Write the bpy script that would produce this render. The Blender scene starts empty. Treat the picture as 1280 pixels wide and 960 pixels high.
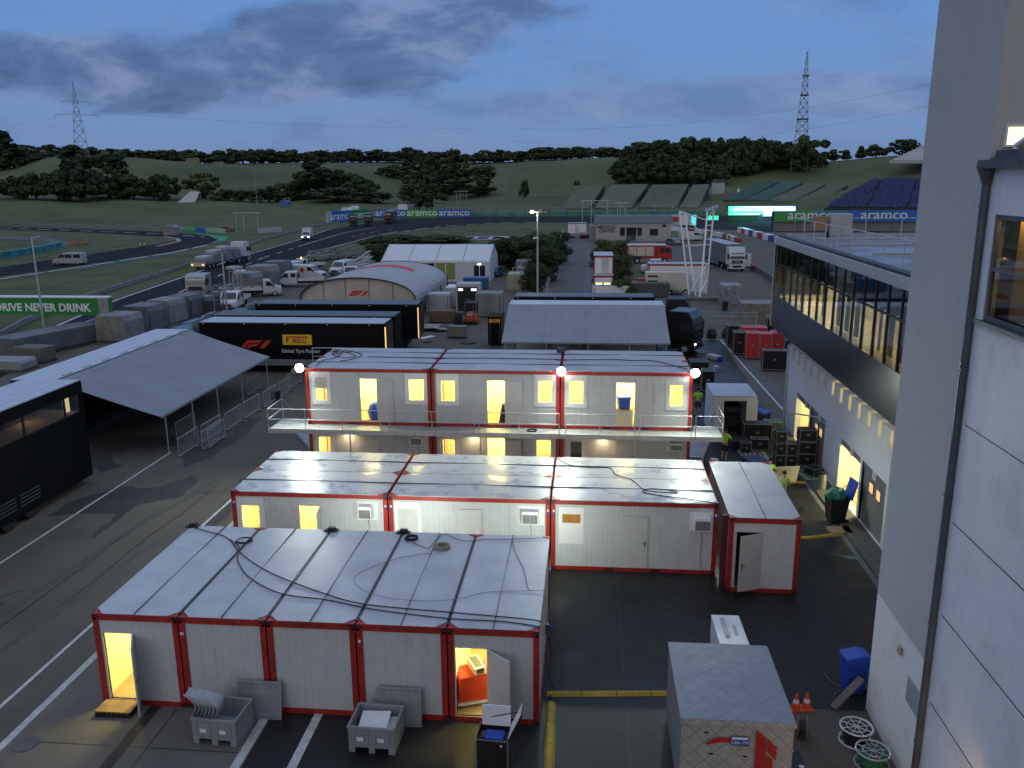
import bpy, math, random
from mathutils import Matrix, Vector
random.seed(7)
R = math.radians
SC = bpy.context.scene
COL = SC.collection
# ------------------------------------------------------------------ camera
CAM_H = 14.228; FPX = 1053.19; PITCH = 0.238826; ROLL = -0.0073263; YAW = 0.0917147
cam_d = bpy.data.cameras.new('camera'); cam = bpy.data.objects.new('camera', cam_d); COL.objects.link(cam)
cam_d.sensor_width = 36; cam_d.lens = FPX / 1280 * 36; cam_d.clip_start = 0.1; cam_d.clip_end = 6000
CR = (Matrix.Rotation(YAW, 3, 'Z') @ Matrix.Rotation(math.pi/2 - PITCH, 3, 'X') @ Matrix.Rotation(ROLL, 3, 'Z'))
cam.matrix_world = Matrix.Translation((0, 0, CAM_H)) @ CR.to_4x4()
SC.camera = cam
SC.render.resolution_x = 1024; SC.render.resolution_y = 768
SC.view_settings.view_transform = 'Standard'; SC.view_settings.look = 'None'
SC.view_settings.exposure = 0.5; SC.view_settings.gamma = 1
try:
    SC.cycles.use_denoising = True
    SC.cycles.max_bounces = 6; SC.cycles.diffuse_bounces = 3; SC.cycles.glossy_bounces = 3
    SC.cycles.transparent_max_bounces = 12; SC.cycles.sample_clamp_indirect = 4
    SC.cycles.caustics_reflective = False; SC.cycles.caustics_refractive = False
except Exception: pass
# ------------------------------------------------------------------ dusk sky
SUN_EL, SUN_AZ = R(5), R(200)       # the afterglow is behind the photographer
W = bpy.data.worlds.new('World'); SC.world = W; W.use_nodes = True
nt = W.node_tree; N = nt.nodes; L = nt.links; N.clear()
def nn(t, **k):
    n = N.new(t)
    for a, b in k.items(): setattr(n, a, b)
    return n
def mth(op, a, b=None, c=None, clamp=False):
    n = N.new('ShaderNodeMath'); n.operation = op; n.use_clamp = clamp
    for i, x in enumerate((a, b, c)):
        if x is None: continue
        if isinstance(x, (int, float)): n.inputs[i].default_value = x
        else: L.new(x, n.inputs[i])
    return n.outputs[0]
def mixc(f, a, b, mode='MIX'):
    n = N.new('ShaderNodeMix'); n.data_type = 'RGBA'; n.blend_type = mode
    for i, x in ((0, f), (6, a), (7, b)):
        if isinstance(x, (int, float)): n.inputs[i].default_value = x
        elif isinstance(x, tuple): n.inputs[i].default_value = (*x, 1)
        else: L.new(x, n.inputs[i])
    return n.outputs[2]
def ramp(f, stops, interp='LINEAR'):
    n = N.new('ShaderNodeValToRGB'); cr = n.color_ramp; cr.interpolation = interp
    while len(cr.elements) < len(stops): cr.elements.new(0.5)
    for e, (p, c) in zip(cr.elements, stops):
        e.position = p; e.color = (*c, 1) if isinstance(c, tuple) else (c, c, c, 1)
    L.new(f, n.inputs[0]); return n.outputs[0]
tc = nn('ShaderNodeTexCoord'); sep = nn('ShaderNodeSeparateXYZ'); L.new(tc.outputs['Generated'], sep.inputs[0])
sky = nn('ShaderNodeTexSky', sky_type='NISHITA'); sky.sun_disc = False
sky.sun_elevation = SUN_EL; sky.sun_rotation = SUN_AZ; sky.air_density = 1; sky.dust_density = 1.5; sky.ozone_density = 3
zz = mth('MAXIMUM', sep.outputs[2], 0.0)
blue = ramp(zz, [(0, (.115, .175, .315)), (.05, (.100, .175, .345)), (.16, (.088, .182, .395)), (.26, (.095, .19, .41)), (.5, (.22, .30, .47)), (1, (.30, .385, .58))])
# cloud noise on a flat layer overhead, so bands flatten towards the horizon
dz = mth('ADD', zz, 0.16)
cx = mth('DIVIDE', sep.outputs[0], dz); cy = mth('DIVIDE', sep.outputs[1], dz)
cmb = nn('ShaderNodeCombineXYZ'); L.new(cx, cmb.inputs[0]); L.new(cy, cmb.inputs[1])
mp = nn('ShaderNodeMapping'); L.new(cmb.outputs[0], mp.inputs[0])
mp.inputs['Location'].default_value = (3.3, 1.2, 0); mp.inputs['Scale'].default_value = (.6, 1.1, 1); mp.inputs['Rotation'].default_value = (0, 0, R(-12))
n1 = nn('ShaderNodeTexNoise'); L.new(mp.outputs[0], n1.inputs['Vector']); n1.inputs['Scale'].default_value = 1.0
n1.inputs['Detail'].default_value = 8; n1.inputs['Roughness'].default_value = .56; n1.inputs['Distortion'].default_value = .3
n2 = nn('ShaderNodeTexNoise'); L.new(mp.outputs[0], n2.inputs['Vector']); n2.inputs['Scale'].default_value = 2.6
n2.inputs['Detail'].default_value = 7; n2.inputs['Roughness'].default_value = .58
# the dark bank in the north west: a soft body with ragged noise edges
yy = mth('MAXIMUM', sep.outputs[1], .05)
u_ = mth('DIVIDE', sep.outputs[0], yy); v_ = mth('DIVIDE', sep.outputs[2], yy)
cuv = nn('ShaderNodeCombineXYZ'); L.new(mth('MULTIPLY', u_, 3.4), cuv.inputs[0]); L.new(mth('MULTIPLY', v_, 8.5), cuv.inputs[1])
n3 = nn('ShaderNodeTexNoise'); L.new(cuv.outputs[0], n3.inputs['Vector']); n3.inputs['Scale'].default_value = 1.5
n3.inputs['Detail'].default_value = 9; n3.inputs['Roughness'].default_value = .60; n3.inputs['Distortion'].default_value = .2
n4 = nn('ShaderNodeTexNoise'); L.new(cuv.outputs[0], n4.inputs['Vector']); n4.inputs['Scale'].default_value = 2.2
n4.inputs['Detail'].default_value = 8; n4.inputs['Roughness'].default_value = .6; n4.inputs['Distortion'].default_value = .3
def body(u0, v0, ru, rv, tilt, ns=2.0):
    du = mth('SUBTRACT', u_, u0); dv = mth('SUBTRACT', mth('SUBTRACT', v_, v0), mth('MULTIPLY', du, tilt))
    e = mth('ADD', mth('POWER', mth('ABSOLUTE', mth('DIVIDE', du, ru)), 2), mth('POWER', mth('ABSOLUTE', mth('DIVIDE', dv, rv)), 2))
    e = mth('ADD', e, mth('MULTIPLY', mth('SUBTRACT', n3.outputs[0], .5), ns*2.2))
    return ramp(mth('MULTIPLY', e, .5), [(.18, 1.0), (.62, 0.0)], 'EASE')
b1 = body(-.50, .125, .34, .045, -.02); b2 = body(-.27, .158, .26, .055, .16); b3 = body(.18, .085, .42, .022, .02); b4 = body(.10, .215, .5, .02, -.02)
bank = mth('MAXIMUM', b1, b2); thin = mth('MULTIPLY', mth('MAXIMUM', b3, b4), .75)
veil = ramp(n3.outputs[0], [(.46, 0.0), (.70, .8)], 'EASE')
ccol = ramp(n4.outputs[0], [(.36, (.034, .064, .165)), (.5, (.060, .098, .220)), (.62, (.130, .165, .300))])
vcol = ramp(n4.outputs[0], [(.38, (.062, .112, .255)), (.62, (.140, .185, .34))])
hi = mth('MULTIPLY', mth('SUBTRACT', zz, .28), 2.2, clamp=True)
vcol = mixc(hi, vcol, (.33, .37, .46))
skyc = mixc(mth('MAXIMUM', veil, thin), blue, vcol)
skyc = mixc(mth('MULTIPLY', bank, .92), skyc, ccol)
# afterglow side brighter and less blue
back = mth('MULTIPLY', mth('SUBTRACT', mth('MULTIPLY', sep.outputs[1], -1.0), .0), 1.3, clamp=True)
skyc = mixc(back, skyc, (.255, .265, .30))
bg1 = nn('ShaderNodeBackground'); L.new(skyc, bg1.inputs[0]); bg1.inputs[1].default_value = 1.0
bg2 = nn('ShaderNodeBackground'); L.new(sky.outputs[0], bg2.inputs[0]); bg2.inputs[1].default_value = 0.012
ad = nn('ShaderNodeAddShader'); L.new(bg1.outputs[0], ad.inputs[0]); L.new(bg2.outputs[0], ad.inputs[1])
wo = nn('ShaderNodeOutputWorld'); L.new(ad.outputs[0], wo.inputs[0])
sd = bpy.data.lights.new('sun', 'SUN'); sd.energy = 0.08; sd.angle = R(25); sd.color = (1, .93, .88)
so = bpy.data.objects.new('sun', sd); COL.objects.link(so); so.rotation_euler = (R(90-18), 0, R(-20)); so.location = (0, -30, 40)

# ------------------------------------------------------------------ picking points on real planes
def ray(px, py): return CR @ Vector(((px-640)/FPX, -(py-480)/FPX, -1.0))
def G(px, py, z=0.0):
    d = ray(px, py); t = (z-CAM_H)/d.z; return Vector((d.x*t, d.y*t, z))
def GY(px, py, Y):
    d = ray(px, py); t = Y/d.y; return Vector((d.x*t, Y, CAM_H+d.z*t))
def GXp(px, py, X):
    d = ray(px, py); t = X/d.x; return Vector((X, d.y*t, CAM_H+d.z*t))
def ztop(px, py, D):                   # height of a pixel at ground distance D
    d = ray(px, py); t = D/math.hypot(d.x, d.y); return CAM_H+d.z*t

# ------------------------------------------------------------------ materials
def M(name, col, rough=.6, metal=0., var=.12, scale=2.5, bump=0., spec=.5, emit=None, es=1., detail=4, dirt=None, dirt_amt=.4, dirt_scale=1.2, groove=None, gd=.35, rvar=.0, coat=0., streak=0.):
    m = bpy.data.materials.new(name); m.use_nodes = True
    t = m.node_tree; n = t.nodes; l = t.links; b = n['Principled BSDF']
    b.inputs['Roughness'].default_value = rough; b.inputs['Metallic'].default_value = metal
    b.inputs['Specular IOR Level'].default_value = spec
    if coat: b.inputs['Coat Weight'].default_value = coat
    c = n.new('ShaderNodeTexCoord'); oi = n.new('ShaderNodeObjectInfo')
    va = n.new('ShaderNodeVectorMath'); va.operation = 'ADD'; l.new(c.outputs['Object'], va.inputs[0])
    sc_ = n.new('ShaderNodeVectorMath'); sc_.operation = 'SCALE'; l.new(oi.outputs['Random'], sc_.inputs['Scale']); sc_.inputs[0].default_value = (13, 7, 5)
    l.new(sc_.outputs[0], va.inputs[1])
    no = n.new('ShaderNodeTexNoise'); no.inputs['Scale'].default_value = scale; no.inputs['Detail'].default_value = detail; no.inputs['Roughness'].default_value = .6
    l.new(va.outputs[0], no.inputs['Vector'])
    mr = n.new('ShaderNodeMapRange'); mr.inputs[1].default_value = .3; mr.inputs[2].default_value = .7
    mr.inputs[3].default_value = 1-var; mr.inputs[4].default_value = 1+var; l.new(no.outputs[0], mr.inputs[0])
    hs = n.new('ShaderNodeHueSaturation'); hs.inputs['Color'].default_value = (*col, 1); rv = n.new('ShaderNodeMapRange'); rv.inputs[3].default_value = .93; rv.inputs[4].default_value = 1.07; l.new(oi.outputs['Random'], rv.inputs[0])
    vm = n.new('ShaderNodeMath'); vm.operation = 'MULTIPLY'; l.new(mr.outputs[0], vm.inputs[0]); l.new(rv.outputs[0], vm.inputs[1]); l.new(vm.outputs[0], hs.inputs['Value'])
    out = hs.outputs[0]
    def mix(f, a, bb):
        x = n.new('ShaderNodeMix'); x.data_type = 'RGBA'; l.new(f, x.inputs[0]); l.new(a, x.inputs[6]); x.inputs[7].default_value = (*bb, 1); return x.outputs[2]
    if dirt:
        dn = n.new('ShaderNodeTexNoise'); dn.inputs['Scale'].default_value = dirt_scale; dn.inputs['Detail'].default_value = 8; dn.inputs['Roughness'].default_value = .65
        l.new(va.outputs[0], dn.inputs['Vector'])
        dr = n.new('ShaderNodeMapRange'); dr.inputs[1].default_value = .5; dr.inputs[2].default_value = .72; dr.inputs[4].default_value = dirt_amt
        l.new(dn.outputs[0], dr.inputs[0]); out = mix(dr.outputs[0], out, dirt)
        if rvar:
            rr = n.new('ShaderNodeMapRange'); rr.inputs[1].default_value = .5; rr.inputs[2].default_value = .6; rr.inputs[3].default_value = rough; rr.inputs[4].default_value = max(.05, rough-rvar)
            l.new(dn.outputs[0], rr.inputs[0]); l.new(rr.outputs[0], b.inputs['Roughness'])
    if streak:
        mp_ = n.new('ShaderNodeMapping'); mp_.inputs['Scale'].default_value = (5, 5, .22); l.new(va.outputs[0], mp_.inputs[0])
        sn = n.new('ShaderNodeTexNoise'); sn.inputs['Scale'].default_value = 1.3; sn.inputs['Detail'].default_value = 6; sn.inputs['Roughness'].default_value = .7; l.new(mp_.outputs[0], sn.inputs['Vector'])
        sr = n.new('ShaderNodeMapRange'); sr.inputs[1].default_value = .50; sr.inputs[2].default_value = .78; sr.inputs[4].default_value = streak; l.new(sn.outputs[0], sr.inputs[0])
        out = mix(sr.outputs[0], out, tuple(x*.45 for x in col))
    if groove:                                   # (axis, pitch, width)
        ax, pitch, wd = groove
        s = n.new('ShaderNodeSeparateXYZ'); l.new(c.outputs['Object'], s.inputs[0])
        a = n.new('ShaderNodeMath'); a.operation = 'PINGPONG'; l.new(s.outputs['XYZ'.index(ax)], a.inputs[0]); a.inputs[1].default_value = pitch/2
        d = n.new('ShaderNodeMapRange'); l.new(a.outputs[0], d.inputs[0]); d.inputs[1].default_value = 0; d.inputs[2].default_value = wd; d.inputs[3].default_value = gd; d.inputs[4].default_value = 0
        out = mix(d.outputs[0], out, tuple(x*.35 for x in col))
    l.new(out, b.inputs['Base Color'])
    if bump:
        bn = n.new('ShaderNodeTexNoise'); bn.inputs['Scale'].default_value = scale*9; bn.inputs['Detail'].default_value = 3; l.new(c.outputs['Object'], bn.inputs['Vector'])
        bp = n.new('ShaderNodeBump'); bp.inputs['Strength'].default_value = bump; bp.inputs['Distance'].default_value = .02
        l.new(bn.outputs[0], bp.inputs['Height']); l.new(bp.outputs[0], b.inputs['Normal'])
    if emit:
        b.inputs['Emission Color'].default_value = (*emit, 1); b.inputs['Emission Strength'].default_value = es
    return m
def glass(name, tint=(.02, .025, .03), refl=.25, transp=.6):
    m = bpy.data.materials.new(name); m.use_nodes = True; t = m.node_tree; n = t.nodes; l = t.links; n.clear()
    o = n.new('ShaderNodeOutputMaterial'); tr = n.new('ShaderNodeBsdfTransparent'); tr.inputs[0].default_value = (*[transp]*3, 1)
    gl = n.new('ShaderNodeBsdfGlossy'); gl.inputs['Roughness'].default_value = .03; gl.inputs[0].default_value = (.9, .95, 1, 1)
    lw = n.new('ShaderNodeLayerWeight'); lw.inputs[0].default_value = .5
    pw = n.new('ShaderNodeMath'); pw.operation = 'POWER'; l.new(lw.outputs['Facing'], pw.inputs[0]); pw.inputs[1].default_value = 3.2
    mr_ = n.new('ShaderNodeMapRange'); l.new(pw.outputs[0], mr_.inputs[0]); mr_.inputs[3].default_value = refl*.5; mr_.inputs[4].default_value = min(1, refl*2+.3)
    mx = n.new('ShaderNodeMixShader'); l.new(mr_.outputs[0], mx.inputs[0]); l.new(tr.outputs[0], mx.inputs[1]); l.new(gl.outputs[0], mx.inputs[2]); l.new(mx.outputs[0], o.inputs[0])
    return m
def E_(name, col, s):
    return M(name, tuple(min(1, c) for c in col), emit=col, es=s, var=0.02)

# ------------------------------------------------------------------ mesh builder
class B:
    def __init__(s): s.v = []; s.f = []; s.i = []; s.ms = []
    def mi(s, m):
        if m not in s.ms: s.ms.append(m)
        return s.ms.index(m)
    def add(s, vs, fs, m):
        o = len(s.v); s.v += [tuple(v) for v in vs]; k = s.mi(m)
        for f in fs: s.f.append([o+i for i in f]); s.i.append(k)
    def face(s, pts, m): s.add(pts, [list(range(len(pts)))], m)
    def box(s, x0, y0, z0, x1, y1, z1, m):
        if x0 > x1: x0, x1 = x1, x0
        if y0 > y1: y0, y1 = y1, y0
        if z0 > z1: z0, z1 = z1, z0
        s.add([(x0,y0,z0),(x1,y0,z0),(x1,y1,z0),(x0,y1,z0),(x0,y0,z1),(x1,y0,z1),(x1,y1,z1),(x0,y1,z1)],
              [[0,3,2,1],[4,5,6,7],[0,1,5,4],[1,2,6,5],[2,3,7,6],[3,0,4,7]], m)
    def cbox(s, c, d, m, rz=0, rx=0, ry=0):
        mt = Matrix.Rotation(rz, 3, 'Z') @ Matrix.Rotation(ry, 3, 'Y') @ Matrix.Rotation(rx, 3, 'X'); c = Vector(c)
        vs = [c + mt @ Vector((sx*d[0]/2, sy*d[1]/2, sz*d[2]/2)) for sz in (-1,1) for sx, sy in ((-1,-1),(1,-1),(1,1),(-1,1))]
        s.add(vs, [[0,3,2,1],[4,5,6,7],[0,1,5,4],[1,2,6,5],[2,3,7,6],[3,0,4,7]], m)
    def tube(s, p, q, r, m, n=6, r2=None, caps=True):
        p = Vector(p); q = Vector(q); d = q-p
        if d.length < 1e-6: return
        d.normalize(); a = d.orthogonal().normalized(); b = d.cross(a); r2 = r if r2 is None else r2
        vs = [p+(a*math.cos(2*math.pi*k/n)+b*math.sin(2*math.pi*k/n))*r for k in range(n)] + [q+(a*math.cos(2*math.pi*k/n)+b*math.sin(2*math.pi*k/n))*r2 for k in range(n)]
        fs = [[k, (k+1)%n, n+(k+1)%n, n+k] for k in range(n)]
        if caps: fs += [list(range(n))[::-1], list(range(n, 2*n))]
        s.add(vs, fs, m)
    def path(s, pts, r, m, n=5):
        for a, b in zip(pts, pts[1:]): s.tube(a, b, r, m, n)
    def prism(s, poly, ax, lo, hi, m):       # 2-D polygon extruded along an axis
        def P(u, w, t):
            return {'x': (t, u, w), 'y': (u, t, w), 'z': (u, w, t)}[ax]
        n = len(poly); vs = [P(u, w, lo) for u, w in poly] + [P(u, w, hi) for u, w in poly]
        s.add(vs, [[k, (k+1)%n, n+(k+1)%n, n+k] for k in range(n)] + [list(range(n))[::-1], list(range(n, 2*n))], m)
    def lathe(s, prof, m, n=16, c=(0,0,0), ax='z'):
        vs = []
        for r, h in prof:
            for k in range(n):
                a = 2*math.pi*k/n; u, w = r*math.cos(a), r*math.sin(a)
                p = {'z': (u, w, h), 'x': (h, u, w), 'y': (u, h, w)}[ax]
                vs.append((p[0]+c[0], p[1]+c[1], p[2]+c[2]))
        fs = []
        for j in range(len(prof)-1):
            for k in range(n): fs.append([j*n+k, j*n+(k+1)%n, (j+1)*n+(k+1)%n, (j+1)*n+k])
        fs += [list(range(n))[::-1], list(range((len(prof)-1)*n, len(prof)*n))]
        s.add(vs, fs, m)
    def build(s, name, par=None, loc=None, rz=0, label=None, cat=None, group=None, kind=None, bev=0, smooth=False, seg=1):
        me = bpy.data.meshes.new(name); me.from_pydata([tuple(v) for v in s.v], [], s.f)
        for m in s.ms: me.materials.append(m)
        me.polygons.foreach_set('material_index', s.i)
        if smooth: me.polygons.foreach_set('use_smooth', [True]*len(s.f))
        me.validate(); me.update()
        import bmesh
        bm = bmesh.new(); bm.from_mesh(me); bmesh.ops.recalc_face_normals(bm, faces=bm.faces)
        bm.to_mesh(me); bm.free()
        o = bpy.data.objects.new(name, me); COL.objects.link(o)
        if par is not None: o.parent = par
        if loc is not None: o.location = loc
        if rz: o.rotation_euler = (0, 0, rz)
        if bev:
            md = o.modifiers.new('b', 'BEVEL'); md.width = bev; md.segments = seg; md.limit_method = 'ANGLE'
        tag(o, label, cat, group, kind); return o
def tag(o, label=None, cat=None, group=None, kind=None):
    if label: o['label'] = label
    if cat: o['category'] = cat
    if group: o['group'] = group
    if kind: o['kind'] = kind
def T(name, label, cat, loc=(0,0,0), rz=0, group=None):
    o = bpy.data.objects.new(name, None); COL.objects.link(o); o.location = loc; o.rotation_euler = (0, 0, rz); o.empty_display_size = .2
    tag(o, label, cat, group); return o
def dup(o, loc=None, rz=None, label=None, group=None, par=None, scale=None):
    c = o.copy(); COL.objects.link(c)
    if par is not None: c.parent = par
    if loc is not None: c.location = loc
    if rz is not None: c.rotation_euler = (0, 0, rz)
    if scale is not None: c.scale = scale
    if label: c['label'] = label
    if group: c['group'] = group
    for ch in list(o.children): dup(ch, par=c)
    return c
def poly(name, pts, z, m, par=None, **k):      # flat painted or laid sheet through ground points
    b = B(); b.face([(p[0], p[1], z) for p in pts], m); return b.build(name, par, **k)
def text_mesh(name, s, size, m, par, loc, rot=(math.pi/2, 0, 0), align='CENTER', ext=.004, shear=0, sx=1., bold=0., space=1.):
    cu = bpy.data.curves.new(name, 'FONT'); cu.body = s; cu.size = size; cu.extrude = ext; cu.align_x = align; cu.shear = shear; cu.offset = bold; cu.space_character = space; cu.resolution_u = 3
    o = bpy.data.objects.new(name+'_src', cu); COL.objects.link(o)
    bpy.context.view_layer.update()
    me = bpy.data.meshes.new_from_object(o.evaluated_get(bpy.context.evaluated_depsgraph_get()))
    bpy.data.objects.remove(o); me.name = name; me.materials.clear(); me.materials.append(m)
    q = bpy.data.objects.new(name, me); COL.objects.link(q); q.parent = par; q.location = loc; q.rotation_euler = rot; q.scale = (sx, 1, 1)
    return q
def wall_open(b, ax, u0, u1, z0, z1, t0, t1, ops, m):   # a wall with rectangular openings (u0,u1,z0,z1)
    def bx(a0, a1, c0, c1):
        if a1-a0 < 1e-4 or c1-c0 < 1e-4: return
        if ax == 'x': b.box(a0, t0, c0, a1, t1, c1, m)
        else: b.box(t0, a0, c0, t1, a1, c1, m)
    cur = u0
    for (a, c, d, e) in sorted(ops):
        bx(cur, a, z0, z1); bx(a, c, z0, d); bx(a, c, e, z1); cur = c
    bx(cur, u1, z0, z1)
def light(kind, name, loc, energy, col, size=.3, rot=None, par=None, sy=None, spot=None, blend=.6):
    d = bpy.data.lights.new(name, kind); d.energy = energy; d.color = col
    if kind == 'AREA':
        d.size = size
        if sy: d.shape = 'RECTANGLE'; d.size_y = sy
    elif kind == 'SPOT': d.spot_size = spot; d.spot_blend = blend; d.shadow_soft_size = size
    else: d.shadow_soft_size = size
    o = bpy.data.objects.new(name, d); COL.objects.link(o); o.location = loc
    if rot: o.rotation_euler = rot
    if par is not None: o.parent = par
    return o

# colours -------------------------------------------------------------------
m_red = M('frame red', (.36, .02, .016), .5, var=.25, dirt=(.10, .035, .03), dirt_amt=.6, streak=.35)
m_reddk = M('corner red', (.10, .012, .012), .6, var=.3)
m_panX = M('panel white X', (.55, .565, .57), .5, streak=.28, groove=('X', .19, .006), gd=.55, var=.05, dirt=(.43, .43, .42), dirt_amt=.3)
m_panY = M('panel white Y', (.55, .565, .57), .5, streak=.28, groove=('Y', .19, .006), gd=.55, var=.05, dirt=(.43, .43, .42), dirt_amt=.3)
m_flat = M('smooth white', (.78, .78, .77), .4, var=.03)
m_door = M('door white', (.55, .55, .53), .4, var=.05)
m_inwall = M('room wall', (.84, .80, .58), .7, var=.03)
m_infloor = M('room floor', (.32, .24, .14), .5, var=.2)
m_roof = M('roof sheet', (.45, .47, .49), .42, var=.10, scale=1.1, dirt=(.30, .33, .38), dirt_amt=.5, dirt_scale=.8, rvar=.0)
m_roofwet = M('wet roof sheet', (.50, .52, .52), .40, var=.06, scale=1.5, spec=.4, dirt=(.30, .34, .40), dirt_amt=.6, dirt_scale=1.1, rvar=.2, bump=.12)
m_seam = M('roof seam', (.10, .10, .11), .7)
m_black = M('black', (.012, .012, .013), .5, var=.3)
m_blackgl = M('black gloss', (.008, .008, .009), .3, var=.3, coat=.3)
m_rub = M('rubber', (.015, .015, .015), .85, var=.3)
m_steel = M('steel', (.45, .46, .47), .35, .8, var=.15)
m_galv = M('galvanised', (.50, .52, .54), .45, .5, var=.2)
m_alu = M('aluminium', (.62, .64, .66), .35, .7, var=.1)
m_grey = M('grey', (.22, .22, .225), .6, var=.2)
m_dkgrey = M('dark grey', (.07, .072, .078), .6, var=.25)
m_ltgrey = M('light grey', (.42, .43, .44), .55, var=.15)
m_white = M('white paint', (.78, .78, .78), .35, var=.05)
m_paint = M('road white', (.50, .50, .48), .7, var=.25, scale=5)
m_yel = M('yellow rubber', (.36, .25, .02), .7, var=.25, scale=4)
m_glassdk = M('dark glass', (.02, .025, .03), .08, var=.1, spec=.8)
m_pane = glass('window pane', refl=.12, transp=.92)
m_tarp = M('awning cloth', (.25, .27, .295), .8, groove=('X', 3.15, .035), gd=.45, dirt=(.20, .21, .22), dirt_amt=.6, dirt_scale=.5, var=.07, scale=.6, bump=.1)
m_blue = M('blue plastic', (.015, .06, .42), .4, var=.15)
m_wood = M('wood', (.30, .19, .10), .7, var=.25)
m_cable = M('cable', (.012, .012, .014), .6)
m_hiviz = M('hi-vis yellow', (.50, .95, .06), .7, var=.15, emit=(.3, .8, .03), es=.0)
m_skin = M('skin', (.45, .26, .19), .6)
m_hair = M('hair', (.02, .015, .012), .8)
m_cloth = M('dark cloth', (.018, .02, .028), .8)
m_tubelamp = E_('tube lamp', (1.0, .86, .45), 6)
WARM = (1.0, .84, .27)
# ================================================================== SETTING
m_grass = M('grass', (.064, .084, .018), .95, var=.4, scale=.12, dirt=(.085, .082, .036), dirt_amt=.8, dirt_scale=.03)
m_hill = M('hill grass', (.068, .088, .019), .95, var=.35, scale=.02, dirt=(.125, .115, .055), dirt_amt=.9, dirt_scale=.035, detail=8)
m_track = M('track asphalt', (.022, .023, .027), .9, spec=.08, var=.25, scale=.15)
m_asph = M('paddock asphalt', (.130, .115, .092), .85, spec=.15, var=.12, scale=.25, bump=.25, dirt=(.050, .049, .047), dirt_amt=.85, dirt_scale=.13, rvar=.25)
m_asphdk = M('dark asphalt', (.020, .021, .021), .55, spec=.3, var=.3, scale=.5, bump=.3, dirt=(.012, .012, .012), dirt_amt=.9, dirt_scale=.35, rvar=.22)
m_slab = M('concrete slab', (.14, .128, .11), .8, spec=.3, var=.14, scale=.6, bump=.2, dirt=(.09, .085, .075), dirt_amt=.6, dirt_scale=.5)
m_strip = M('concrete strip', (.10, .105, .11), .7, var=.15, scale=.6)
m_road = M('side road', (.10, .095, .085), .8, var=.15, scale=.2)
m_kerbw = M('kerb white', (.55, .55, .56), .6, var=.2, scale=.3)
m_kerbg = M('runoff green', (.02, .22, .11), .7, var=.2, scale=.2)

b = B(); b.face([(-4500,-300,-.06),(4500,-300,-.06),(4500,5200,-.06),(-4500,5200,-.06)], m_grass); b.build('ground', kind='structure')
COLS = [-700, -200, 0, 80, 160, 235, 292, 336, 376, 430, 505, 560, 620, 670, 724, 770, 800, 900, 1000, 1060, 1110, 1156, 1300, 2000]
CREST = [216, 214, 212, 195, 197, 202, 209, 214, 206, 205, 216, 226, 216, 206, 199, 196, 197, 205, 203, 200, 196, 181, 165, 165]
MIDY = [252, 252, 251, 250, 250, 250, 252, 252, 250, 250, 252, 254, 250, 248, 246, 245, 244, 240, 236, 236, 235, 234, 234, 234]
RIDG = [210, 206, 203, 203, 203, 204, 204, 204, 203, 203, 202, 203, 203, 200, 198, 197, 199, 208, 206, 202, 198, 184, 170, 170]
def interp(x, xs, ys):
    if x <= xs[0]: return ys[0]
    for a, c, u, v in zip(xs, xs[1:], ys, ys[1:]):
        if x <= c:
            t = (x-a)/(c-a); t = t*t*(3-2*t); return u+(v-u)*t
    return ys[-1]
def tz(px, D):
    zm = ztop(px, interp(px, COLS, MIDY)+ (px-640)*0, 430); dc = 620 if px < 780 else 560
    zc = ztop(px, interp(px, COLS, CREST), dc); zr = ztop(px, interp(px, COLS, RIDG), 850)
    z = interp(D, [322, 430, dc, dc+110, 850, 1200, 3000], [-.3, zm, zc, (zc+zr)/2-2, zr, zr-3, zr-10])
    if 345 < D < dc: z += .5*math.sin(px*.05+D*.03)*min(1, (D-345)/60)
    return z
Ds = [318, 330, 345, 365, 390, 410, 430, 460, 490, 520, 550, 580, 600, 620, 650, 700, 780, 850, 1000, 1300, 2000, 3000]
pxs = list(range(-1500, 2601, 20)); b = B(); vs = []
for D in Ds:
    for px in pxs:
        d = ray(px, 224); h = math.hypot(d.x, d.y); vs.append((d.x/h*D, d.y/h*D, tz(px, D)))
n = len(pxs); fs = [[j*n+k, j*n+k+1, (j+1)*n+k+1, (j+1)*n+k] for j in range(len(Ds)-1) for k in range(n-1)]
b.add(vs, fs, m_hill); b.build('hills', kind='structure', smooth=True)
def at(px, D, dz=0):                    # a point standing on the terrain
    d = ray(px, 224); h = math.hypot(d.x, d.y)
    return Vector((d.x/h*D, d.y/h*D, (tz(px, D) if D > 330 else 0)+dz))
def gp(pts, z=0): return [G(x, y, z) for x, y in pts]

q688 = G(688, 345)
poly('paddock', [(-60,-20),(60,-20),(75,60),(75,q688.y),(q688.x,q688.y)] + [tuple(G(*q)[:2]) for q in [(622,347),(470,334),(425,336),(352,352),(200,398),(60,450)]] + [(-52,40)], .0, m_asph, kind='structure')
poly('paddock', [(q688.x,q688.y),(75,q688.y),(75,330)] + [tuple(G(*q)[:2]) for q in [(900,278),(800,283),(748,286),(702,288)]], .0, m_asph, kind='structure')
UP = [(-120,487),(0,441),(65,408),(147,373),(246,339),(299,320.5),(370,300),(411,286),(458,277),(505,273.5),(600,271),(700,270.5),(800,270),(900,270),(1100,270)]
LO = [(1100,290),(960,290),(900,287),(850,284),(790,280),(700,278),(627,278),(527,286),(496,289.5),(467,296),(419,309),(350,333),(200,390),(60,444),(-60,500),(-120,530)]
poly('race_track', gp(UP+LO), .012, m_track, kind='structure')
poly('infield_track', gp([(-80,281),(0,283),(208,290),(262,295),(273,300),(262,304),(215,314),(101,331),(0,345),(-80,357),(-80,345),(0,334),(118,317),(208,303.5),(222,299.5),(208,296),(100,290),(0,286.5),(-80,284)]), .014, m_track, kind='structure')
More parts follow.
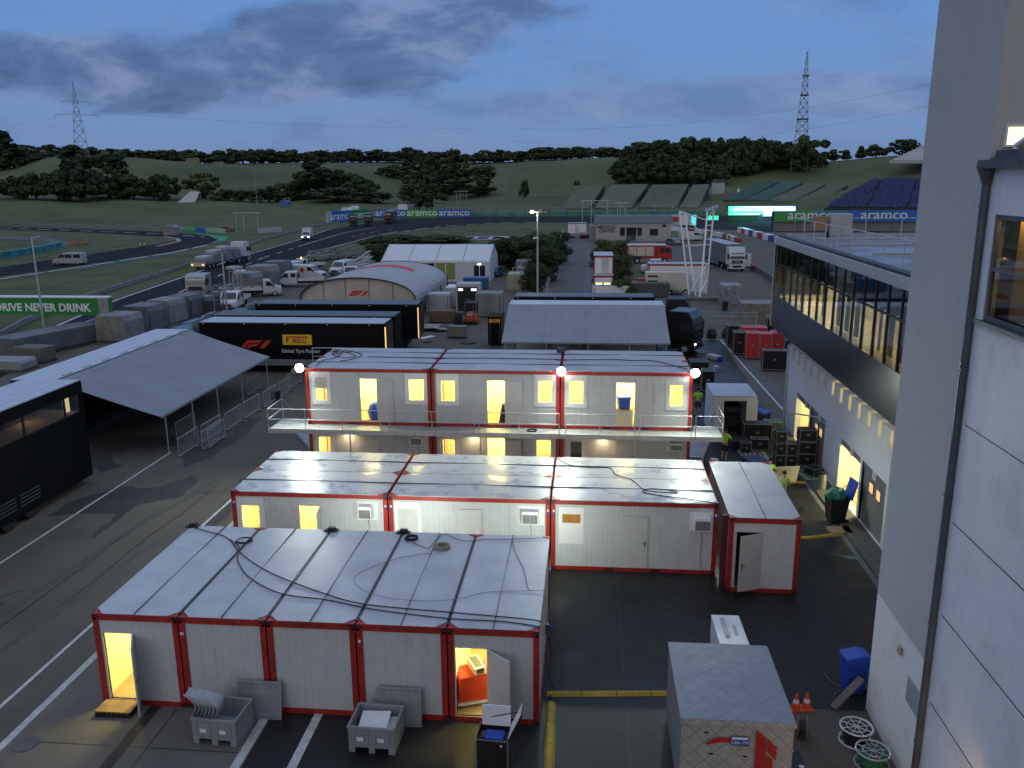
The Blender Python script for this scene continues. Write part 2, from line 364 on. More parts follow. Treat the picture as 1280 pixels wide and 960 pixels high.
poly('service_loop', gp([(-60,294),(0,295),(60,297),(88,303),(80,311),(55,316),(0,325),(-60,334),(-60,330),(0,322),(50,312.5),(68,306.5),(52,301),(0,299),(-60,298)]), .015, M('gravel grey', (.10, .10, .095), .9), kind='structure')
poly('green_runoff', gp([(240,290.5),(285,296),(283,301),(262,304.5),(273,300),(262,295)]), .02, m_kerbg, kind='structure')
def line(name, pts, w, m, z=.02, dash=None, **k):       # painted line along ground points
    b = B(); pts = [Vector((p[0], p[1], z)) for p in pts]
    for a, c in zip(pts, pts[1:]):
        d = c-a; ln = d.length; d.normalize(); s = Vector((-d.y, d.x, 0))*w/2
        segs = [(0, ln)] if not dash else [(t, min(ln, t+dash[0])) for t in [i*dash[1] for i in range(int(ln/dash[1])+1)]]
        for t0, t1 in segs: b.face([a+d*t0-s, a+d*t1-s, a+d*t1+s, a+d*t0+s], m)
    return b.build(name, kind='structure', **k)
line('track_edge_line', gp([(-60,468),(0,443.5),(65,410),(147,374.5),(246,340.5),(299,321.5),(370,301),(411,287),(455,279)]), .35, m_paint)
line('track_edge_line', gp([(200,388),(350,332),(419,308),(467,295.5),(496,289.5)]), .35, m_paint)
line('track_centre_dashes', gp([(165,392),(250,354),(330,322),(380,306)]), .3, m_paint, dash=(4, 9))
line('track_centre_line', gp([(380,306),(430,291),(470,284)]), .3, m_paint)
line('kerb_strip', gp([(505,289.5),(527,286.3),(560,282.5),(627,278.5),(680,277.5)]), .8, m_kerbw, z=.03, dash=(4, 8))
line('kerb_strip', gp([(440,296),(467,290),(496,286.5)]), .7, M('kerb red', (.35, .03, .03), .6), z=.035, dash=(3, 8))
line('infield_kerb', gp([(-60,359),(0,349),(60,340),(101,334),(215,316),(262,306)]), .7, m_kerbw, z=.03, dash=(9, 11))
line('infield_kerb', gp([(0,285),(100,288.5),(208,292.5),(255,296.5)]), .6, m_kerbw, z=.03, dash=(6, 10))
line('infield_kerb', gp([(196,308),(210,305),(224,301.5),(222,298.5),(205,295.5)]), 1.0, M('kerb pink', (.45, .25, .25), .7), z=.03)
line('blue_kerb', gp([(101,337),(150,328),(215,318)]), .9, M('kerb blue', (.03, .12, .30), .7), z=.028, dash=(5, 7))
poly('grass_verge', gp([(352,350),(425,334.5),(470,332),(622,345),(688,343),(690,335),(700,292),(620,281),(530,288.5),(498,292),(470,298),(421,311),(352,335)]), .008, m_grass, kind='structure')
poly('grass_verge', gp([(744,372),(744,345),(757,318),(775,306),(800,312),(790,330),(812,345),(808,371)]), .02, m_grass, kind='structure')
poly('grass_verge', gp([(838,303),(836,289),(905,290),(930,296),(905,300)]), .02, m_grass, kind='structure')
poly('access_road', gp([(688,372),(700,312),(707,289),(735,289),(738,312),(742,372)]), .022, m_road, kind='structure')
line('road_kerb', gp([(733,372),(736,330),(736,312)]), .8, m_strip, z=.03)
# helipad ring and letter
hb = B(); hc = G(604, 297.3)
for k in range(32):
    a0, a1 = k*math.pi/16, (k+1)*math.pi/16
    hb.face([(hc.x+math.cos(a)*r, hc.y+math.sin(a)*r, .03) for a, r in ((a0, 6.8), (a1, 6.8), (a1, 5.6), (a0, 5.6))], m_kerbw)
for x0, x1, y0, y1 in ((-2.4,-1.4,-3.2,3.2),(1.4,2.4,-3.2,3.2),(-1.4,1.4,-.5,.5)): hb.face([(hc.x+x, hc.y+y, .03) for x, y in ((x0,y0),(x1,y0),(x1,y1),(x0,y1))], m_kerbw)
hb.build('helipad_marking', kind='structure')
poly('helipad', [(hc.x+math.cos(k*math.pi/16)*7.2, hc.y+math.sin(k*math.pi/16)*7.2) for k in range(32)], .02, m_track, kind='structure')
# paddock surfaces and paint
poly('dark_asphalt', [(-8.46,-12),(11.2,-12),(11.2,51),(11.9,76),(6.5,76),(6.0,60),(-13,60),(-13.9,37),(-8.46,21)], .006, m_asphdk, kind='structure')
poly('concrete_slab', [(-14.9,-12),(-8.62,-12),(-8.62,24),(-14.9,24)], .007, m_slab, kind='structure')
line('slab_joint', [(-11.2,0),(-11.2,19.6)], .03, m_black, z=.012); line('slab_joint', [(-14.9,18.0),(-8.6,18.0)], .025, m_black, z=.012)
line('drain_channel', [(-11.85,2),(-11.85,20)], .32, M('drain wet', (.03, .025, .018), .65, var=.4), z=.011)
line('asphalt_seam', [(1.2,28.8),(1.2,16),(1.3,8)], .06, m_black, z=.012)
line('white_line', [(-22.45,4),(-22.35,41.6)], .12, m_paint, z=.014)
line('white_line', [(-16.18,4),(-16.2,35.2)], .12, m_paint, z=.014)
line('white_line', [(-15.02,4),(-15.0,35)], .22, m_paint, z=.014)
line('white_line', [(-14.45,38.2),(-14.4,41.9)], .14, m_paint, z=.014)
line('parking_line', [(-8.62,12),(-8.62,19.9)], .24, m_paint, z=.014)
line('parking_line', [(-7.2,12),(-7.2,19.9)], .24, m_paint, z=.014)
line('white_line', [(12.3,50.5),(11.9,76)], .15, m_paint, z=.014)
line('white_line', [(6.6,76.2),(11.9,76.2)], .15, m_paint, z=.014)
line('concrete_gutter', [(12.85,50.5),(12.45,76)], .7, m_strip, z=.012)
m_stain = M('damp stain', (.058, .055, .050), .7, spec=.2, var=.2, scale=.4, bump=.2)
def stain(pts, seed, z=.009):
    rr = random.Random(seed); P_ = gp(pts); out = []
    for a_, c_ in zip(P_, P_[1:]+P_[:1]):
        n_ = max(2, int((c_-a_).length/.35)); nx_ = Vector((-(c_-a_).y, (c_-a_).x, 0)).normalized(); off = 0
        for k in range(n_): off = off*.6+rr.uniform(-.12, .12); out.append(a_.lerp(c_, k/n_)+nx_*off)
    poly('damp_patch', out, z, m_stain, kind='structure')
stain([(147,608),(175,610),(200,609),(237,595),(250,602),(219,624),(175,630),(155,646),(134,661),(119,674),(112,671),(137,652),(147,643),(100,641),(60,645),(95,625)], 1)
stain([(119,555),(150,545),(215,545),(228,556),(190,562),(165,560),(140,570),(152,582),(130,590),(112,578)], 2); stain([(236,562),(290,545),(300,530),(330,520),(300,548),(262,573),(230,585)], 3, .0095); stain([(0,752),(14,750),(6,757),(0,760)], 4)
stain([(205,700),(240,680),(262,652),(300,600),(335,575),(330,590),(290,640),(262,665),(225,705)], 5); 0 and stain([(1040,700),(1070,720),(1085,790),(1040,800),(1020,760),(1050,740)], 6, .0105)
def groundline(name, pts, w, m, dz):
    b = B(); P_ = []
    for (p0, d0), (p1, d1) in zip(pts, pts[1:]):
        for k in range(6): P_.append(at(p0+(p1-p0)*k/6, d0+(d1-d0)*k/6, dz))
    for a_, c_ in zip(P_, P_[1:]):
        s_ = Vector((-(c_-a_).y, (c_-a_).x, 0)).normalized()*w/2; b.face([a_-s_, a_+s_, c_+s_, c_-s_], m)
    b.build(name, kind='structure')
groundline('hill_road', [(448,336),(470,352),(492,372),(508,392),(514,420)], 6, m_road, .35)
0 and groundline('dirt_track', [(30,396),(90,402),(140,400)], 5, M('dirt', (.22,.19,.13), .9), .35)
groundline('bare_bank', [(686,452),(720,458),(765,455)], 7, M('dirt two', (.17,.14,.085), .95, var=.4, scale=.2), .4)
0 and groundline('mown_strip', [(0,372),(120,375),(260,372),(400,362)], 9, M('mown grass', (.085,.105,.04), .95, var=.3, scale=.1), .35)
for k_, (pa, pb_) in enumerate((((-30.5,30),(-29.5,41)),((-19.5,8),(-18.9,34)),((-26,20),(-20,26)),((-18.2,20),(-17.6,37)),((3.6,27.2),(3.2,20.5)),((-4,28.6),(7.5,24.8)),((8.6,32),(8.9,22)))):
    rr_ = random.Random(k_); a_ = Vector((*pa, 0)); c_ = Vector((*pb_, 0)); line('asphalt_crack', [(a_.lerp(c_, q/9).x+rr_.uniform(-.09,.09), a_.lerp(c_, q/9).y) for q in range(10)], .03, m_black, z=.0125)
for k_, x_ in enumerate((-20.3,-18.6)): line('tyre_mark', [(x_,10),(x_+.3,20),(x_+1.1,30),(x_+2.2,37)], .22, M('tyre mark', (.095,.085,.07), .8), z=.0115+k_*.0002)
line('concrete_gutter', [(10.45,21),(10.5,50.4)], .22, m_strip, z=.012)
b = B(); b.box(10.62, 21.2, -.05, 11.5, 49.5, .10, M('step concrete', (.08, .08, .076), .8, var=.2)); b.build('kerb_step', kind='structure')
bm_ = bpy.data.materials.new('brick paving'); bm_.use_nodes = True; t_ = bm_.node_tree
bt = t_.nodes.new('ShaderNodeTexBrick'); bt.inputs['Color1'].default_value = (.13, .105, .075, 1); bt.inputs['Color2'].default_value = (.095, .08, .06, 1); bt.inputs['Mortar'].default_value = (.03, .028, .025, 1)
bt.inputs['Scale'].default_value = 5; bt.inputs['Mortar Size'].default_value = .03; tcn = t_.nodes.new('ShaderNodeTexCoord'); t_.links.new(tcn.outputs['Object'], bt.inputs['Vector'])
t_.links.new(bt.outputs[0], t_.nodes['Principled BSDF'].inputs['Base Color']); t_.nodes['Principled BSDF'].inputs['Roughness'].default_value = .7
poly('brick_paving', [(5.1,8),(7.75,8),(7.75,21.05),(5.1,21.05)], .012, bm_, kind='structure')
line('wet_channel', [(5.35,10),(5.35,19.2)], .35, m_black, z=.02)

# ================================================================== TREES
m_leafA = M('leaf dark', (.036, .062, .020), .9, var=.5, scale=.25)
m_leafB = M('leaf mid', (.050, .082, .024), .9, var=.5, scale=.25)
m_leafC = M('leaf olive', (.11, .115, .03), .9, var=.45, scale=.3)
m_bark = M('bark', (.05, .04, .03), .9)
rt = random.Random(11)
def crown_mesh(name, shape, leaf, nleaf, ms, rr):
    b = B(); blobs = []
    H_ = 1.0
    nb = {'round': 34, 'tall': 30, 'wide': 36, 'bush': 26}[shape]
    for k in range(nb):
        t = rr.random(); a = rr.random()*6.28
        if shape == 'round': z = .14+.75*t; rad = .42*math.sin(math.pi*min(1, max(.12, (z-.02)/1.0)))*rr.random()**.5; s = rr.uniform(.06, .13)
        elif shape == 'tall': z = .12+.82*t; rad = .15*(1.05-z)*rr.random()**.5; s = rr.uniform(.07, .13)*(1.3-z*.7)
        elif shape == 'wide': z = .12+.6*t; rad = .6*math.sin(math.pi*(z+.08)/.9)*rr.random()**.5; s = rr.uniform(.07, .15)
        else: z = .12+.6*t; rad = .6*(1-z*.7)*rr.random()**.5; s = rr.uniform(.10, .2)
        blobs.append((rad*math.cos(a), rad*math.sin(a), z, s))
    for k in range(nleaf):
        bx_, by_, bz_, s = blobs[k % nb]
        v = Vector((rr.gauss(0,1), rr.gauss(0,1), rr.gauss(0,1))).normalized()*s*(rr.uniform(.55, 1.12))
        p = Vector((bx_, by_, bz_))+Vector((v.x, v.y, v.z*.8))
        if p.z < .02: p.z = .02+rr.random()*.03
        n_ = (v.normalized()+Vector((rr.uniform(-.7,.7), rr.uniform(-.7,.7), rr.uniform(-.4,.9)))).normalized()
        u = n_.orthogonal().normalized(); w = n_.cross(u); q = rr.uniform(.6, 1.3)*leaf; u = u*q; w = w*q*rr.uniform(.5, 1)
        b.face([p-u-w*.4, p+u*.3-w, p+u, p+w*.9], ms[0] if rr.random() < .6 else ms[1])
    zs = [v[2] for v in b.v]; z0, z1 = min(zs), max(zs); lo = .0 if shape != 'bush' else -.03
    rs = sorted(math.hypot(v[0], v[1]) for v in b.v)[int(len(b.v)*.985)]
    b.v = [(v[0]/rs*.5, v[1]/rs*.5, lo+(v[2]-z0)/(z1-z0)*(1-lo)) for v in b.v]
    me = bpy.data.meshes.new(name); me.from_pydata(b.v, [], b.f)
    for m in b.ms: me.materials.append(m)
    me.polygons.foreach_set('material_index', b.i); return me
def trunk_mesh(name, rr):
    b = B(); b.tube((0,0,-.03), (.01,0,.35), .028, m_bark, 7, .018); b.tube((.01,0,.35), (.0,.02,.7), .018, m_bark, 6, .006)
    for k in range(5):
        a = k*1.3; z = .25+.09*k; b.tube((.005,0,z), (.22*math.cos(a), .22*math.sin(a), z+.16), .010, m_bark, 5, .003)
    me = bpy.data.meshes.new(name); me.from_pydata(b.v, [], b.f); me.materials.append(m_bark); return me
CROWN = {}
for sh in ('round', 'tall', 'wide', 'bush'):
    for v in range(3): CROWN[sh, v] = crown_mesh('crown', sh, {'round': .05, 'tall': .04, 'wide': .06, 'bush': .06}[sh], {'bush': 1300}.get(sh, 2300), ((m_leafA, m_leafA), (m_leafB, m_leafA), (m_leafB, m_leafB))[v], rt)
    CROWN[sh, 'fine'] = crown_mesh('crown', sh, .024, 8000, (m_leafB, m_leafA), rt)
CROWN['round', 'olive'] = crown_mesh('crown', 'round', .045, 2200, (m_leafC, m_leafB), rt)
CROWN['bush', 'olive'] = crown_mesh('crown', 'bush', .026, 7500, (m_leafC, m_leafB), rt)
TR = trunk_mesh('trunk', rt)
def tree(name, loc, h, w, sh, v, label, cat='tree', group=None):
    t = T(name, label, cat, loc, rt.random()*6.28, group); t.scale = (w, w, h)
    for nm, me in (('trunk', TR), ('crown', CROWN[sh, v])):
        o = bpy.data.objects.new(nm, me); COL.objects.link(o); o.parent = t
    return t
def tree_px(name, px, ytop, D, wpx, sh, v, label, ybase=None, **k):
    p = at(px, D); h = ztop(px, ytop, D)-p.z; sf = D/FPX
    nat = .92
    return tree(name, p, h, wpx*1.2*sf/nat, sh, v, label, **k)
# ridge tree lines
SEC = ['left of the left pylon', 'right beside the left pylon', 'above the farm buildings', 'over the dip before the middle clump', 'above the middle hillside clump', 'left of the yellowish tree', 'over the open hill right of the yellowish tree', 'where the ridge meets the wood']
for i in range(110):
    px = -20+i*7.4+rt.uniform(-4, 4); yt = interp(px, [0,60,100,200,260,330,400,430,520,560,600,640,700,780], [190,188,186,188,191,186,190,188,190,192,191,190,186,187])+rt.uniform(-4, 2.5)
    tree_px('ridge_tree', px, yt, 850+rt.uniform(-25, 25), rt.uniform(18, 32), rt.choice(['round', 'wide', 'wide', 'bush']), rt.choice([0,0,1]), 'dark tree of the far ridge line, %s' % SEC[min(7, max(0, int((px+20)//100)))], group='ridge line trees %s' % SEC[min(7, max(0, int((px+20)//100)))])
WS = ['at its left end', 'left of its middle', 'right of its middle', 'at its right end by the lattice mast']
for i in range(46):
    px = 785+i*4.9+rt.uniform(-3, 3); yt = interp(px, [785,800,830,860,890,920,950,980,1015], [182,177,175,171,176,171,172,182,186])+rt.uniform(-3, 6)
    tree_px('forest_tree', px, yt, 530+rt.uniform(-25, 30), rt.uniform(22, 34), rt.choice(['round','wide','round']), rt.choice([0,0,1]), 'broadleaf tree in the dense wood, %s' % WS[min(3, int(i//12))], group='dense wood trees %s' % WS[min(3, int(i//12))])
for px, D, yt, w in ((790,470,205,34),(812,480,200,40),(840,470,198,42),(866,465,197,44),(892,470,205,34),(780,480,196,30),(830,500,190,40),(868,500,188,40),(905,500,192,34),(925,500,200,30)):
    tree_px('forest_edge_tree', px, yt, D, w, 'wide', 0, 'low dark tree at the front edge of the wood above the green stands', group='front edge of the wood above the green stands')
S = [  # px, top y, distance, width px, shape, variant, label
 (8,162,600,30,'tall',0,'tallest dark tree at the left edge of the photo, rising above the ridge'),
 (20,178,600,42,'round',0,'broad dark tree beside the tallest one at the left edge'),
 (42,186,620,44,'wide',0,'low dark tree sloping down to the right from the left edge clump'),
 (62,180,640,24,'round',1,'rounded tree left of the pylon foot on the ridge'),
 (92,180,470,34,'tall',0,'tall narrow dark tree standing in front of the pylon'),
 (134,188,440,56,'round',0,'largest round dark tree of the left hillside clump'),
 (14,219,440,30,'wide',0,'low spreading tree at the left end of the hillside clump'),
 (42,214,430,40,'wide',0,'wide dark tree second in the left hillside clump'),
 (70,210,430,42,'wide',0,'wide dark tree below the tall narrow one'),
 (102,206,425,48,'wide',0,'dark tree filling the middle of the left hillside clump'),
 (165,217,430,40,'wide',1,'rounded tree right of the largest round tree on the left hillside'),
 (190,219,430,34,'wide',0,'dark tree near the right end of the left hillside clump'),
 (206,216,440,26,'round',1,'small round tree closing the left hillside clump on the right'),
 (251,214,440,32,'round','olive','lone paler green tree beside the white triangular shelter'),
 (283,236,430,34,'bush',0,'low dark bush right of the lone pale tree'),
 (312,237,425,34,'bush',0,'dark bush between the lone tree and the large dark trees'),
 (335,232,430,30,'wide',0,'small dark tree left of the large dark trees'),
 (357,228,430,30,'bush',1,'dark shrub below the left flank of the large dark trees'),
 (390,200,440,36,'tall',0,'pointed dark tree topping the middle hillside clump'),
 (408,208,430,46,'round',0,'big round dark tree in the middle hillside clump'),
 (378,215,430,36,'round',0,'dark tree on the left of the middle hillside clump'),
 (436,214,430,46,'wide',0,'broad dark tree right of the big round one in the middle clump'),
 (456,222,430,30,'wide',0,'low dark tree at the right end of the middle hillside clump'),
 (416,234,410,60,'bush',0,'dark undergrowth at the foot of the middle hillside clump'),
 (470,239,415,40,'bush',0,'dark bush beside the white sign near the hill road'),
 (512,183,640,26,'round',0,'tall round tree standing out of the ridge left of the yellowish tree'),
 (538,191,640,26,'wide',0,'dark tree between the tall round tree and the yellowish tree'),
 (568,184,560,30,'round','olive','yellowish tree lit brighter than the dark trees round it'),  # the yellow light on it is put into the olive leaf colour
 (598,206,470,56,'round',0,'large round dark tree on the hillside below the yellowish tree'),
 (562,208,500,44,'round',0,'dark tree left of the large round one below the yellowish tree'),
 (532,210,520,40,'wide',0,'dark tree on the slope left of the round pair'),
 (516,229,410,30,'bush',0,'dark bush above the end of the straight advertising banner'),
 (538,228,420,34,'bush',0,'dark bush at the edge of the vineyard rows'),
 (532,240,375,24,'bush',0,'small dark bush just behind the advertising banners'),
 (495,205,560,36,'wide',0,'dark tree in the dip between the two hills'),
 (655,224,430,10,'bush',0,'tiny bush alone on the open hill'),
 (722,225,425,12,'bush',1,'small bush at the top left of the green stands'),
 (1005,167,500,38,'round',1,'tall round tree right beside the lattice mast'),
 (1022,190,520,16,'bush',0,'low bush at the foot of the tree beside the lattice mast'),
 (1040,186,555,20,'round',1,'small round tree on the bare hill right of the mast'),
 (1055,187,555,10,'tall',1,'thin cypress on the skyline of the right hill'),
 (1073,182,555,9,'tall',1,'narrow pointed tree on the skyline of the right hill'),
 (1092,180,555,22,'wide',1,'flat topped tree on the skyline of the right hill'),
 (1124,173,555,32,'bush',0,'large dome shaped bush highest on the right hill'),
]
for s in S:
    nm = 'bush' if s[4] == 'bush' else 'tree'
    tree_px(nm, s[0], s[1], s[2], s[3], s[4], s[5], s[6], cat='bush' if nm == 'bush' else 'tree')
# nearer hedges around the marquee and the access road (on the flat ground)
def hedge(px, ybase, hpx, wpx, label, sh='bush', v='fine', z=0):
    p = G(px, ybase); D = p.length; tree('bush', p, hpx*D/FPX*1.05, wpx*1.5*D/FPX/.92, sh, v, label, cat='bush')
for h in [(640,336,40,46,'dark hedge bush behind the marquee gable, left one'),(668,338,46,40,'dark hedge bush behind the floodlight mast foot'),(690,330,36,30,'dark bush against the fence of the access road, farther one'),
          (684,352,42,34,'bush between light mast and access road fence'),(672,368,40,26,'bush at the foot of the light mast'),(700,302,12,22,'low bush at the far bend of the access road'),
          (474,318,22,34,'bush behind the left end of the marquee'),(500,306,12,40,'low bush above the marquee roof ridge, left'),(550,303,9,46,'low bush line above the marquee roof ridge, middle'),(470,332,26,22,'bush left of the marquee side wall')]:
    hedge(*h)
hedge(758,332,32,28,'olive bush on the verge left of the fire engine', v='olive')
hedge(775,322,22,26,'olive bush beside the rear of the fire engine', v='olive')
hedge(776,347,28,28,'dark green bush below the olive one on the verge'); hedge(762,366,32,26,'bush beside the stacked small containers'); hedge(778,372,24,22,'bush at the near end of the grass verge', v='olive')
# ================================================================== SITE CABINS
CH = 2.785
def corner(b, x, y, sx, sy, z):       # casting with its slots
    b.box(x, y, z, x+sx*.17, y+sy*.17, z+.12, m_reddk)
    b.box(x+sx*.05, y+sy*-.002, z+.03, x+sx*.12, y+sy*.0, z+.09, m_black)
PW=1.
def cabin(label, x, y, z, sx, sy, axis='x', ops=(), lit=False, group=None, rz=0, roofm=None, seam='y', name='site_cabin', power=45, backops=()):
    """sx wide, sy deep, origin front-left-bottom. ops: openings of the front wall (u0,u1,z0,z1)"""
    t = T(name, label, 'site cabin', (x, y, z), rz, group)
    b = B(); g = .012; p = .155
    for cx_, cy_ in ((g, g), (sx-g-p, g), (g, sy-g-p), (sx-g-p, sy-g-p)): b.box(cx_, cy_, .02, cx_+p, cy_+p, CH-.02, m_red)
    for zz_, hh in ((0, .15), (CH-.19, .19)):
        b.box(g, g+.01, zz_, sx-g, g+.10, zz_+hh, m_red); b.box(g, sy-g-.10, zz_, sx-g, sy-g-.01, zz_+hh, m_red)
        b.box(g+.01, g, zz_+.003, g+.10, sy-g, zz_+hh-.003, m_red); b.box(sx-g-.10, g, zz_+.003, sx-g-.01, sy-g, zz_+hh-.003, m_red)
    if sx > 4: 
        for u in (sx*.36, sx*.64): b.box(u-.17, g+.004, .03, u+.17, g+.02, .11, m_black)
    b.build('frame', t)
    for X_, sX in ((g-.004, 1), (sx-g+.004, -1)):
        for Y_, sY in ((g-.004, 1), (sy-g+.004, -1)):
            c = B(); corner(c, X_, Y_, sX, sY, CH-.125); c.build('corner_casting', t)
            c = B(); corner(c, X_, Y_, sX, sY, 0); c.build('corner_casting', t)

    r = B(); e = .035 if sx < 4 else .014; ex = .013 if sx < 4 else .06; k = .30; zt = CH+.006
    pts = [(ex+k, e), (sx-ex-k, e), (sx-ex, e+k), (sx-ex, sy-e-k), (sx-ex-k, sy-e), (ex+k, sy-e), (ex, sy-e-k), (ex, e+k)]
    k2 = .30
    cxm, cym = sx/2, sy/2
    rm = roofm or m_roof
    up = .035
    for a, c2 in zip(pts, pts[1:]+pts[:1]): r.face([(a[0], a[1], zt), (c2[0], c2[1], zt), (cxm, cym, zt+up)], rm)
    r.prism(pts, 'z', zt-.03, zt-.001, rm)
    r.build('roof', t)
    s = B()
    if seam == 'y': s.prism([(cxm-.012, zt+.004), (cxm+.012, zt+.004), (cxm, zt+.05)], 'y', e, sy-e, m_seam)
    else: s.prism([(cym-.012, zt+.004), (cym+.012, zt+.004), (cym, zt+.05)], 'x', e, sx-e, m_seam)
    s.build('roof_seam', t)
    cr = B(); cr.box(g+.02, g+.02, zt-.07, sx-g-.02, sy-g-.02, zt-.035, m_reddk); cr.build('roof_edge', t)
    w = B(); wall_open(w, 'x', p+g, sx-p-g, .15, CH-.19, .05, .11, ops, m_panX); w.build('front_wall', t)
    w = B(); w.box(p+g, sy-.11, .15, sx-p-g, sy-.05, CH-.19, m_panX); w.build('rear_wall', t)
    for X0 in (.05, sx-.11):
        w = B(); w.box(X0, p+g, .15, X0+.06, sy-p-g, CH-.19, m_panY); w.build('side_wall', t)
    if ops:
        i = B(); i.box(.11, .112, .10, sx-.11, sy-.112, .135, m_infloor); i.build('floor', t)
        i = B(); i.box(.112, .112, CH-.24, sx-.112, sy-.112, CH-.21, m_flat); i.build('ceiling', t)
        i = B(); i.box(.1125, sy-.14, .14, sx-.1125, sy-.115, CH-.25, m_inwall); i.box(.1125, .1125, .14, .13, sy-.15, CH-.25, m_inwall); i.box(sx-.13, .1125, .14, sx-.1125, sy-.15, CH-.25, m_inwall); i.build('inner_lining', t)
    if lit:
        i = B(); i.box(sx/2-.6, sy/2-.07, CH-.31, sx/2+.6, sy/2+.07, CH-.25, m_tubelamp); i.build('ceiling_lamp', t)
        light('AREA', 'lamp_light', (sx/2, sy/2, CH-.33), power, WARM, size=1.2, sy=.16, par=t)
        if sx > 4:
            for q in (.2, .8): light('AREA', 'lamp_light', (sx*q, sy/2, CH-.33), power*.6, WARM, size=.6, sy=.16, par=t)
        elif sy > 4:
            light('AREA', 'lamp_light', (sx/2, 1.2, CH-.33), power*.8, WARM, size=.3, sy=.8, par=t)
    return t
def window(t, u0, u1, z0, z1, shutter=0., dark=False, plate=(.14, .28), board=None, closed=False):
    """wide white plate, frame, pane, shutter on front wall plane y=.05"""
    b = B(); px0, px1, pz0, pz1 = u0-.13, u1+.13, z0-.16, z1+.26
    wall_open(b, 'x', px0, px1, pz0, pz1, .028, .049, [(u0, u1, z0, z1)] if not (board or closed) else [], m_flat)
    w = b.build('window', t, bev=.004)
    if board or closed:
        q = B(); q.box(u0, .012, z0, u1, .027, z1, board or m_door); q.build('window_board' if board else 'shutter', w); return w
    f = B(); wall_open(f, 'x', u0, u1, z0, z1, .03, .095, [(u0+.05, u1-.05, z0+.05, z1-.05)], m_flat); f.build('frame', w)
    g = B(); g.box(u0+.05, .07, z0+.05, u1-.05, .078, z1-.05, m_pane if not dark else m_glassdk); g.build('pane', w)
    if shutter:
        q = B(); zs = z1-(z1-z0)*shutter
        for k in range(int((z1-zs)/.045)): q.box(u0+.02, .05, z1-.045*(k+1)+.004, u1-.02, .064, z1-.045*k, m_door)
        q.build('shutter', w)
    return w
def door(t, u0, u1, z1, ang=0, hinge='r', z0=.16, handle=True, seen=True):
    """leaf hinged on its right or left side, opened outwards by ang degrees"""
    f = B(); wall_open(f, 'x', u0-.05, u1+.05, z0-.01, z1+.05, .036, .115, [(u0, u1, z0, z1)], m_door); f.build('door_frame', t)
    w = u1-u0; d = B()
    if hinge == 'r':
        d.box(-w, -.045, z0, 0, 0, z1-.01, m_door); hx, rzz = u1, R(ang); hs = -w+.09
    else:
        d.box(0, -.045, z0, w, 0, z1-.01, m_door); hx, rzz = u0, -R(ang); hs = w-.09
    o = d.build('door', t, loc=(hx, .06 if ang < 5 else .034, 0), rz=rzz, bev=.004)
    if handle:
        h = B(); h.cbox((hs, -.052, 1.12), (.035, .015, .2), m_black); h.tube((hs, -.05, 1.18), (hs+(.12 if hinge == 'r' else -.12), -.085, 1.18), .011, m_black); h.build('handle', o)
    return o
def aircon(t, u0, u1, z0, z1):
    b = B(); b.box(u0-.12, .03, z0-.14, u1+.2, .048, z1+.10, m_flat); pl = b.build('aircon_panel', t)
    b = B(); b.box(u0, -.28, z0, u1, .028, z1, m_white); a = b.build('air_conditioner', t, bev=.012)
    g = B(); g.box(u0+.04, -.29, z0+.04, u1-.04, -.281, z1-.13, m_dkgrey)
    k = z0+.06
    while k < z1-.15: g.box(u0+.04, -.296, k, u1-.04, -.2905, k+.012, m_ltgrey); k += .045
    for q in (1, 2, 3): g.box(u0+.04+(u1-u0-.08)*q/4-.004, -.3, z0+.04, u0+.04+(u1-u0-.08)*q/4+.004, -.297, z1-.13, m_ltgrey)
    g.build('grille', a)
    c = B(); c.path([(u0+.3, .02, z0), (u0+.34, .018, z0-.5), (u0+.30, .018, z0-1.2), (u0+.38, .018, .2)], .008, m_cable, 4); c.build('power_lead', t)

# ---- front block: five cabins side by side
FX, FY, GW = -13.40, 19.72, 2.455
front = [('leftmost cabin of the front row, its door standing open on a yellow lit room', True),
         ('second cabin of the front row, blank front wall behind the bin of seat shells', False),
         ('third cabin of the front row, blank front wall and nothing before it', False),
         ('fourth cabin of the front row, blank front wall behind the bin of white boards', False),
         ('rightmost cabin of the front row, lit doorway showing a red covered trolley', True)]
for i, (lb, lit) in enumerate(front):
    ops = [(.25, 1.07, .16, 2.2)] if i == 0 else [(.20, 1.04, .16, 2.2)] if i == 4 else []
    t = cabin(lb, FX+i*GW, FY, 0, 2.44, 6.06, ops=ops, lit=lit, group='site cabins of the front row', power=85)
    if i == 0: door(t, .25, 1.07, 2.2, 117, 'r')
    if i == 4: door(t, .20, 1.04, 2.2, 140, 'r')
    if i < 4: b = B(); b.box(2.405, .16, CH+.012, 2.49, 5.9, CH+.028, m_black); b.build('joint_strip', t)  # black strip laid over each roof joint to make the gap dark
    if i in (1, 3): b = B(); b.box(.03 if i == 1 else .06, .0, 2.25, .12, .01, 2.33, m_white); b.build('sticker', t)
    b = B()
    for k in range(9): b.box(.75+k*.10, .018, CH-.115, .75+k*.10+.05, .0195, CH-.08, m_reddk)
    b.build('stencil_marks', t)
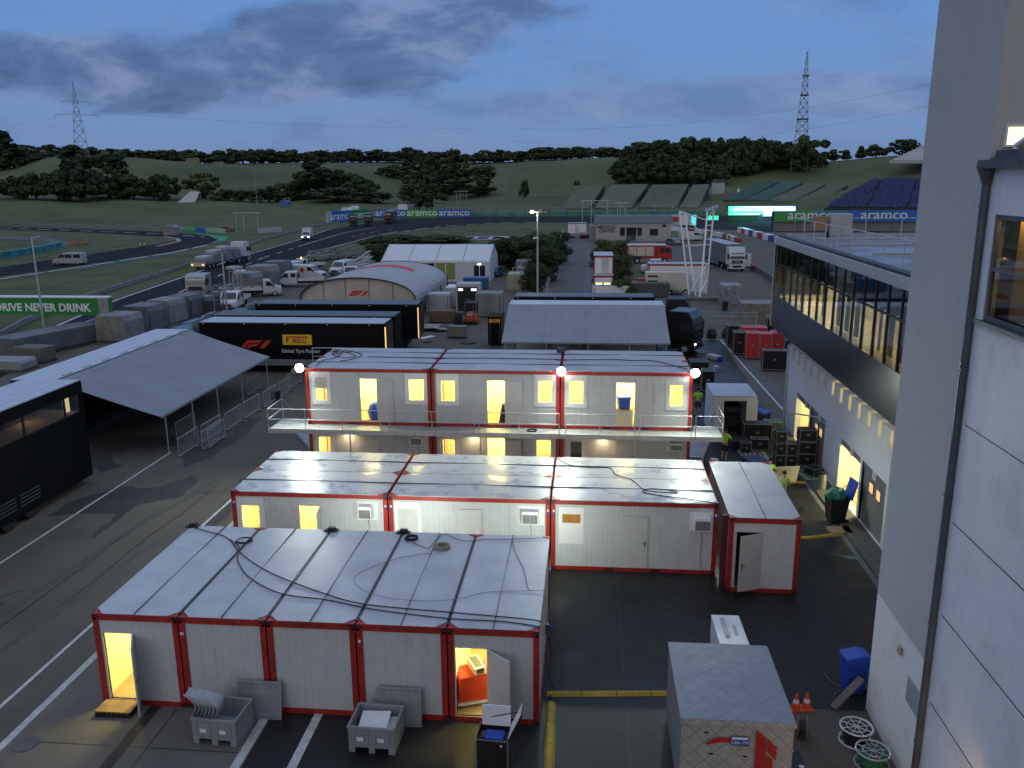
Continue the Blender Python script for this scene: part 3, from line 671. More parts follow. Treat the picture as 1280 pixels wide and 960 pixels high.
# ---- middle block: three long cabins in front, three behind
MX, MY, ML = -13.456, 29.04, 6.095
mid = ['left cabin of the middle row, lit window and lit door beside an air conditioner',
       'middle cabin of the middle row, closed door between white panel and air conditioner',
       'right cabin of the middle row, orange board in its window and closed door']
for i, lb in enumerate(mid):
    o0 = MX+i*ML
    if i == 0:
        t = cabin(lb, o0, MY, 0, 6.06, 2.44, ops=[(.32, 1.12, 1.0, 2.25), (2.62, 3.42, .16, 2.25)], lit=True, seam='x', roofm=m_roofwet, group='site cabins of the middle row', power=100)
        window(t, .32, 1.12, 1.0, 2.25); door(t, 2.62, 3.42, 2.25, 100, 'r'); aircon(t, 5.0, 5.5, 1.9, 2.4)
    elif i == 1:
        t = cabin(lb, o0, MY, 0, 6.06, 2.44, ops=[(2.6, 3.5, .16, 2.3)], seam='x', roofm=m_roofwet, group='site cabins of the middle row')
        window(t, .35, 1.1, 1.0, 2.25, closed=True); door(t, 2.6, 3.5, 2.3, 0, 'r'); aircon(t, 5.03, 5.65, 1.88, 2.39)
    else:
        t = cabin(lb, o0, MY, 0, 6.06, 2.44, ops=[(2.63, 3.55, .16, 2.22)], seam='x', roofm=m_roofwet, group='site cabins of the middle row')
        window(t, .42, 1.08, 1.88, 2.22, board=M('orange board', (.42, .17, .02), .7, var=.15)); door(t, 2.63, 3.55, 2.22, 0, 'l'); aircon(t, 5.18, 5.78, 1.82, 2.33)
        b = B(); b.box(.29, .0275, 1.05, 1.21, .047, 1.73, m_flat); b.build('panel', t)
    for u in (.07, 5.95): b = B(); b.box(u, .005, 2.30, u+.07, .011, 2.38, m_white); b.box(u, .004, 2.18, u+.07, .011, 2.28, m_blue); b.build('sticker', t)
for i, w_ in enumerate(('left', 'middle', 'right')):
    cabin('%s cabin at the back of the middle row, only its wet roof in view' % w_, MX+i*ML, MY+2.455, 0, 6.06, 2.44, seam='x', roofm=m_roofwet, group='rear cabins of the middle row')
t = cabin('cabin set end on right of the middle row, its door ajar on a dark room', 4.975, 27.78, 0, 2.44, 6.06, ops=[(.28, 1.12, .16, 2.25)], rz=-.0139, group=None)
door(t, .28, 1.12, 2.25, 24, 'r')
b = B(); b.box(-.2, .3, .0, .02, .36, 2.75, m_reddk); b.build('gap_light_block', t)  # added board, blocks floodlight leaking through the gap between the cabins
# hinge direction of the ajar leaf is to the right
# ---- rear block, two storeys
RX, RY = -13.422, 38.07
lo_lab = ['ground floor cabin under the left end of the walkway, lit window and shut door', 'ground floor cabin under the middle of the walkway, lit door standing open', 'ground floor cabin under the right end of the walkway, dark window and shut door']
up_lab = ['upper floor cabin at the left end, window half covered by a shutter', 'upper floor cabin in the middle, cable coil on the walkway before it', 'upper floor cabin at the right end, blue sack inside its lit doorway']
for i in range(3):
    o0 = RX+i*ML; X0 = o0
    cabin(['hidden lower cabin behind the left ground floor cabin','hidden lower cabin behind the middle ground floor cabin','hidden lower cabin behind the right ground floor cabin'][i], o0, RY+2.455, 0, 6.06, 2.44, seam='x', group='rear lower cabins of the two storey block')
    cabin('%s upper cabin at the back of the two storey block, only its roof in view' % ('left', 'middle', 'right')[i], o0, RY+2.455, CH, 6.06, 2.44, seam='x', group='rear upper cabins of the two storey block')
    if i == 0:
        t = cabin(lo_lab[i], o0, RY, 0, 6.06, 2.44, ops=[(.42, 1.1, 1.0, 2.2), (2.5, 3.4, .16, 2.3)], lit=True, seam='x', group='ground floor cabins of the two storey block', power=100)
        window(t, .42, 1.1, 1.0, 2.2); door(t, 2.5, 3.4, 2.3, 0, 'r'); aircon(t, 5.05, 5.62, 1.9, 2.36)
        u = cabin(up_lab[i], o0, RY, CH, 6.06, 2.44, ops=[(.44, 1.08, 1.1, 2.36), (2.64, 3.44, .16, 2.26), (4.95, 5.78, 1.22, 2.32)], lit=True, seam='x', group='upper floor cabins of the two storey block', power=130)
        window(u, .44, 1.08, 1.15, 2.36, shutter=.5); door(u, 2.64, 3.44, 2.26, 176, 'r'); window(u, 4.95, 5.78, 1.22, 2.32)
    elif i == 1:
        t = cabin(lo_lab[i], o0, RY, 0, 6.06, 2.44, ops=[(.42, 1.1, 1.0, 2.2), (2.62, 3.46, .16, 2.25), (4.92, 5.7, 1.0, 2.25)], lit=True, seam='x', group='ground floor cabins of the two storey block', power=100)
        window(t, .42, 1.1, 1.0, 2.2); door(t, 2.62, 3.46, 2.25, 160, 'r'); window(t, 4.92, 5.7, 1.0, 2.25)
        u = cabin(up_lab[i], o0, RY, CH, 6.06, 2.44, ops=[(.40, 1.17, 1.2, 2.3), (2.65, 3.48, .16, 2.26), (5.0, 5.75, 1.22, 2.34)], lit=True, seam='x', group='upper floor cabins of the two storey block', power=130)
        window(u, .40, 1.17, 1.2, 2.3); door(u, 2.65, 3.48, 2.26, 176, 'r'); window(u, 5.0, 5.75, 1.22, 2.34)
    else:
        t = cabin(lo_lab[i], o0, RY, 0, 6.06, 2.44, ops=[(.44, 1.06, .9, 2.2), (2.56, 3.5, .16, 2.34)], seam='x', group='ground floor cabins of the two storey block')
        window(t, .44, 1.06, .9, 2.2, dark=True); door(t, 2.56, 3.5, 2.34, 0, 'r'); aircon(t, 5.1, 5.68, 1.9, 2.28)
        u = cabin(up_lab[i], o0, RY, CH, 6.06, 2.44, ops=[(.36, 1.1, 1.2, 2.36), (2.59, 3.43, .16, 2.25), (4.98, 5.66, 1.14, 2.22)], lit=True, seam='x', group='upper floor cabins of the two storey block', power=130)
        window(u, .36, 1.1, 1.2, 2.36); door(u, 2.59, 3.43, 2.25, 176, 'r'); window(u, 4.98, 5.66, 1.14, 2.22)
    lp = B(); lp.box(1.9, -.10, 2.42, 2.12, .048, 2.50, m_white); lp.box(1.93, -.08, 2.39, 2.09, .03, 2.419, E_('bulkhead', (1, .8, .5), 3)); lp.build('door_lamp', t)
    light('AREA', 'lamp_light', (2.0, -.25, 2.35), 7, (1, .70, .38), size=.3, par=t)
# ---- walkway in front of the upper floor
DY = 37.02; DX0, DX1 = -15.0, 6.15
wk = T('walkway', 'galvanised steel walkway with railings along the upper floor cabins', 'walkway', (0, 0, 0))
b = B(); m_deck = M('deck', (.42, .42, .40), .45, .3, var=.2, scale=4, groove=('X', .25, .01), gd=.4)
b.box(DX0, DY, CH-.05, DX1, RY-.03, CH-.01, m_deck); b.box(DX0, DY-.02, CH-.16, DX1, DY+.02, CH+.06, m_galv); b.build('deck', wk)
for a_, c_ in ((DX0, RX-.05), (RX+18.4, DX1)): b = B(); b.box(a_, RY, CH-.05, c_, RY+.95, CH-.01, m_deck); b.build('landing', wk)
def rail(pts, name='railing'):
    b = B()
    for a, c in zip(pts, pts[1:]):
        a = Vector(a); c = Vector(c)
        for h in (1.02, .52): b.tube(a+Vector((0,0,h)), c+Vector((0,0,h)), .021, m_galv)
        for p_ in (a, c): b.tube(p_+Vector((0,0,-.15)), p_+Vector((0,0,1.02)), .02, m_galv)
        n_ = max(1, round((c-a).length/1.9)); 
        for k in range(1, n_): b.tube(a.lerp(c, k/n_)+Vector((0,0,-.15)), a.lerp(c, k/n_)+Vector((0,0,1.02)), .018, m_galv)
    return b.build(name, wk)
xs_ = [DX0+.03, -11.75, -7.6, -3.3, .95, 5.0]
segs = [(-15.0+.03, -9.9), (-9.45, -4.25), (-3.85, -2.4), (-1.0, .95), (1.1, 3.05), (3.3, 6.1)]
segs = [(DX0+.03, -9.6), (-9.15, -5.15), (-4.95, -1.25), (-.95, 2.15), (2.4, 4.7), (4.9, 6.1)]
for a, c in segs: rail([(a, DY+.0, CH), (c, DY, CH)])
rail([(DX0+.03, DY, CH), (DX0+.03, RY+.9, CH)], 'end_railing'); rail([(DX1-.03, DY, CH), (DX1-.03, RY+.9, CH)], 'end_railing')
for x in (-11.1, -8.95, -4.9, -.9, 2.25, 5.3):
    b = B(); b.tube((x, DY+.12, 0), (x, DY+.12, CH-.05), .035, m_galv, 8); b.build('post', wk)
for sx, lb in ((DX0+.04, 'steel stairs going down at the left end of the walkway'), (RX+18.42, 'steel stairs going down at the right end of the walkway')):
    st = T('staircase', lb, 'stairs', (sx, RY+.95, 0)); wd = (RX-.1)-DX0-.05 if sx < 0 else DX1-(RX+18.42)-.05
    n_ = 14
    for k in range(n_):
        b = B(); zz_ = CH-.02-(k+1)*CH/(n_+1); b.box(.04, k*.24, zz_-.03, wd-.04, k*.24+.25, zz_, m_galv); b.build('tread', st)
    for X_ in (.0, wd):
        b = B(); b.prism([(0, CH-.22), (0, CH-.02), (n_*.24+.1, .12), (n_*.24+.1, 0), (n_*.24-.1, 0)], 'x', X_-.015, X_+.015, m_galv); b.build('stringer', st)
        b = B(); b.path([(X_, 0, CH+1.0), (X_, n_*.24, 1.1), (X_, n_*.24, 0)], .02, m_galv); b.path([(X_, 0, CH+.5), (X_, n_*.24, .6)], .016, m_galv); b.build('handrail', st)
# ---- floodlights on the rear block
m_lampface = E_('flood lamp', (1.0, .98, .88), 40)
def flood(x, y, z, ang, label, power=260, tilt=40, lr=1.):
    t = T('floodlight', label, 'floodlight', (x, y, z), ang)
    b = B(); b.box(-.03, -.06, -.12, .03, .0, .14, m_dkgrey); b.box(-.15, -.10, .0, .15, -.06, .03, m_dkgrey); b.build('bracket', t)
    b = B(); b.cbox((0, -.20, .06), (.34, .16, .28), m_dkgrey, rx=R(-tilt+15)); b.build('housing', t, bev=.01)
    b = B(); b.lathe([(.06*lr, -.36), (.15*lr, -.34), (.205*lr, -.29), (.205*lr, -.27)], m_lampface, 16, (0, 0, .03), 'y'); b.build('lamp', t, smooth=True)
    light('SPOT', 'lamp_light', (0, -.36, .0), power, (.90, 1, .86), size=.12, rot=(R(90-tilt), 0, R(180)), par=t, spot=R(165), blend=.9)
    return t
flood(-13.55, RY-.03, 2*CH+.02, R(0), 'lit floodlight at the left top corner of the two storey cabins', 1500)
flood(-1.2, RY-.03, 2*CH+.02, R(0), 'lit floodlight over the second joint of the two storey cabins', 1500)
flood(4.86, RY-.03, 2*CH+.02, R(0), 'lit floodlight at the right top corner of the two storey cabins', 1500)
# floods on the back wall of the front row, aimed at the middle row
for x, lb, pw, rz_ in ((-8.2, 'floodlight behind the front row aimed at the middle cabins, left one', 130, R(180)), (-6.0, 'floodlight behind the front row aimed at the middle cabins, centre one', 230, R(180)), (-1.45, 'floodlight at the back right corner of the front row', 230, R(182))):
    t = flood(x, FY+6.06+.02, CH-.38, rz_, lb, pw, tilt=12, lr=.55)
# ---- cables and fixtures lying on the roofs
def cable(label, pts, r=.018, m=None, name='cable', wig=0):
    b = B(); rr = random.Random(len(label)); out = []
    P_ = [Vector(p) for p in pts]
    for i in range(len(P_)-1):
        p0 = P_[max(0, i-1)]; p1 = P_[i]; p2 = P_[i+1]; p3 = P_[min(len(P_)-1, i+2)]
        for k in range(6):
            t_ = k/6; out.append(.5*((2*p1)+(p2-p0)*t_+(2*p0-5*p1+4*p2-p3)*t_*t_+(3*p1-p0-3*p2+p3)*t_**3))
    out.append(P_[-1]); b.path(out, r, m or m_cable, 5)
    return b.build(name, label=label, cat='cable')
def rp(px, py, z): return tuple(G(px, py, z))
zr = CH+.045
cable('upper of two black cables across the front row roofs', [rp(*q, zr) for q in [(244,660),(262,665),(284,672),(300,690),(322,707),(352,722),(400,740),(455,755),(560,765),(660,774),(677,778)]])
cable('lower of two black cables across the front row roofs', [rp(*q, zr) for q in [(284,672),(299,684),(297,700),(312,722),(352,742),(410,750),(470,762),(560,773),(630,777),(676,784)]])
cable('thin grey cable looping over the fourth and fifth front roofs', [rp(*q, zr) for q in [(538,691),(500,697),(462,710),(443,722),(452,736),(480,746),(530,751),(575,748),(610,740),(680,738)]], .008, m_grey)
cable('thin black cable at the back edge of the front row roofs', [rp(*q, zr) for q in [(516,678),(530,684),(537,684),(548,672),(556,668),(580,676),(610,674),(640,674),(683,672)]], .01)
cable('short dark lead down the rightmost front roof', [rp(*q, zr) for q in [(640,676),(645,692),(655,712),(660,735),(668,738)]], .009)
cable('black cable across the right roof of the middle row', [rp(*q, zr) for q in [(697,573),(712,581),(735,584),(762,585),(770,593),(790,600),(803,611),(815,614),(845,616),(838,613),(812,611),(804,615),(830,620),(862,624),(900,630)]], .018)
cable('cable along the joint of the right upper roofs', [(x, RY+2.4+.15*math.sin(x*1.7), 2*CH+.05) for x in (-1.0, 0, 1.2, 2.2, 3.2)]+[(4.6, RY+.5, 2*CH+.05)], .02)
cable('cable tangle on the left end of the upper roof', [rp(*q, 2*CH+.05) for q in [(394,458),(405,450),(420,447),(430,440),(445,445),(430,447),(415,442),(432,438),(452,443),(440,449),(425,451)]], .018)
cable('cable along the joint of the left and middle upper roofs', [(x, RY+2.42+.05*math.sin(x*2.1), 2*CH+.05) for x in (-11, -9, -7, -5, -3, -1.4)], .02)
def coil(label, c, r, rr_, m, n=4, name='cable_coil'):
    b = B()
    for k in range(n):
        q = r*(1-.06*k); b.path([(c[0]+q*math.cos(a*math.pi/9)+.01*k, c[1]+q*math.sin(a*math.pi/9)*.85, c[2]+rr_*1.6*(k%3)) for a in range(19)], rr_, m, 5)
    return b.build(name, label=label, cat='cable coil')
coil('black cable coil on the fourth front roof', rp(514, 673, zr+.01), .22, .018, m_cable, 5)
coil('pale beige rope coil on the fourth front roof', rp(552, 684, zr+.01), .28, .022, M('rope', (.30, .26, .20), .9), 7)
coil('small loop of cable at the left front roof joint', rp(305, 676, zr+.01), .28, .012, m_cable, 3)
coil('cable coil lying on the walkway deck', tuple(Vector((-2.55, 37.6, CH+.02))), .25, .012, m_cable, 4)
for px_, py_, lb in ((421,441,'small grey junction box on the left upper roof'), (701,440,'small dark junction box on the joint of the upper roofs')):
    p_ = G(px_, py_, 2*CH+.04); b = B(); b.box(-.2,-.15,0,.2,.15,.22, m_ltgrey if px_ < 500 else m_dkgrey); b.box(-.14,-.155,.05,.14,-.151,.17, m_dkgrey); b.build('junction_box', loc=p_, label=lb, cat='junction box', bev=.02)
for i_, (x, lb) in enumerate(((FX+.08,'black lamp bracket on the back left corner of the front row'),(FX+2*GW,'black lamp bracket on the second back joint of the front row'),(FX+3*GW,'black lamp bracket on the third back joint of the front row'))):
    b = B(); b.box(-.22,-.12,0,.22,.10,.05, m_black); b.box(-.10,-.06,.05,.14,.08,.13, m_black); b.build('lamp_bracket', loc=(x, FY+5.95, CH+.0), label=lb, cat='bracket')
# step, trolley, blue sack
b = B(); b.box(0,0,0,1.0,.55,.17, m_black); b.box(0,0,.172,1.0,.55,.185, m_wood)
for k in range(7): b.box(.03+k*.14, -.004, .15, .10+k*.14, .05, .19, m_yel)
b.build('doorstep', loc=(-13.27, 19.13, 0), label='low black step edged in yellow before the leftmost open door', cat='step')
t = T('equipment_trolley', 'trolley under a red cover seen inside the lit right doorway', 'trolley', (-3.05, 20.55, .14), R(20))
m_redcov = M('red cover', (.55, .04, .015), .6, var=.2, bump=.3)
b = B(); b.prism([(-.45,.14),(.45,.14),(.42,.95),(-.42,.9)], 'y', -.3, .35, m_redcov); b.build('cover', t, bev=.03)
b = B(); b.box(-.48,-.34,.08,.48,.38,.135, m_white); b.build('base', t)
for sx in (-.4,.4):
    for sy in (-.28,.3): b = B(); b.tube((sx-.02,sy,.045),(sx+.02,sy,.045),.045,m_rub,10); b.build('wheel', t)
t = T('metal_toolbox', 'white edged black toolbox lying on the red covered trolley', 'toolbox', (-2.95, 20.6, 1.09), R(28))
b = B(); b.box(-.16,-.34,.0,.16,.34,.2, m_white); b.build('case', t, bev=.01); b = B(); b.box(-.11,-.28,.2005,.11,.28,.21, m_dkgrey); b.box(-.1,-.346,.03,.1,-.341,.17, m_black); b.build('panel', t)
def sack(loc, label, m=m_blue, s=1.):
    b = B(); rr = random.Random(3); n_ = 12; prof = [(.20,0),(.30,.08),(.33,.35),(.28,.62),(.16,.74),(.05,.78)]
    vs = []; 
    for r_, h_ in prof:
        for k in range(n_): a = k*math.pi/6; q = r_*(1+rr.uniform(-.12,.12)); vs.append((q*math.cos(a)*s, q*math.sin(a)*s, (h_+rr.uniform(-.02,.02))*s))
    b.add(vs, [[j*n_+k, j*n_+(k+1)%n_, (j+1)*n_+(k+1)%n_, (j+1)*n_+k] for j in range(5) for k in range(n_)]+[list(range(n_))[::-1], list(range(5*n_, 6*n_))], m)
    return b.build('sack', loc=loc, label=label, cat='sack', smooth=True)
b = B(); b.prism([(-.24,0),(.24,0),(.30,.55),(-.30,.55)], 'y', -.22, .22, m_blue); b.box(-.34,-.26,.55,.34,.26,.60, m_blue); b.build('crate', loc=(RX+2*ML+2.95, RY+.55, CH+.9), rz=.2, label='blue plastic tub standing high in the right upper doorway', cat='tub', bev=.01)
b = B(); b.box(-.4,-.3,0,.4,.3,.74, m_inwall); b.box(-.42,-.32,.741,.42,.32,.765, m_wood); b.build('table', loc=(RX+2*ML+2.98, RY+.55, CH+.135), label='small table carrying the blue tub in the right upper cabin', cat='table')
sack((RX+3.25, RY+.6, CH+.135), 'blue sack on the floor inside the left upper doorway', s=1.2)
b = B(); b.prism([(-.2,0),(.2,0),(.05,.9),(-.05,.9)], 'y', -.15, .15, m_cloth); b.build('bag', loc=(RX+ML+3.35, RY+.5, CH+.135), label='dark garment bag leaning inside the middle upper doorway', cat='bag')
# ================================================================== NEAR TOWER AND BLOCK (right edge)
m_render = M('grey render', (.46, .45, .45), .9, streak=.16, var=.05, scale=8, bump=.25, dirt=(.33, .32, .315), dirt_amt=.4, dirt_scale=.25)
m_renderw = M('white render', (.70, .69, .68), .9, streak=.2, var=.04, scale=6, bump=.2, dirt=(.42, .40, .37), dirt_amt=.5, dirt_scale=.5)
m_clad = M('ribbed cladding', (.70, .72, .75), .55, streak=.22, var=.03, groove=('Y', .075, .008), gd=.25, dirt=(.40, .41, .40), dirt_amt=.5, dirt_scale=.6)
m_zinc = M('zinc', (.09, .10, .115), .5, .3, var=.25)
TX = 7.75
tw = T('stair_tower', 'tall plain grey rendered stair tower at the right edge with a white painted foot', 'tower', (0, 0, 0))
b = B(); b.box(TX, 17.75, 3.5, 13.2, 21.2, 24.5, m_render); b.build('wall', tw)
b = B(); b.box(TX+.002, 17.752, 0, 13.19, 21.198, 3.5, m_renderw); b.build('base_wall', tw)
b = B(); b.box(TX-.06, 21.0, 19.3, TX, 21.25, 19.4, m_black); b.tube((TX-.05, 21.2, 18.9), (TX-.05, 21.35, 18.9), .06, m_black); b.build('bracket', tw)
b = B(); b.box(8.0, 17.72, 14.80, 10.6, 17.748, 15.13, E_('lit opening', (1, .82, .50), 1.1)); b.build('lit_window', tw)
b = B(); wall_open(b, 'x', 7.96, 10.7, 14.76, 15.17, 17.70, 17.747, [(8.0, 10.6, 14.80, 15.13)], m_white); b.build('window_frame', tw)
for k, z_ in enumerate((15.6, 16.1, 16.6)): b = B(); b.tube((9.6, 17.6, z_), (9.6, 17.76, z_), .05, m_black); b.build('vent_pipe', tw)
pb = GXp(1127, 812, TX); b = B(); b.box(TX-.09, pb.y-.09, pb.z-.12, TX-.001, pb.y+.09, pb.z+.10, M('lamp box', (.30, .24, .16), .6)); b.build('wall_lamp', tw, bev=.03)
pv = GXp(1146, 880, TX); b = B(); b.box(TX-.015, 17.95, pv.z-.3, TX-.001, 18.7, pv.z+.38, m_ltgrey)
for k in range(9): b.box(TX-.022, 17.98, pv.z-.27+k*.07, TX-.0155, 18.67, pv.z-.24+k*.07, m_grey)
b.build('vent_grille', tw)
b = B(); b.prism([(TX-.02, 0), (TX-.9, 0), (TX-.02, .9)], 'y', 16, 20.7, m_renderw); b = None
nb = T('near_block', 'pale ribbed metal clad building at the right edge with a dark window', 'building', (0, 0, 0))
b = B(); wall_open(b, 'y', -12, 17.74, 0, 14.42, TX, TX+.12, [(15.2, 17.25, 11.45, 13.5), (9.5, 14.0, 11.45, 13.5)], m_clad); b.build('cladding', nb)
b = B(); b.box(TX+.12, -12, 0, 13.0, 17.7, .1, m_grey); b.box(TX+.12, -12, 14.3, 13.0, 17.7, 14.42, m_zinc); b.box(12.9, -12, .1, 13, 17.7, 14.3, m_inwall); b.build('shell', nb)
for k, z_ in enumerate((9.25, 7.09, 4.95, 2.77)):
    b = B(); b.box(TX-.006, -12, z_-.012, TX+.001, 17.4, z_+.012, m_black); b.build('panel_joint', nb)
for (y0, y1) in ((15.2, 17.25), (9.5, 14.0)):
    b = B(); wall_open(b, 'y', y0, y1, 11.45, 12.46, TX+.03, TX+.10, [(y0+.09, y1-.09, 11.54, 12.42)], m_zinc); wall_open(b, 'y', y0, y1, 12.4605, 13.5, TX+.03, TX+.10, [(y0+.09, y1-.09, 12.5, 13.41)], m_zinc); w_ = b.build('window', nb)
    b = B(); b.box(TX+.06, y0+.09, 11.5, TX+.066, y1-.09, 13.45, glass('old glass', refl=.10, transp=.85)); b.build('pane', w_)
    b = B(); b.box(TX-.10, y0-.12, 11.37, TX+.12, y1+.15, 11.45, m_zinc); b.build('sill', w_)
    b = B(); n0 = y0+.1
    while n0 < y0+.2: b.box(TX+.35, y0+.0, 11.5, TX+.37, y0+1.75, 13.45, M('curtain', (.42, .26, .07), .8)); n0 += 1.15
    b.box(TX+.45, y0, 11.3, TX+.47, y1+.6, 13.5, m_dkgrey); b.build('curtain', w_)
light('AREA', 'lamp_light', (TX+.20, 16.2, 13.44), 8, (1, .68, .30), size=.2, par=nb, sy=1.6)
b = B(); b.tube((TX-.06, 17.62, 0), (TX-.06, 17.62, 14.1), .085, m_zinc, 10); b.tube((TX-.06, 17.62, 14.05), (TX-.09, 17.62, 14.42), .085, m_zinc, 10, .2)
for z_ in (1.6, 4.6, 7.6, 10.4, 13.6): b.tube((TX-.06, 17.62, z_), (TX-.06, 17.62, z_+.05), .10, m_zinc, 10)
b.build('downpipe', nb)
b = B(); b.box(TX-.22, -12, 14.36, TX+.05, 17.78, 14.52, m_zinc); b.box(TX+.0, -12, 14.52, TX+.4, 17.74, 14.56, m_zinc); b.box(TX+.05, 16.6, 14.56, 8.9, 17.66, 14.70, m_zinc); b.build('gutter', nb)
b = B(); b.path([(TX+.25, 17.3, 14.55), (TX+.25, 17.3, 14.75), (TX+.35, 17.15, 14.88), (TX+.7, 16.6, 14.92), (TX+1.4, 15.5, 14.92)], .07, m_alu, 10); b.build('bent_pipe', nb)
b = B(); b.box(TX-.14, 13.6, 2.5, TX, 13.9, 2.75, m_dkgrey); b.box(TX-.15, 13.63, 2.52, TX-.141, 13.87, 2.7, E_('wall lamp', (1, .62, .28), 8)); b.build('wall_lamp', nb)
light('SPOT', 'lamp_light', (TX-.45, 13.7, 2.6), 90, (1, .62, .30), size=.12, rot=(R(68), 0, R(18)), par=nb, spot=R(150), blend=1)

# ================================================================== PIT BUILDING
PX, PE = 11.5, 48.6; GX_, GE = 10.5, 49.2
pit = T('pit_building', 'long white pit building with garages under an overhanging dark glass storey', 'building', (0, 0, 0))
m_pit = M('pit white', (.66, .67, .69), .7, streak=.12, var=.04, dirt=(.48, .47, .45), dirt_amt=.4, dirt_scale=.4)
m_pitband = M('pit band', (.62, .60, .56), .8, var=.05)
gar = [(43.35, 46.15, .1, 2.75), (40.35, 43.15, .1, 2.75), (34.85, 37.75, .1, 2.72), (31.7, 34.6, .1, 2.72), (26.0, 28.9, .1, 2.72)]
b = B(); wall_open(b, 'y', 21.2, PE, 0, 3.55, PX, PX+.3, gar, m_pit); b.build('wall', pit)
b = B(); vents = [(23.2+k*1.32, 23.85+k*1.32, 4.22, 4.9) for k in range(19)]
wall_open(b, 'y', 21.2, PE, 3.55, 4.92, PX-.03, PX+.3, vents, m_pitband); b.build('band', pit)
for (y0, y1, z0, z1) in vents:
    lit_ = y0 < 39.5
    b = B(); b.box(PX+.12, y0+.44, z0+.05, PX+.16, y1-.03, z1, E_('vent light', (1, .82, .34), 1.1) if lit_ and 'vent light' not in bpy.data.materials else (bpy.data.materials['vent light'] if lit_ else m_ltgrey)); b.box(PX+.02, y0+.02, z0, PX+.25, y0+.42, z1, m_pitband); b.build('window', pit)
b = B(); b.box(PX-.12, PE-.14, 0, PX-.02, PE-.02, 4.9, m_galv); b.build('downpipe', pit)
b = B(); b.box(PX+.3, PE-.3, 0, 30, PE, 4.9, m_pit); b.build('end_wall', pit)
m_shut = M('garage door grey', (.16, .165, .17), .5, var=.05, groove=('Z', .26, .008), gd=.5)
def pit_door(y0, y1, z1, num):
    b = B(); b.box(PX+.10, y0, .1, PX+.15, y1, z1, m_shut); d = b.build('garage_door', pit)
    for k in (0, 1):
        c = y0+(y1-y0)*(.55 if k else .25)
        b = B(); b.box(PX+.085, c-.02, 1.62, PX+.099, c+.52, 2.12, m_black); b.box(PX+.08, c+.03, 1.67, PX+.0845, c+.47, 2.07, E_('door pane', (.9, .52, .22), .55) if 'door pane' not in bpy.data.materials else bpy.data.materials['door pane']); b.build('window', d)
def plate(y, z, s_):
    b = B(); b.box(PX+.03, y-.2, z, PX+.045, y+.2, z+.42, m_white); p_ = b.build('number_plate', pit)
    text_mesh('number', s_, .34, m_black, p_, (PX+.028, y, z+.08), rot=(R(90), 0, R(-90)))
pit_door(40.35, 43.15, 2.4, '4'); pit_door(31.7, 34.6, 2.4, '3'); pit_door(26, 28.9, 2.4, '2')
for (y0, y1, z0, z1) in gar:
    b = B(); b.box(PX+.06, y0, 2.4, PX+.16, y1, z1, m_shut); b.build('lintel', pit)
plate(44.3, 2.36, '17'); plate(41.6, 2.36, '16'); plate(36.2, 2.36, '17'); plate(33.2, 2.36, '3')
b = B(); b.box(PX+.02, 43.15, .1, PX+.2, 43.35, 2.75, m_galv); b.build('post', pit); b = B(); b.box(PX+.02, 34.6, .1, PX+.2, 34.85, 2.72, m_galv); b.build('post', pit)
for (y0, y1) in ((43.35, 46.15), (34.85, 37.75)):
    b = B(); X2 = 15.5
    b.box(PX+.3, y0-1, .05, X2, y1+1, .10, m_infloor); b.box(X2, y0-1, .1, X2+.1, y1+1, 3.3, m_inwall); b.box(PX+.31, y0-1.1, .1, X2, y0-1, 3.3, m_inwall); b.box(PX+.31, y1+1, .1, X2, y1+1.1, 3.3, m_inwall); b.box(PX+.31, y0-1, 3.3, X2, y1+1, 3.4, m_flat)
    b.build('garage_interior', pit)
    light('AREA', 'lamp_light', (13.4, (y0+y1)/2, 3.2), 300 if y0 < 40 else 130, (1, .84, .38), size=1.6, par=pit)
# lamp arm on the pier
b = B(); la = GXp(1033, 533, PX); b.path([tuple(la), (PX-.35, la.y-.1, la.z+.45), (PX-.9, la.y+.1, la.z+.5), (PX-1.5, la.y+.7, la.z+.45)], .04, m_ltgrey, 6); b.cbox((PX-1.5, la.y+.9, la.z+.42), (.3, .6, .12), m_ltgrey); b.build('lamp_arm', pit)
# soffit and glass storey
m_soff = M('polished dark panel', (.012, .014, .018), .06, var=.1, spec=.9, groove=('Y', 1.3, .02), gd=.9)
m_span = M('spandrel', (.022, .026, .033), .28, var=.08, spec=.6)
b = B(); b.face([(GX_, 21.2, 5.9), (GX_, GE, 5.9), (PX-.03, GE-.55, 4.92), (PX-.03, 21.2, 4.92)], m_soff); b.build('soffit', pit)
b = B(); b.box(GX_, 21.2, 5.9, GX_+.12, GE, 7.72, m_span); b.build('spandrel', pit)
b = B(); b.box(GX_-.03, 21.2, 10.55, GX_+.25, GE+.05, 10.95, m_alu); b.box(GX_+.12, 21.2, 10.95, GX_+.5, GE, 11.05, m_black); b.build('fascia', pit)
m_curt = glass('curtain glass', refl=.16, transp=.7)
b = B(); b.box(GX_+.02, 21.2, 7.72, GX_+.035, GE, 10.55, m_curt); gl = b.build('glass_wall', pit)
y = 21.2; k = 0
while y < GE+.01:
    b = B(); b.box(GX_-.02, y-.03, 7.72, GX_+.10, y+.03, 10.55, m_black); b.build('mullion', gl); y += 1.333
b = B(); b.box(GX_-.01, 21.2, 9.45, GX_+.09, GE, 9.53, m_black); b.build('transom', gl)
b = B(); b.box(GX_-.05, GE, 5.9, GX_+.07, GE+.09, 10.95, m_galv); b.build('corner_post', pit)
b = B(); b.box(GX_+.12, GE-.12, 5.9, 30, GE, 10.6, m_span); b.build('end_cladding', pit)
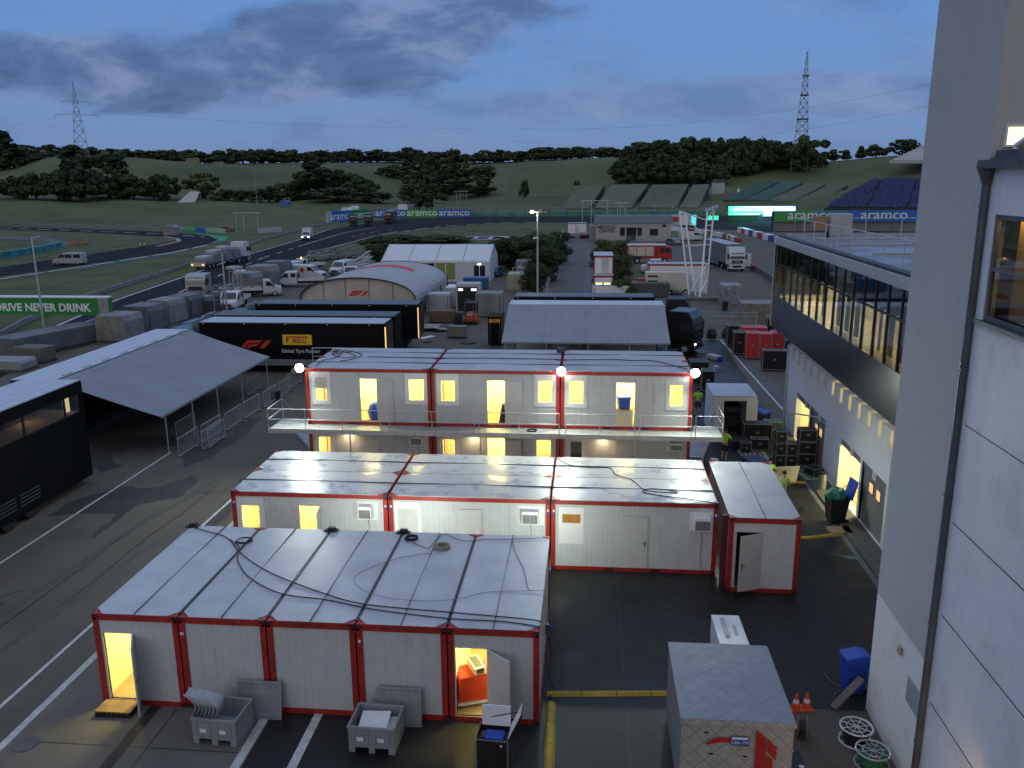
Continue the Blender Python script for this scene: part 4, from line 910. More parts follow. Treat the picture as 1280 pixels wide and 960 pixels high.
b = B(); b.box(GX_+.13, 21.2, 7.6, 30, GE-.13, 7.7, m_infloor); b.box(GX_+2.6, 21.2, 7.7, GX_+2.7, GE-.13, 9.5, M('corridor wall', (.30, .29, .22), .8)); b.box(GX_+.13, 21.2, 9.54, GX_+4, GE-.13, 9.6, m_dkgrey); b.build('corridor', pit)
rr = random.Random(5); y = 21.9
while y < GE-.5:
    w_ = rr.uniform(.3, .75); b = B()
    if rr.random() < .8: b.box(GX_+.55, y, 7.75, GX_+.57, y+w_, 9.5, M('blind', (.55, .52, .28), .9) if 'blind' not in bpy.data.materials else bpy.data.materials['blind']); b.build('blind', pit)
    y += 1.333
for y in (24, 29, 34, 39, 44, 47.5): light('AREA', 'lamp_light', (GX_+1.5, y, 9.5), 100 if y < 38 else 170, (1, .90, .50), size=.4, sy=3.6, par=pit)
for y in (28, 32.5, 36.5): b = B(); b.box(GX_+1.3, y, 9.46, GX_+1.42, y+2.4, 9.5, m_tubelamp); b.build('tube_lamp', pit)
m_proof = M('flat roof', (.16, .17, .185), .55, var=.15, scale=.4, dirt=(.26, .28, .31), dirt_amt=.8, dirt_scale=.25, rvar=.3, spec=.4)
b = B(); b.box(GX_+.5, 21.2, 10.9, 44, GE, 11.0, m_proof); b.build('roof', pit)
b = B(); b.box(GX_+.5, GE-.3, 11.0, 44, GE, 11.12, m_ltgrey); b.build('parapet', pit)
for y in (GE-3, GE-7, GE-12): b = B(); b.box(12, y, 11.005, 44, y+.15, 11.09, m_ltgrey); b.build('roof_joint', pit)
b = B(); a0 = (11.4, GE-.6); pts_ = [(11.35, 21.4+k*2.1) for k in range(14)]
for (x, y) in pts_: b.tube((x, y, 11.0), (x, y, 12.0), .022, m_galv, 6)
b.tube((11.35, 21.4, 12.0), (11.35, pts_[-1][1], 12.0), .022, m_galv, 6)
for k in range(12):
    b.tube((11.35+k*1.9, pts_[-1][1], 11.0), (11.35+k*1.9, pts_[-1][1], 12.0), .022, m_galv, 6)
b.tube((11.35, pts_[-1][1], 12.0), (11.35+20.9, pts_[-1][1], 12.0), .022, m_galv, 6); b.build('roof_railing', pit)
# sign box standing behind roof edge
t = T('roof_sign_box', 'small back to back sign box on a post above the pit building roof edge', 'sign box', tuple(GY(1034, 300, 47.5).xy) + (11.0,))
b = B(); b.box(-.1,-.1,0,.1,.1,.35, m_black); b.build('post', t); b = B(); b.box(-.85,-.1,.45,.0,.1,1.15, M('tan board', (.35, .22, .12), .7)); b.build('tan_board', t)
b = B(); b.box(.02,-.35,.12,1.15,.3,1.3, m_ltgrey); b.build('white_board', t, bev=.02)

# ================================================================== TENTS, MARQUEE, MEDICAL CENTRE
m_pvc = M('white pvc', (.62, .64, .68), .45, var=.04)
mq = T('marquee', 'white frame marquee with four roof bays and glazed doors', 'marquee', (-29.6, 119.3, 0))
mw, mdp, me_, mr_ = 15.6, 10.5, 3.0, 4.9
b = B(); b.face([(0,0,me_),(mw,0,me_),(mw,mdp/2,mr_),(0,mdp/2,mr_)], m_pvc); b.face([(0,mdp,me_),(mw,mdp,me_),(mw,mdp/2,mr_),(0,mdp/2,mr_)], m_pvc); b.build('roof', mq)
b = B()
for k in range(5): x = mw*k/4; b = B(); b.tube((x, 0, me_+.03), (x, mdp/2, mr_+.03), .06, m_ltgrey, 4); b.build('roof_beam', mq)
b = B(); wall_open(b, 'x', 0, mw, 0, me_-.25, 0, .08, [(5.1,7.6,.3,2.6),(7.9,10.6,.3,2.6),(13.3,14.9,.3,2.3)], m_pvc); b.face([(mw,0,0),(mw,mdp,0),(mw,mdp,me_),(mw,mdp/2,mr_),(mw,0,me_)], m_pvc); b.face([(0,0,0),(0,mdp,0),(0,mdp,me_),(0,mdp/2,mr_),(0,0,me_)], m_pvc); b.face([(0,mdp,0),(mw,mdp,0),(mw,mdp,me_),(0,mdp,me_)], m_pvc); b.build('wall', mq)
b = B(); b.box(-.1,-.12,me_-.3,mw+.1,0.02,me_+.02, m_white); b.build('eaves', mq)
for (x0,x1,z1,m) in ((5.1,7.6,2.6,m_glassdk),(7.9,10.6,2.6,M('green blind', (.16,.20,.05), .6, emit=(.5,.6,.15), es=.02)),(13.3,14.9,2.3,m_glassdk)):
    b = B(); b.box(x0,.03,.3,x1,.05,z1,m); w_ = b.build('window', mq); b = B(); b.box((x0+x1)/2-.06,-.02,.3,(x0+x1)/2+.06,.03,z1,m_white); b.build('frame', w_)
b = B(); b.box(13.9,-.1,2.42,14.3,-.02,2.55, E_('marquee lamp', (1,.95,.8), 3)); b.build('door_lamp', mq)
# barrel tent
dm = T('barrel_tent', 'grey barrel roofed paddock tent with a red logo on its arched front', 'tent', (-23.6, 84.5, 0), R(-1))
m_silver = M('silver canvas', (.40, .395, .39), .5, .0, var=.08, scale=.3, bump=.1)
m_front = M('gable film', (.55, .50, .44), .45, var=.12, scale=.5, bump=.4)
DW, DE, DA, DL = 6.1, 2.2, 4.55, 17.5
arc = [(-DW*math.cos(math.pi*k/20)*1.0, DE+(DA-DE)*math.sin(math.pi*k/20)**.85) for k in range(21)]
b = B()
for (x0,z0),(x1,z1) in zip(arc, arc[1:]): b.face([(x0,-.35,z0),(x1,-.35,z1),(x1,DL,z1),(x0,DL,z0)], m_silver)
b.build('roof', dm, smooth=True)
b = B(); b.face([(x,0,z-.03) for x,z in arc]+[(DW,0,DE-.1),(-DW,0,DE-.1)], m_front); b.build('gable', dm)
for y_ in (-.36, DL): b = B(); b.path([(x,y_,z) for x,z in arc], .07, m_black, 5); b.build('arch_frame', dm)
for x in (-3.6,-1.3,1.2,3.7): b = B(); h_ = interp(x, [a[0] for a in arc], [a[1] for a in arc]); b.box(x-.025,-.04,DE-.1,x+.025,-.005,h_-.05, m_dkgrey); b.build('frame_post', dm)
for x in (-DW, DW):
    for y in (0, 4.3, 8.7, 13.1, 17.4): b = B(); b.tube((x,y,0),(x,y,DE),.07,m_dkgrey,6); b.build('leg', dm)
b = B(); b.face([(DW-.05,8,0),(DW-.05,DL,0),(DW-.05,DL,DE),(DW-.05,8,DE)], m_silver); b.build('side_curtain', dm); b = B(); b.face([(-DW,0,0),(-DW,DL,0),(-DW,DL,DE),(-DW,0,DE)], m_silver); b.build('side_curtain', dm)
F1 = [[(0,0),(.62,.68),(.80,.86),(.98,.96),(1.2,1),(2.85,1),(2.48,.64),(1.35,.64),(1.12,.58),(.95,.46),(.52,0)],
      [(.66,0),(1.05,.40),(1.2,.5),(1.4,.54),(2.38,.54),(2.05,.22),(1.52,.22),(1.4,.17),(1.24,0)],
      [(2.35,0),(3.30,1),(3.98,1),(3.0,0)]]
m_f1 = M('logo red', (.62, .045, .03), .5, var=.05, emit=(.6,.04,.02), es=.0)
def f1(par, loc, s, m=m_f1, d=.006, rz=0, flip=1, name='logo'):
    b = B()
    for pl in F1: b.prism([((x-2)*s, y*s) for x, y in pl], 'y', -d, 0, m)
    o = b.build(name, par, loc, rz); return o
f1(dm, (.1, -.02, 2.65), .55)
# red sweep on the roof
b = B(); 
for k in range(6, 14):
    t0 = (k-6)/8; t1 = (k-5)/8; p0, p1 = arc[k], arc[k+1]; w0 = .25+1.3*math.sin(math.pi*t0)*.5; w1 = .25+1.3*math.sin(math.pi*t1)*.5
    b.face([(p0[0], 9+w0*2, p0[1]+.03), (p1[0], 9+w1*2, p1[1]+.03), (p1[0], 10.4+w1*3, p1[1]+.03), (p0[0], 10.4+w0*3, p0[1]+.03)], m_f1)
b.build('roof_stripe', dm)
# medical centre
mc0, mc1 = G(738, 303.5), G(835, 301.5); mwd = 18.6
md = T('medical_centre', 'low flat grey roofed white medical centre building', 'building', (mc0.x+1.2, 199.5, 0), R(-1))
m_mc = M('mc wall', (.42, .40, .38), .8, var=.06)
b = B(); wall_open(b, 'x', 0, 17.2, 0, 4.1, 0, .3, [(5.6,6.7,1.2,3.1),(7.0,9.3,.1,3.1),(9.6,10.6,1.2,3.1),(12.4,14.3,1.2,2.8),(15.3,16.1,3.2,3.8)], m_mc); b.box(0,.3,0,.3,12,4.1,m_mc); b.box(16.9,.3,0,17.2,12,4.1,m_mc); b.box(.3,11.7,0,16.9,12,4.1,m_mc); b.build('wall', md)
b = B(); b.box(-1.5,1,0,0,8,3.4,m_grey); b.build('side_annex', md)
b = B(); b.prism([(-.3,4.1),(12.3,4.1),(11.5,5.6),(1.9,5.6)], 'x', -.4, 17.6, M('mc roof', (.11,.115,.12), .7, var=.1)); b.build('roof', md)
for k, (x0,x1,z0,z1) in enumerate([(5.6,6.7,1.2,3.1),(9.6,10.6,1.2,3.1),(12.4,14.3,1.2,2.8),(15.3,16.1,3.2,3.8)]): b = B(); b.box(x0,.15,z0,x1,.2,z1,m_glassdk); b.build('window', md)
b = B(); b.box(7.0,.15,.1,9.3,.2,3.1,m_glassdk); b.build('door', md); b = B(); b.box(6.9,-1.6,3.15,9.5,0,3.3,m_grey); b.build('canopy', md); b = B(); b.tube((6.95,-1.5,0),(6.95,-1.5,3.15),.08,m_ltgrey); b.build('post', md)
text_mesh('lettering', 'MEDICAL', .98, m_black, md, (2.55, -.03, 2.85), sx=1.05, bold=.02); text_mesh('lettering', 'CENTER', .98, m_black, md, (2.55, -.03, 2.0), sx=1.05, bold=.02)
# gate cabin far left of it, small red-edged cabins by the road
def minicabin(label, loc, sx, sy, h, rz=0, lit=False, openp=False, cat='site cabin', name='small_cabin'):
    t = T(name, label, cat, loc, rz); b = B()
    for x in (0, sx-.15):
        for y in (0, sy-.15): b.box(x,y,0,x+.15,y+.15,h,m_red)
    b.box(0,0,h-.2,sx,.15,h-.001,m_red); b.box(0,sy-.15,h-.2,sx,sy,h-.001,m_red); b.box(0,.15,h-.2,.15,sy-.15,h-.001,m_red); b.box(sx-.15,.15,h-.2,sx,sy-.15,h-.001,m_red); b.build('frame', t)
    b = B(); b.box(.05,.03,0.02,sx-.05,sy-.03,h-.19,m_flat); b.build('wall', t)
    b = B(); b.box(.02,.02,h,sx-.02,sy-.02,h+.06,m_roof); b.build('roof', t)
    if lit:
        for x0 in (.3, sx-1.15): b = B(); b.box(x0,.015,1.0,x0+.75,.028,1.75,E_('lit pane', (1,.8,.3), 1.1) if 'lit pane' not in bpy.data.materials else bpy.data.materials['lit pane']); b.build('window', t)
    else:
        b = B(); b.box(sx*.4,.015,.1,sx*.4+.9,.028,2.1,m_door); b.build('door', t)
    return t
minicabin('white gate cabin with red corners at the end of the access road', tuple(G(709, 292))[:2]+(0,), 5.2, 3, 2.7)
p_ = G(741.5, 374); minicabin('lower of two small cabins beside the road, with lit windows', (p_.x, 104.0, 0), 2.45, 6, 2.6, lit=True); minicabin('small cabin stacked on top behind the lit one beside the road', (p_.x, 105.5, 2.7), 2.45, 5.5, 2.2)
p_ = G(812, 370); minicabin('red framed white cabin with a generator before it, left of the truss masts', (p_.x, 108.5, 0), 7.4, 2.5, 3.6)
# ================================================================== VEHICLES (forward is +X, origin on the ground)
m_vwhite = M('vehicle white', (.62, .63, .64), .35, var=.04, coat=.3)
m_vred = M('vehicle red', (.42, .03, .02), .35, var=.05, coat=.3)
m_head = E_('headlight lit', (1, .92, .75), 14); m_headoff = M('headlight glass', (.5, .5, .5), .1, spec=.8)
m_tail = M('tail lamp', (.3, .01, .01), .3)
def wheel(par, x, y, r=.36, w=.22):
    b = B(); b.lathe([(r*.9, -w/2), (r, -w/2+.03), (r, w/2-.03), (r*.9, w/2)], m_rub, 14, (0,0,0), 'y'); o = b.build('wheel', par, (x, y, r))
    s = 1 if y > 0 else -1; b = B(); b.lathe([(r*.55, s*w*.35), (r*.5, s*(w/2+.012)), (r*.15, s*(w/2+.02))], m_ltgrey, 10, (0,0,0), 'y'); b.build('rim', o)
def place(px, py, head): g_ = G(px, py); return (g_.x, g_.y, 0), R(head)
def lamps(t, x, ys, z, lit, w=.28, h=.16):
    for y in ys: b = B(); b.box(x, y-w/2, z-h/2, x+.03, y+w/2, z+h/2, m_head if lit else m_headoff); b.build('headlight', t)
def van(label, pos, kind='panel', lit=False, body=None, logo=None, beacon=False):
    body = body or m_vwhite; t = T('van' if kind in ('panel','minibus') else 'flatbed_truck' if kind in ('flat','crew') else 'box_van', label, 'van' if kind in ('panel','minibus','box') else 'pickup truck', pos[0], pos[1])
    Lh = 2.65
    if kind in ('panel', 'minibus'):
        prof = [(-Lh,.35),(Lh-.05,.35),(Lh,.75),(Lh-.1,1.05),(1.65,1.28),(.95,2.0),(.6,2.12),(-Lh+.1,2.15),(-Lh,1.9)]
    elif kind == 'crew': prof = [(-.55,.45),(Lh-.05,.4),(Lh,.8),(Lh-.1,1.1),(1.75,1.3),(1.15,2.0),(.85,2.1),(-.5,2.1)]
    else: prof = [(.35,.45),(Lh-.05,.4),(Lh,.8),(Lh-.1,1.1),(1.85,1.32),(1.3,2.0),(1.0,2.1),(.4,2.1)]
    b = B(); b.prism(prof, 'y', -.97, .97, body); b.build('body', t, bev=.06, seg=2)
    a, c = (1.62,1.32),(.98,1.98)
    if kind == 'crew': a, c = (1.72,1.34),(1.18,1.98)
    if kind in ('flat','box'): a, c = (1.82,1.36),(1.33,1.98)
    n_ = Vector((c[1]-a[1], 0, a[0]-c[0])).normalized()*.03
    b = B(); b.add([(a[0]+n_.x,-.84,a[1]+n_.z),(a[0]+n_.x,.84,a[1]+n_.z),(c[0]+n_.x,.74,c[1]+n_.z),(c[0]+n_.x,-.74,c[1]+n_.z),(a[0]-.05,-.84,a[1]),(a[0]-.05,.84,a[1]),(c[0]-.05,.74,c[1]),(c[0]-.05,-.74,c[1])], [[0,1,2,3],[4,7,6,5],[0,4,5,1],[1,5,6,2],[2,6,7,3],[3,7,4,0]], m_glassdk); b.build('windscreen', t)
    for y in (-1,1):
        b = B(); q = [(a[0]-.12,1.35),(a[0]-.6,1.9),(c[0]-.55,1.9),(c[0]-.55,1.35)]; b.prism(q, 'y', y*.965, y*.985, m_glassdk)
        b.build('side_window', t)
        if kind in ('crew',): b = B(); b.prism([(.28,1.35),(.28,1.9),(-.35,1.9),(-.35,1.35)], 'y', y*.965, y*.985, m_glassdk); b.build('side_window', t)
        if kind == 'minibus':
            for x0 in (-.9,-2.4): b = B(); b.prism([(x0,1.3),(x0,1.9),(x0+1.2,1.9),(x0+1.2,1.3)], 'y', y*.965, y*.985, m_glassdk); b.build('side_window', t)
        b = B(); b.box(a[0]-.25, y*1.0, 1.25, a[0]-.13, y*1.16, 1.5, m_black); b.build('mirror', t)
    lamps(t, Lh-.04, (-.72,.72), .88, lit)
    b = B(); b.box(Lh-.03,-.5,.62,Lh+.03,.5,.9,m_black); b.box(Lh-.06,-.95,.36,Lh+.07,.95,.56,m_dkgrey); b.build('bumper', t)
    r0 = -1.75
    if kind in ('flat','crew'):
        x1 = -.62 if kind == 'crew' else .28; x0 = -4.1 if kind == 'crew' else -3.2; r0 = -2.5 if kind == 'crew' else -2.1
        b = B(); b.box(x0,-1.03,.78,x1,1.03,.86,m_dkgrey); b.box(x0+.1,-.4,.5,x1+.3,.4,.78,m_black); b.build('chassis', t)
        b = B(); b.box(x0,-1.05,.86,x1,-1.0,1.22,body); b.box(x0,1.0,.86,x1,1.05,1.22,body); b.box(x0,-1.0,.86,x0+.05,1.0,1.22,body); b.box(x1-.05,-1.0,.86,x1,1.0,1.9,m_dkgrey); b.build('dropside', t)
    if kind == 'box':
        b = B(); b.box(-3.3,-1.08,.7,.28,1.08,2.85,body); b.build('cargo_box', t, bev=.04); r0 = -2.2
        b = B(); b.box(-3.2,-.5,.45,.4,.5,.7,m_black); b.build('chassis', t)
    if logo: b = B(); b.lathe([(.33,0),(.33,.02)], logo, 16, (-.4,-1.0,1.45), 'y'); b.build('door_logo', t)
    if beacon: b = B(); b.lathe([(.09,2.12),(.09,2.3),(.03,2.36)], E_('beacon', (1,.45,.08), 5) if 'beacon' not in bpy.data.materials else bpy.data.materials['beacon'], 8, (.9,0,0)); b.build('beacon', t)
    for y in (-.86,.86):
        wheel(t, 1.75, y); wheel(t, r0, y)
    return t
van('white panel van coming down the track with its headlights on', ((G(384,300).x, G(384,300).y, 0), R(-80)), 'box', lit=True)
van('white flatbed parked nose on beside the black trailers, alone below the crate row', place(292,386,-82), 'crew')
van('white van second up the row, in front of a grey tarpaulined load', place(283,0,0) if 0 else place(305,356,-80), 'crew')
van('white double cab dropside truck seen side on, parked left of the barrel tent', place(368,358,192), 'crew')
van('white panel van with a red round logo on its side', place(385,349,-8), 'panel', logo=m_f1)
van('white van parked behind the one with the round logo', place(362,345,-100), 'panel')
van('white flatbed with an orange beacon lit on its cab', place(383,339,-120), 'flat', beacon=True)
van('small white dropside truck facing away beside the crate row', place(326,370,20), 'flat')
van('pale minibus driving on the infield track at the far left', place(88,331,184), 'minibus', body=M('silver van', (.35,.37,.38), .4))
van('white van standing among the lifts left of the marquee', place(428,343,-100), 'panel'); van('second white van among the lifts, nearer the barrel tent', place(440,350,-80), 'flat')
def lorry_cab(label, pos, col, lit=False, h=3.6, rigid=False, open_door=False, name='truck_cab', par=None):
    t = T(name, label, 'truck', pos[0], pos[1]) if par is None else par
    b = B(); b.prism([(-1.15,1.0),(1.1,1.0),(1.17,1.5),(1.1,2.5),(.95,3.0),(.6,h),(-1.1,h)], 'y', -1.24, 1.24, col); b.build('cab', t, bev=.07, seg=2)
    b = B(); b.add([(1.19,-1.12,1.95),(1.19,1.12,1.95),(1.02,1.05,2.82),(1.02,-1.05,2.82),(1.05,-1.12,1.95),(1.05,1.12,1.95),(.9,1.05,2.82),(.9,-1.05,2.82)], [[0,1,2,3],[4,7,6,5],[0,4,5,1],[1,5,6,2],[2,6,7,3],[3,7,4,0]], m_glassdk); b.build('windscreen', t)
    b = B(); b.box(1.15,-.85,1.25,1.2,.85,1.72,m_black); b.box(1.16,-.7,.62,1.215,.7,.95,m_black); b.build('grille', t)
    b = B(); b.box(.9,-1.22,.42,1.2,1.22,1.0,col); b.build('bumper', t, bev=.04)
    lamps(t, 1.19, (-.98,.98), .8, lit, .3, .2)
    for y in (-1,1):
        b = B(); b.prism([(.9,1.95),(.75,2.7),(-.1,2.7),(-.1,1.95)], 'y', y*1.235, y*1.255, m_glassdk); b.build('side_window', t)
        b = B(); b.box(.95, y*1.28, 1.9, 1.1, y*1.5, 2.6, m_black); b.build('mirror', t)
        wheel(t, .35, y*1.05, .5, .3)
        if not rigid: wheel(t, -3.2, y*1.0, .5, .4)
    b = B(); b.box(-4.2 if not rigid else -1.2,-.42,.6,-1.1,.42,1.0,m_black); b.box(-1.0,-1.1,.5,.9,1.1,1.0,m_black); b.build('chassis', t)
    if open_door: b = B(); b.cbox((.6,1.75,1.75),(.06,1.0,2.0),col,rz=R(-10)); b.build('door', t)
    return t
def semi_trailer(par, x0, x1, side, roof, z0=1.15, z1=4.0, ribs=0):
    b = B(); b.box(x0,-1.27,z0,x1,1.27,z1,side); b.build('trailer_body', par, bev=.03)
    b = B(); b.box(x0+.05,-1.24,z1+.002,x1-.05,1.24,z1+.03,roof); b.build('trailer_roof', par)
    b = B(); b.box(x0+.4,-1.0,.75,x1-1,1.0,z0-.01,m_black); b.build('chassis', par)
    b = B(); b.box(x0+4.6,-1.2,.45,x1-3.6,-1.15,z0,side); b.box(x0+4.6,1.15,.45,x1-3.6,1.2,z0,side); b.build('side_skirt', par)
    for k in range(3):
        for y in (-1.05,1.05): wheel(par, x0+1.6+k*1.3, y, .5, .34)
# big white lorry on the right, driver's door open
t = lorry_cab('white articulated lorry facing the camera with its cab door open', ((21.7+1.0, 134.8, 0), R(-83)), m_vwhite, open_door=True, h=3.7, name='lorry')
semi_trailer(t, -14.6, -1.4, M('grey curtain', (.13,.14,.15), .6, var=.1), M('lorry roof', (.34,.40,.40), .5))
b = B(); b.box(1.2,-.4,1.4,1.21,.4,1.55,m_ltgrey); b.build('badge', t)
# red white and blue race lorry side on behind the medical centre
t = lorry_cab('white lorry with a red and white printed open side parked before the green stands', ((GY(797,262,245).x+1.4, 246, 0), R(180)), m_vwhite, name='lorry')
semi_trailer(t, -15.0, -1.4, M('race print', (.50,.48,.46), .5), m_vwhite)
b = B(); b.box(-6.6,1.28,1.5,-2.2,1.31,3.6,m_vred); b.box(-9.8,1.28,1.3,-6.6,1.30,2.4,m_ltgrey); b.box(-11,1.28,2.2,-7.4,1.32,3.4,m_vred); b.box(-12.8,1.28,1.2,-10.2,1.33,3.8,m_white); b.box(-14.99,1.28,1.2,-13.6,1.34,3.95,E_('cyan panel', (.15,.75,.85), .55)); b.build('side_panel', t)
# three dark trucks on the track by the aramco boards
for px, py, hd, lb in ((442,283,-78,'dark truck tractor leftmost of the three by the banners'), (461,282.5,-80,'dark truck tractor in the middle of the three by the banners'), (486,279.5,-84,'dark lorry with grey trailer, rightmost of the three by the banners')):
    t = lorry_cab(lb, place(px, py, hd), m_black, h=3.8)
    b = B(); b.box(1.12,-1.0,2.95,1.19,1.0,3.35,M('cab stripe', (.5,.42,.3), .5)); b.build('sun_visor', t)
    if px == 486: semi_trailer(t, -14, -1.4, m_dkgrey, m_grey)
# low loader truck driving away on the track
lp_, lr_ = place(279, 331, 86)
t = lorry_cab('low loader truck with crane parts driving away up the track', ((lp_[0]+.8, lp_[1]+6, 0), lr_), m_vwhite, name='low_loader')
b = B(); b.box(-15,-1.25,.75,-2,1.25,.95,m_dkgrey); b.box(-15.2,-1.25,.6,-15,1.25,1.2,M('rear board', (.6,.45,.3), .6)); b.build('trailer_deck', t)
for k, (x0, x1, h) in enumerate(((-14.6,-11.4,2.2),(-11,-8,2.9),(-7.6,-5,3.3),(-4.6,-2.2,3.0))):
    b = B(); b.box(x0,-1.1,.96,x1,1.1,h-.5,m_grey); b.box(x0+.3,-.9,h-.5,x1-.4,.9,h,m_ltgrey); b.build('machine_load', t, bev=.08)
for k in range(3):
    for y in (-1.0,1.0): wheel(t, -13.4+k*1.3, y, .45, .3)
for y in (-.95,.95): b = B(); b.box(-15.23,y-.15,.8,-15.2,y+.15,1.0,E_('tail lit', (1,.5,.25), 1.5) if 'tail lit' not in bpy.data.materials else bpy.data.materials['tail lit']); b.build('tail_lamp', t)
# silver cab parked before the crate row
lorry_cab('silver truck cab standing at the track side end of the crate row', place(250, 374, -85), M('silver cab', (.36,.38,.40), .35, .3), h=3.2)
# fire engine
fp = place(812, 329, 0); t = T('fire_engine', 'red and cream fire engine parked beside the medical centre', 'fire engine', fp[0], fp[1])
m_cream = M('cream', (.60,.56,.46), .45, var=.05)
b = B(); b.box(-3.9,-1.22,.9,1.1,1.22,3.1,m_vred); b.build('body', t, bev=.05)
b = B(); b.prism([(1.15,.8),(3.6,.8),(3.7,1.4),(3.5,2.2),(3.25,2.95),(1.15,2.95)], 'y', -1.2, 1.2, m_vred); b.build('cab', t, bev=.06)
for k in range(3): b = B(); b.box(-3.7+k*1.45,-1.25,1.35,-2.35+k*1.45,-1.222,2.85,m_cream); b.build('locker_shutter', t)
b = B(); b.box(-3.9,-1.2,3.1,2.6,1.2,3.2,m_white); b.box(-3.6,-.3,3.2,1,.3,3.38,m_alu); b.build('roof', t)
b = B(); b.prism([(1.6,1.9),(1.6,2.7),(2.4,2.7),(2.4,1.9)], 'y', -1.23, -1.201, m_glassdk); b.prism([(2.6,1.9),(2.6,2.7),(3.1,2.7),(3.4,1.9)], 'y', -1.23, -1.201, m_glassdk); b.build('side_window', t)
b = B(); b.cbox((3.55,0,2.35),(.06,2.1,.9),m_glassdk,ry=R(-16)); b.build('windscreen', t)
for x in (-2.2,2.5):
    for y in (-1.05,1.05): wheel(t, x, y, .52, .32)
b = B(); b.box(-2.85,-1.24,.85,-1.55,-1.221,1.32,m_black); b.build('wheel_arch', t); lamps(t, 3.66, (-.9,.9), 1.0, False)
van('white pickup standing nose to the left behind the generator cabin', place(822,341,178), 'crew')
def car(label, pos, col):
    t = T('car', label, 'car', pos[0], pos[1]); b = B(); b.prism([(-2.1,.3),(2.15,.3),(2.2,.65),(1.3,.85),(.7,1.35),(-.9,1.4),(-1.7,.95),(-2.15,.9)], 'y', -.88, .88, col); b.build('body', t, bev=.06)
    b = B(); b.prism([(1.1,.92),(.62,1.3),(-.85,1.33),(-1.45,.97)], 'y', -.89, .89, m_glassdk); b.build('side_window', t)
    for x in (-1.35,1.35):
        for y in (-.78,.78): wheel(t, x, y, .32, .2)
    lamps(t, 2.17, (-.6,.6), .62, False, .3, .12); return t
car('dark red car parked at the far end of the access road', place(729,297.5,95), M('dark red car', (.12,.02,.02), .3, coat=.4))
car('dark car beside the dark red one by the medical centre annex', place(739,296.5,92), m_blackgl)
car('grey car parked at the right corner of the medical centre', place(842,306,-60), M('grey car', (.12,.12,.125), .3, coat=.4))
van('white van half hidden by the truss masts right of the medical centre', place(863,301,20), 'panel')

# ================================================================== BLACK HOSPITALITY TRAILERS
m_trblack = M('trailer black', (.005, .0055, .0065), .6, var=.15, spec=.12)
m_trroof = M('trailer roof white', (.50, .55, .62), .45, var=.06, groove=('Y', .42, .03), gd=.7)
m_trroofd = M('trailer roof dark', (.10, .115, .14), .5, var=.1, groove=('Y', .4, .03), gd=.6)
def black_trailer(label, xc0, xc1, y0, z1, roof, cab=True, litend=True, name='race_trailer', d=2.5, z0=1.1):
    t = T(name, label, 'trailer', (xc0, y0, 0)); Ln = xc1-xc0
    b = B(); b.box(0,0,z0,Ln,d,z1,m_trblack); b.build('body', t, bev=.04)
    b = B(); b.box(.06,.04,z1+.002,Ln-.06,d-.04,z1+.05,roof); b.build('roof', t)
    b = B(); b.box(.6,.25,.55,Ln-1,d-.25,z0-.005,m_black); b.build('chassis', t)
    b = B(); b.box(.9,.02,.62,Ln-5.2,.06,z0,m_grey); b.build('side_skirt', t)
    for k in range(3):
        for y in (.25,d-.25): wheel(t, Ln-4.2+k*1.25, y, .48, .32)
    if litend:
        b = B(); b.box(Ln-.02,.02,z0+.1,Ln+.02,.22,z1-.25,E_('door glow', (1,.55,.18), .9) if 'door glow' not in bpy.data.materials else bpy.data.materials['door glow']); b.build('lit_door_edge', t)
        b = B(); b.box(Ln,.24,z0+.1,Ln+.05,d-.1,z1-.15,m_blackgl); b.build('rear_door', t)
    for k in range(int(Ln/3.2)+1): b = B(); b.box(.3+k*3.2,-.05,z1-.12,.42+k*3.2,-.0,z1-.05,m_ltgrey); b.build('marker_lamp', t)
    return t
p1 = black_trailer('nearest black race trailer, red logo and yellow tyre sign on its side', -29.3, -15.0, 60.5, 3.86, m_trroof)
f1(p1, (-25.0+29.3+.05, -.006, 1.92), .63, d=.012)
def tyre_sign(par, x, z, w, h, y=-.012):
    b = B(); b.box(x, y, z, x+w, y+.01, z+h, M('sign yellow', (.80,.52,.03), .5) if 'sign yellow' not in bpy.data.materials else bpy.data.materials['sign yellow']); s_ = b.build('sponsor_sign', par)
    mr_ = bpy.data.materials.get('sign red') or M('sign red', (.50,.02,.015), .5)
    b = B(); b.box(x+w*.12, y-.006, z+h*.70, x+w*.88, y-.002, z+h*.84, mr_); b.box(x+w*.12, y-.006, z+h*.22, x+w*.19, y-.002, z+h*.70, mr_); b.box(x+w*.19, y-.006, z+h*.46, x+w*.235, y-.002, z+h*.56, mr_); b.build('sign_letter_stroke', s_)
    text_mesh('sign_text', 'IRELLI', h*.62, mr_, s_, (x+w*.575, y-.005, z+h*.20), bold=h*.02, sx=w/h*.30)
tyre_sign(p1, 6.45, 2.22, 2.25, .78)
text_mesh('lettering', 'Global Tyre Partner', .40, m_white, p1, (7.8, -.008, 1.62), sx=.92)
p2 = black_trailer('middle one of the three parallel black trailers, plain dark ribbed roof', -29.6, -14.9, 63.3, 3.95, m_trroofd, litend=False)
p3 = black_trailer('farthest of the three parallel black trailers, just before the barrel tent', -28.4, -14.3, 69.3, 4.0, m_trroofd)
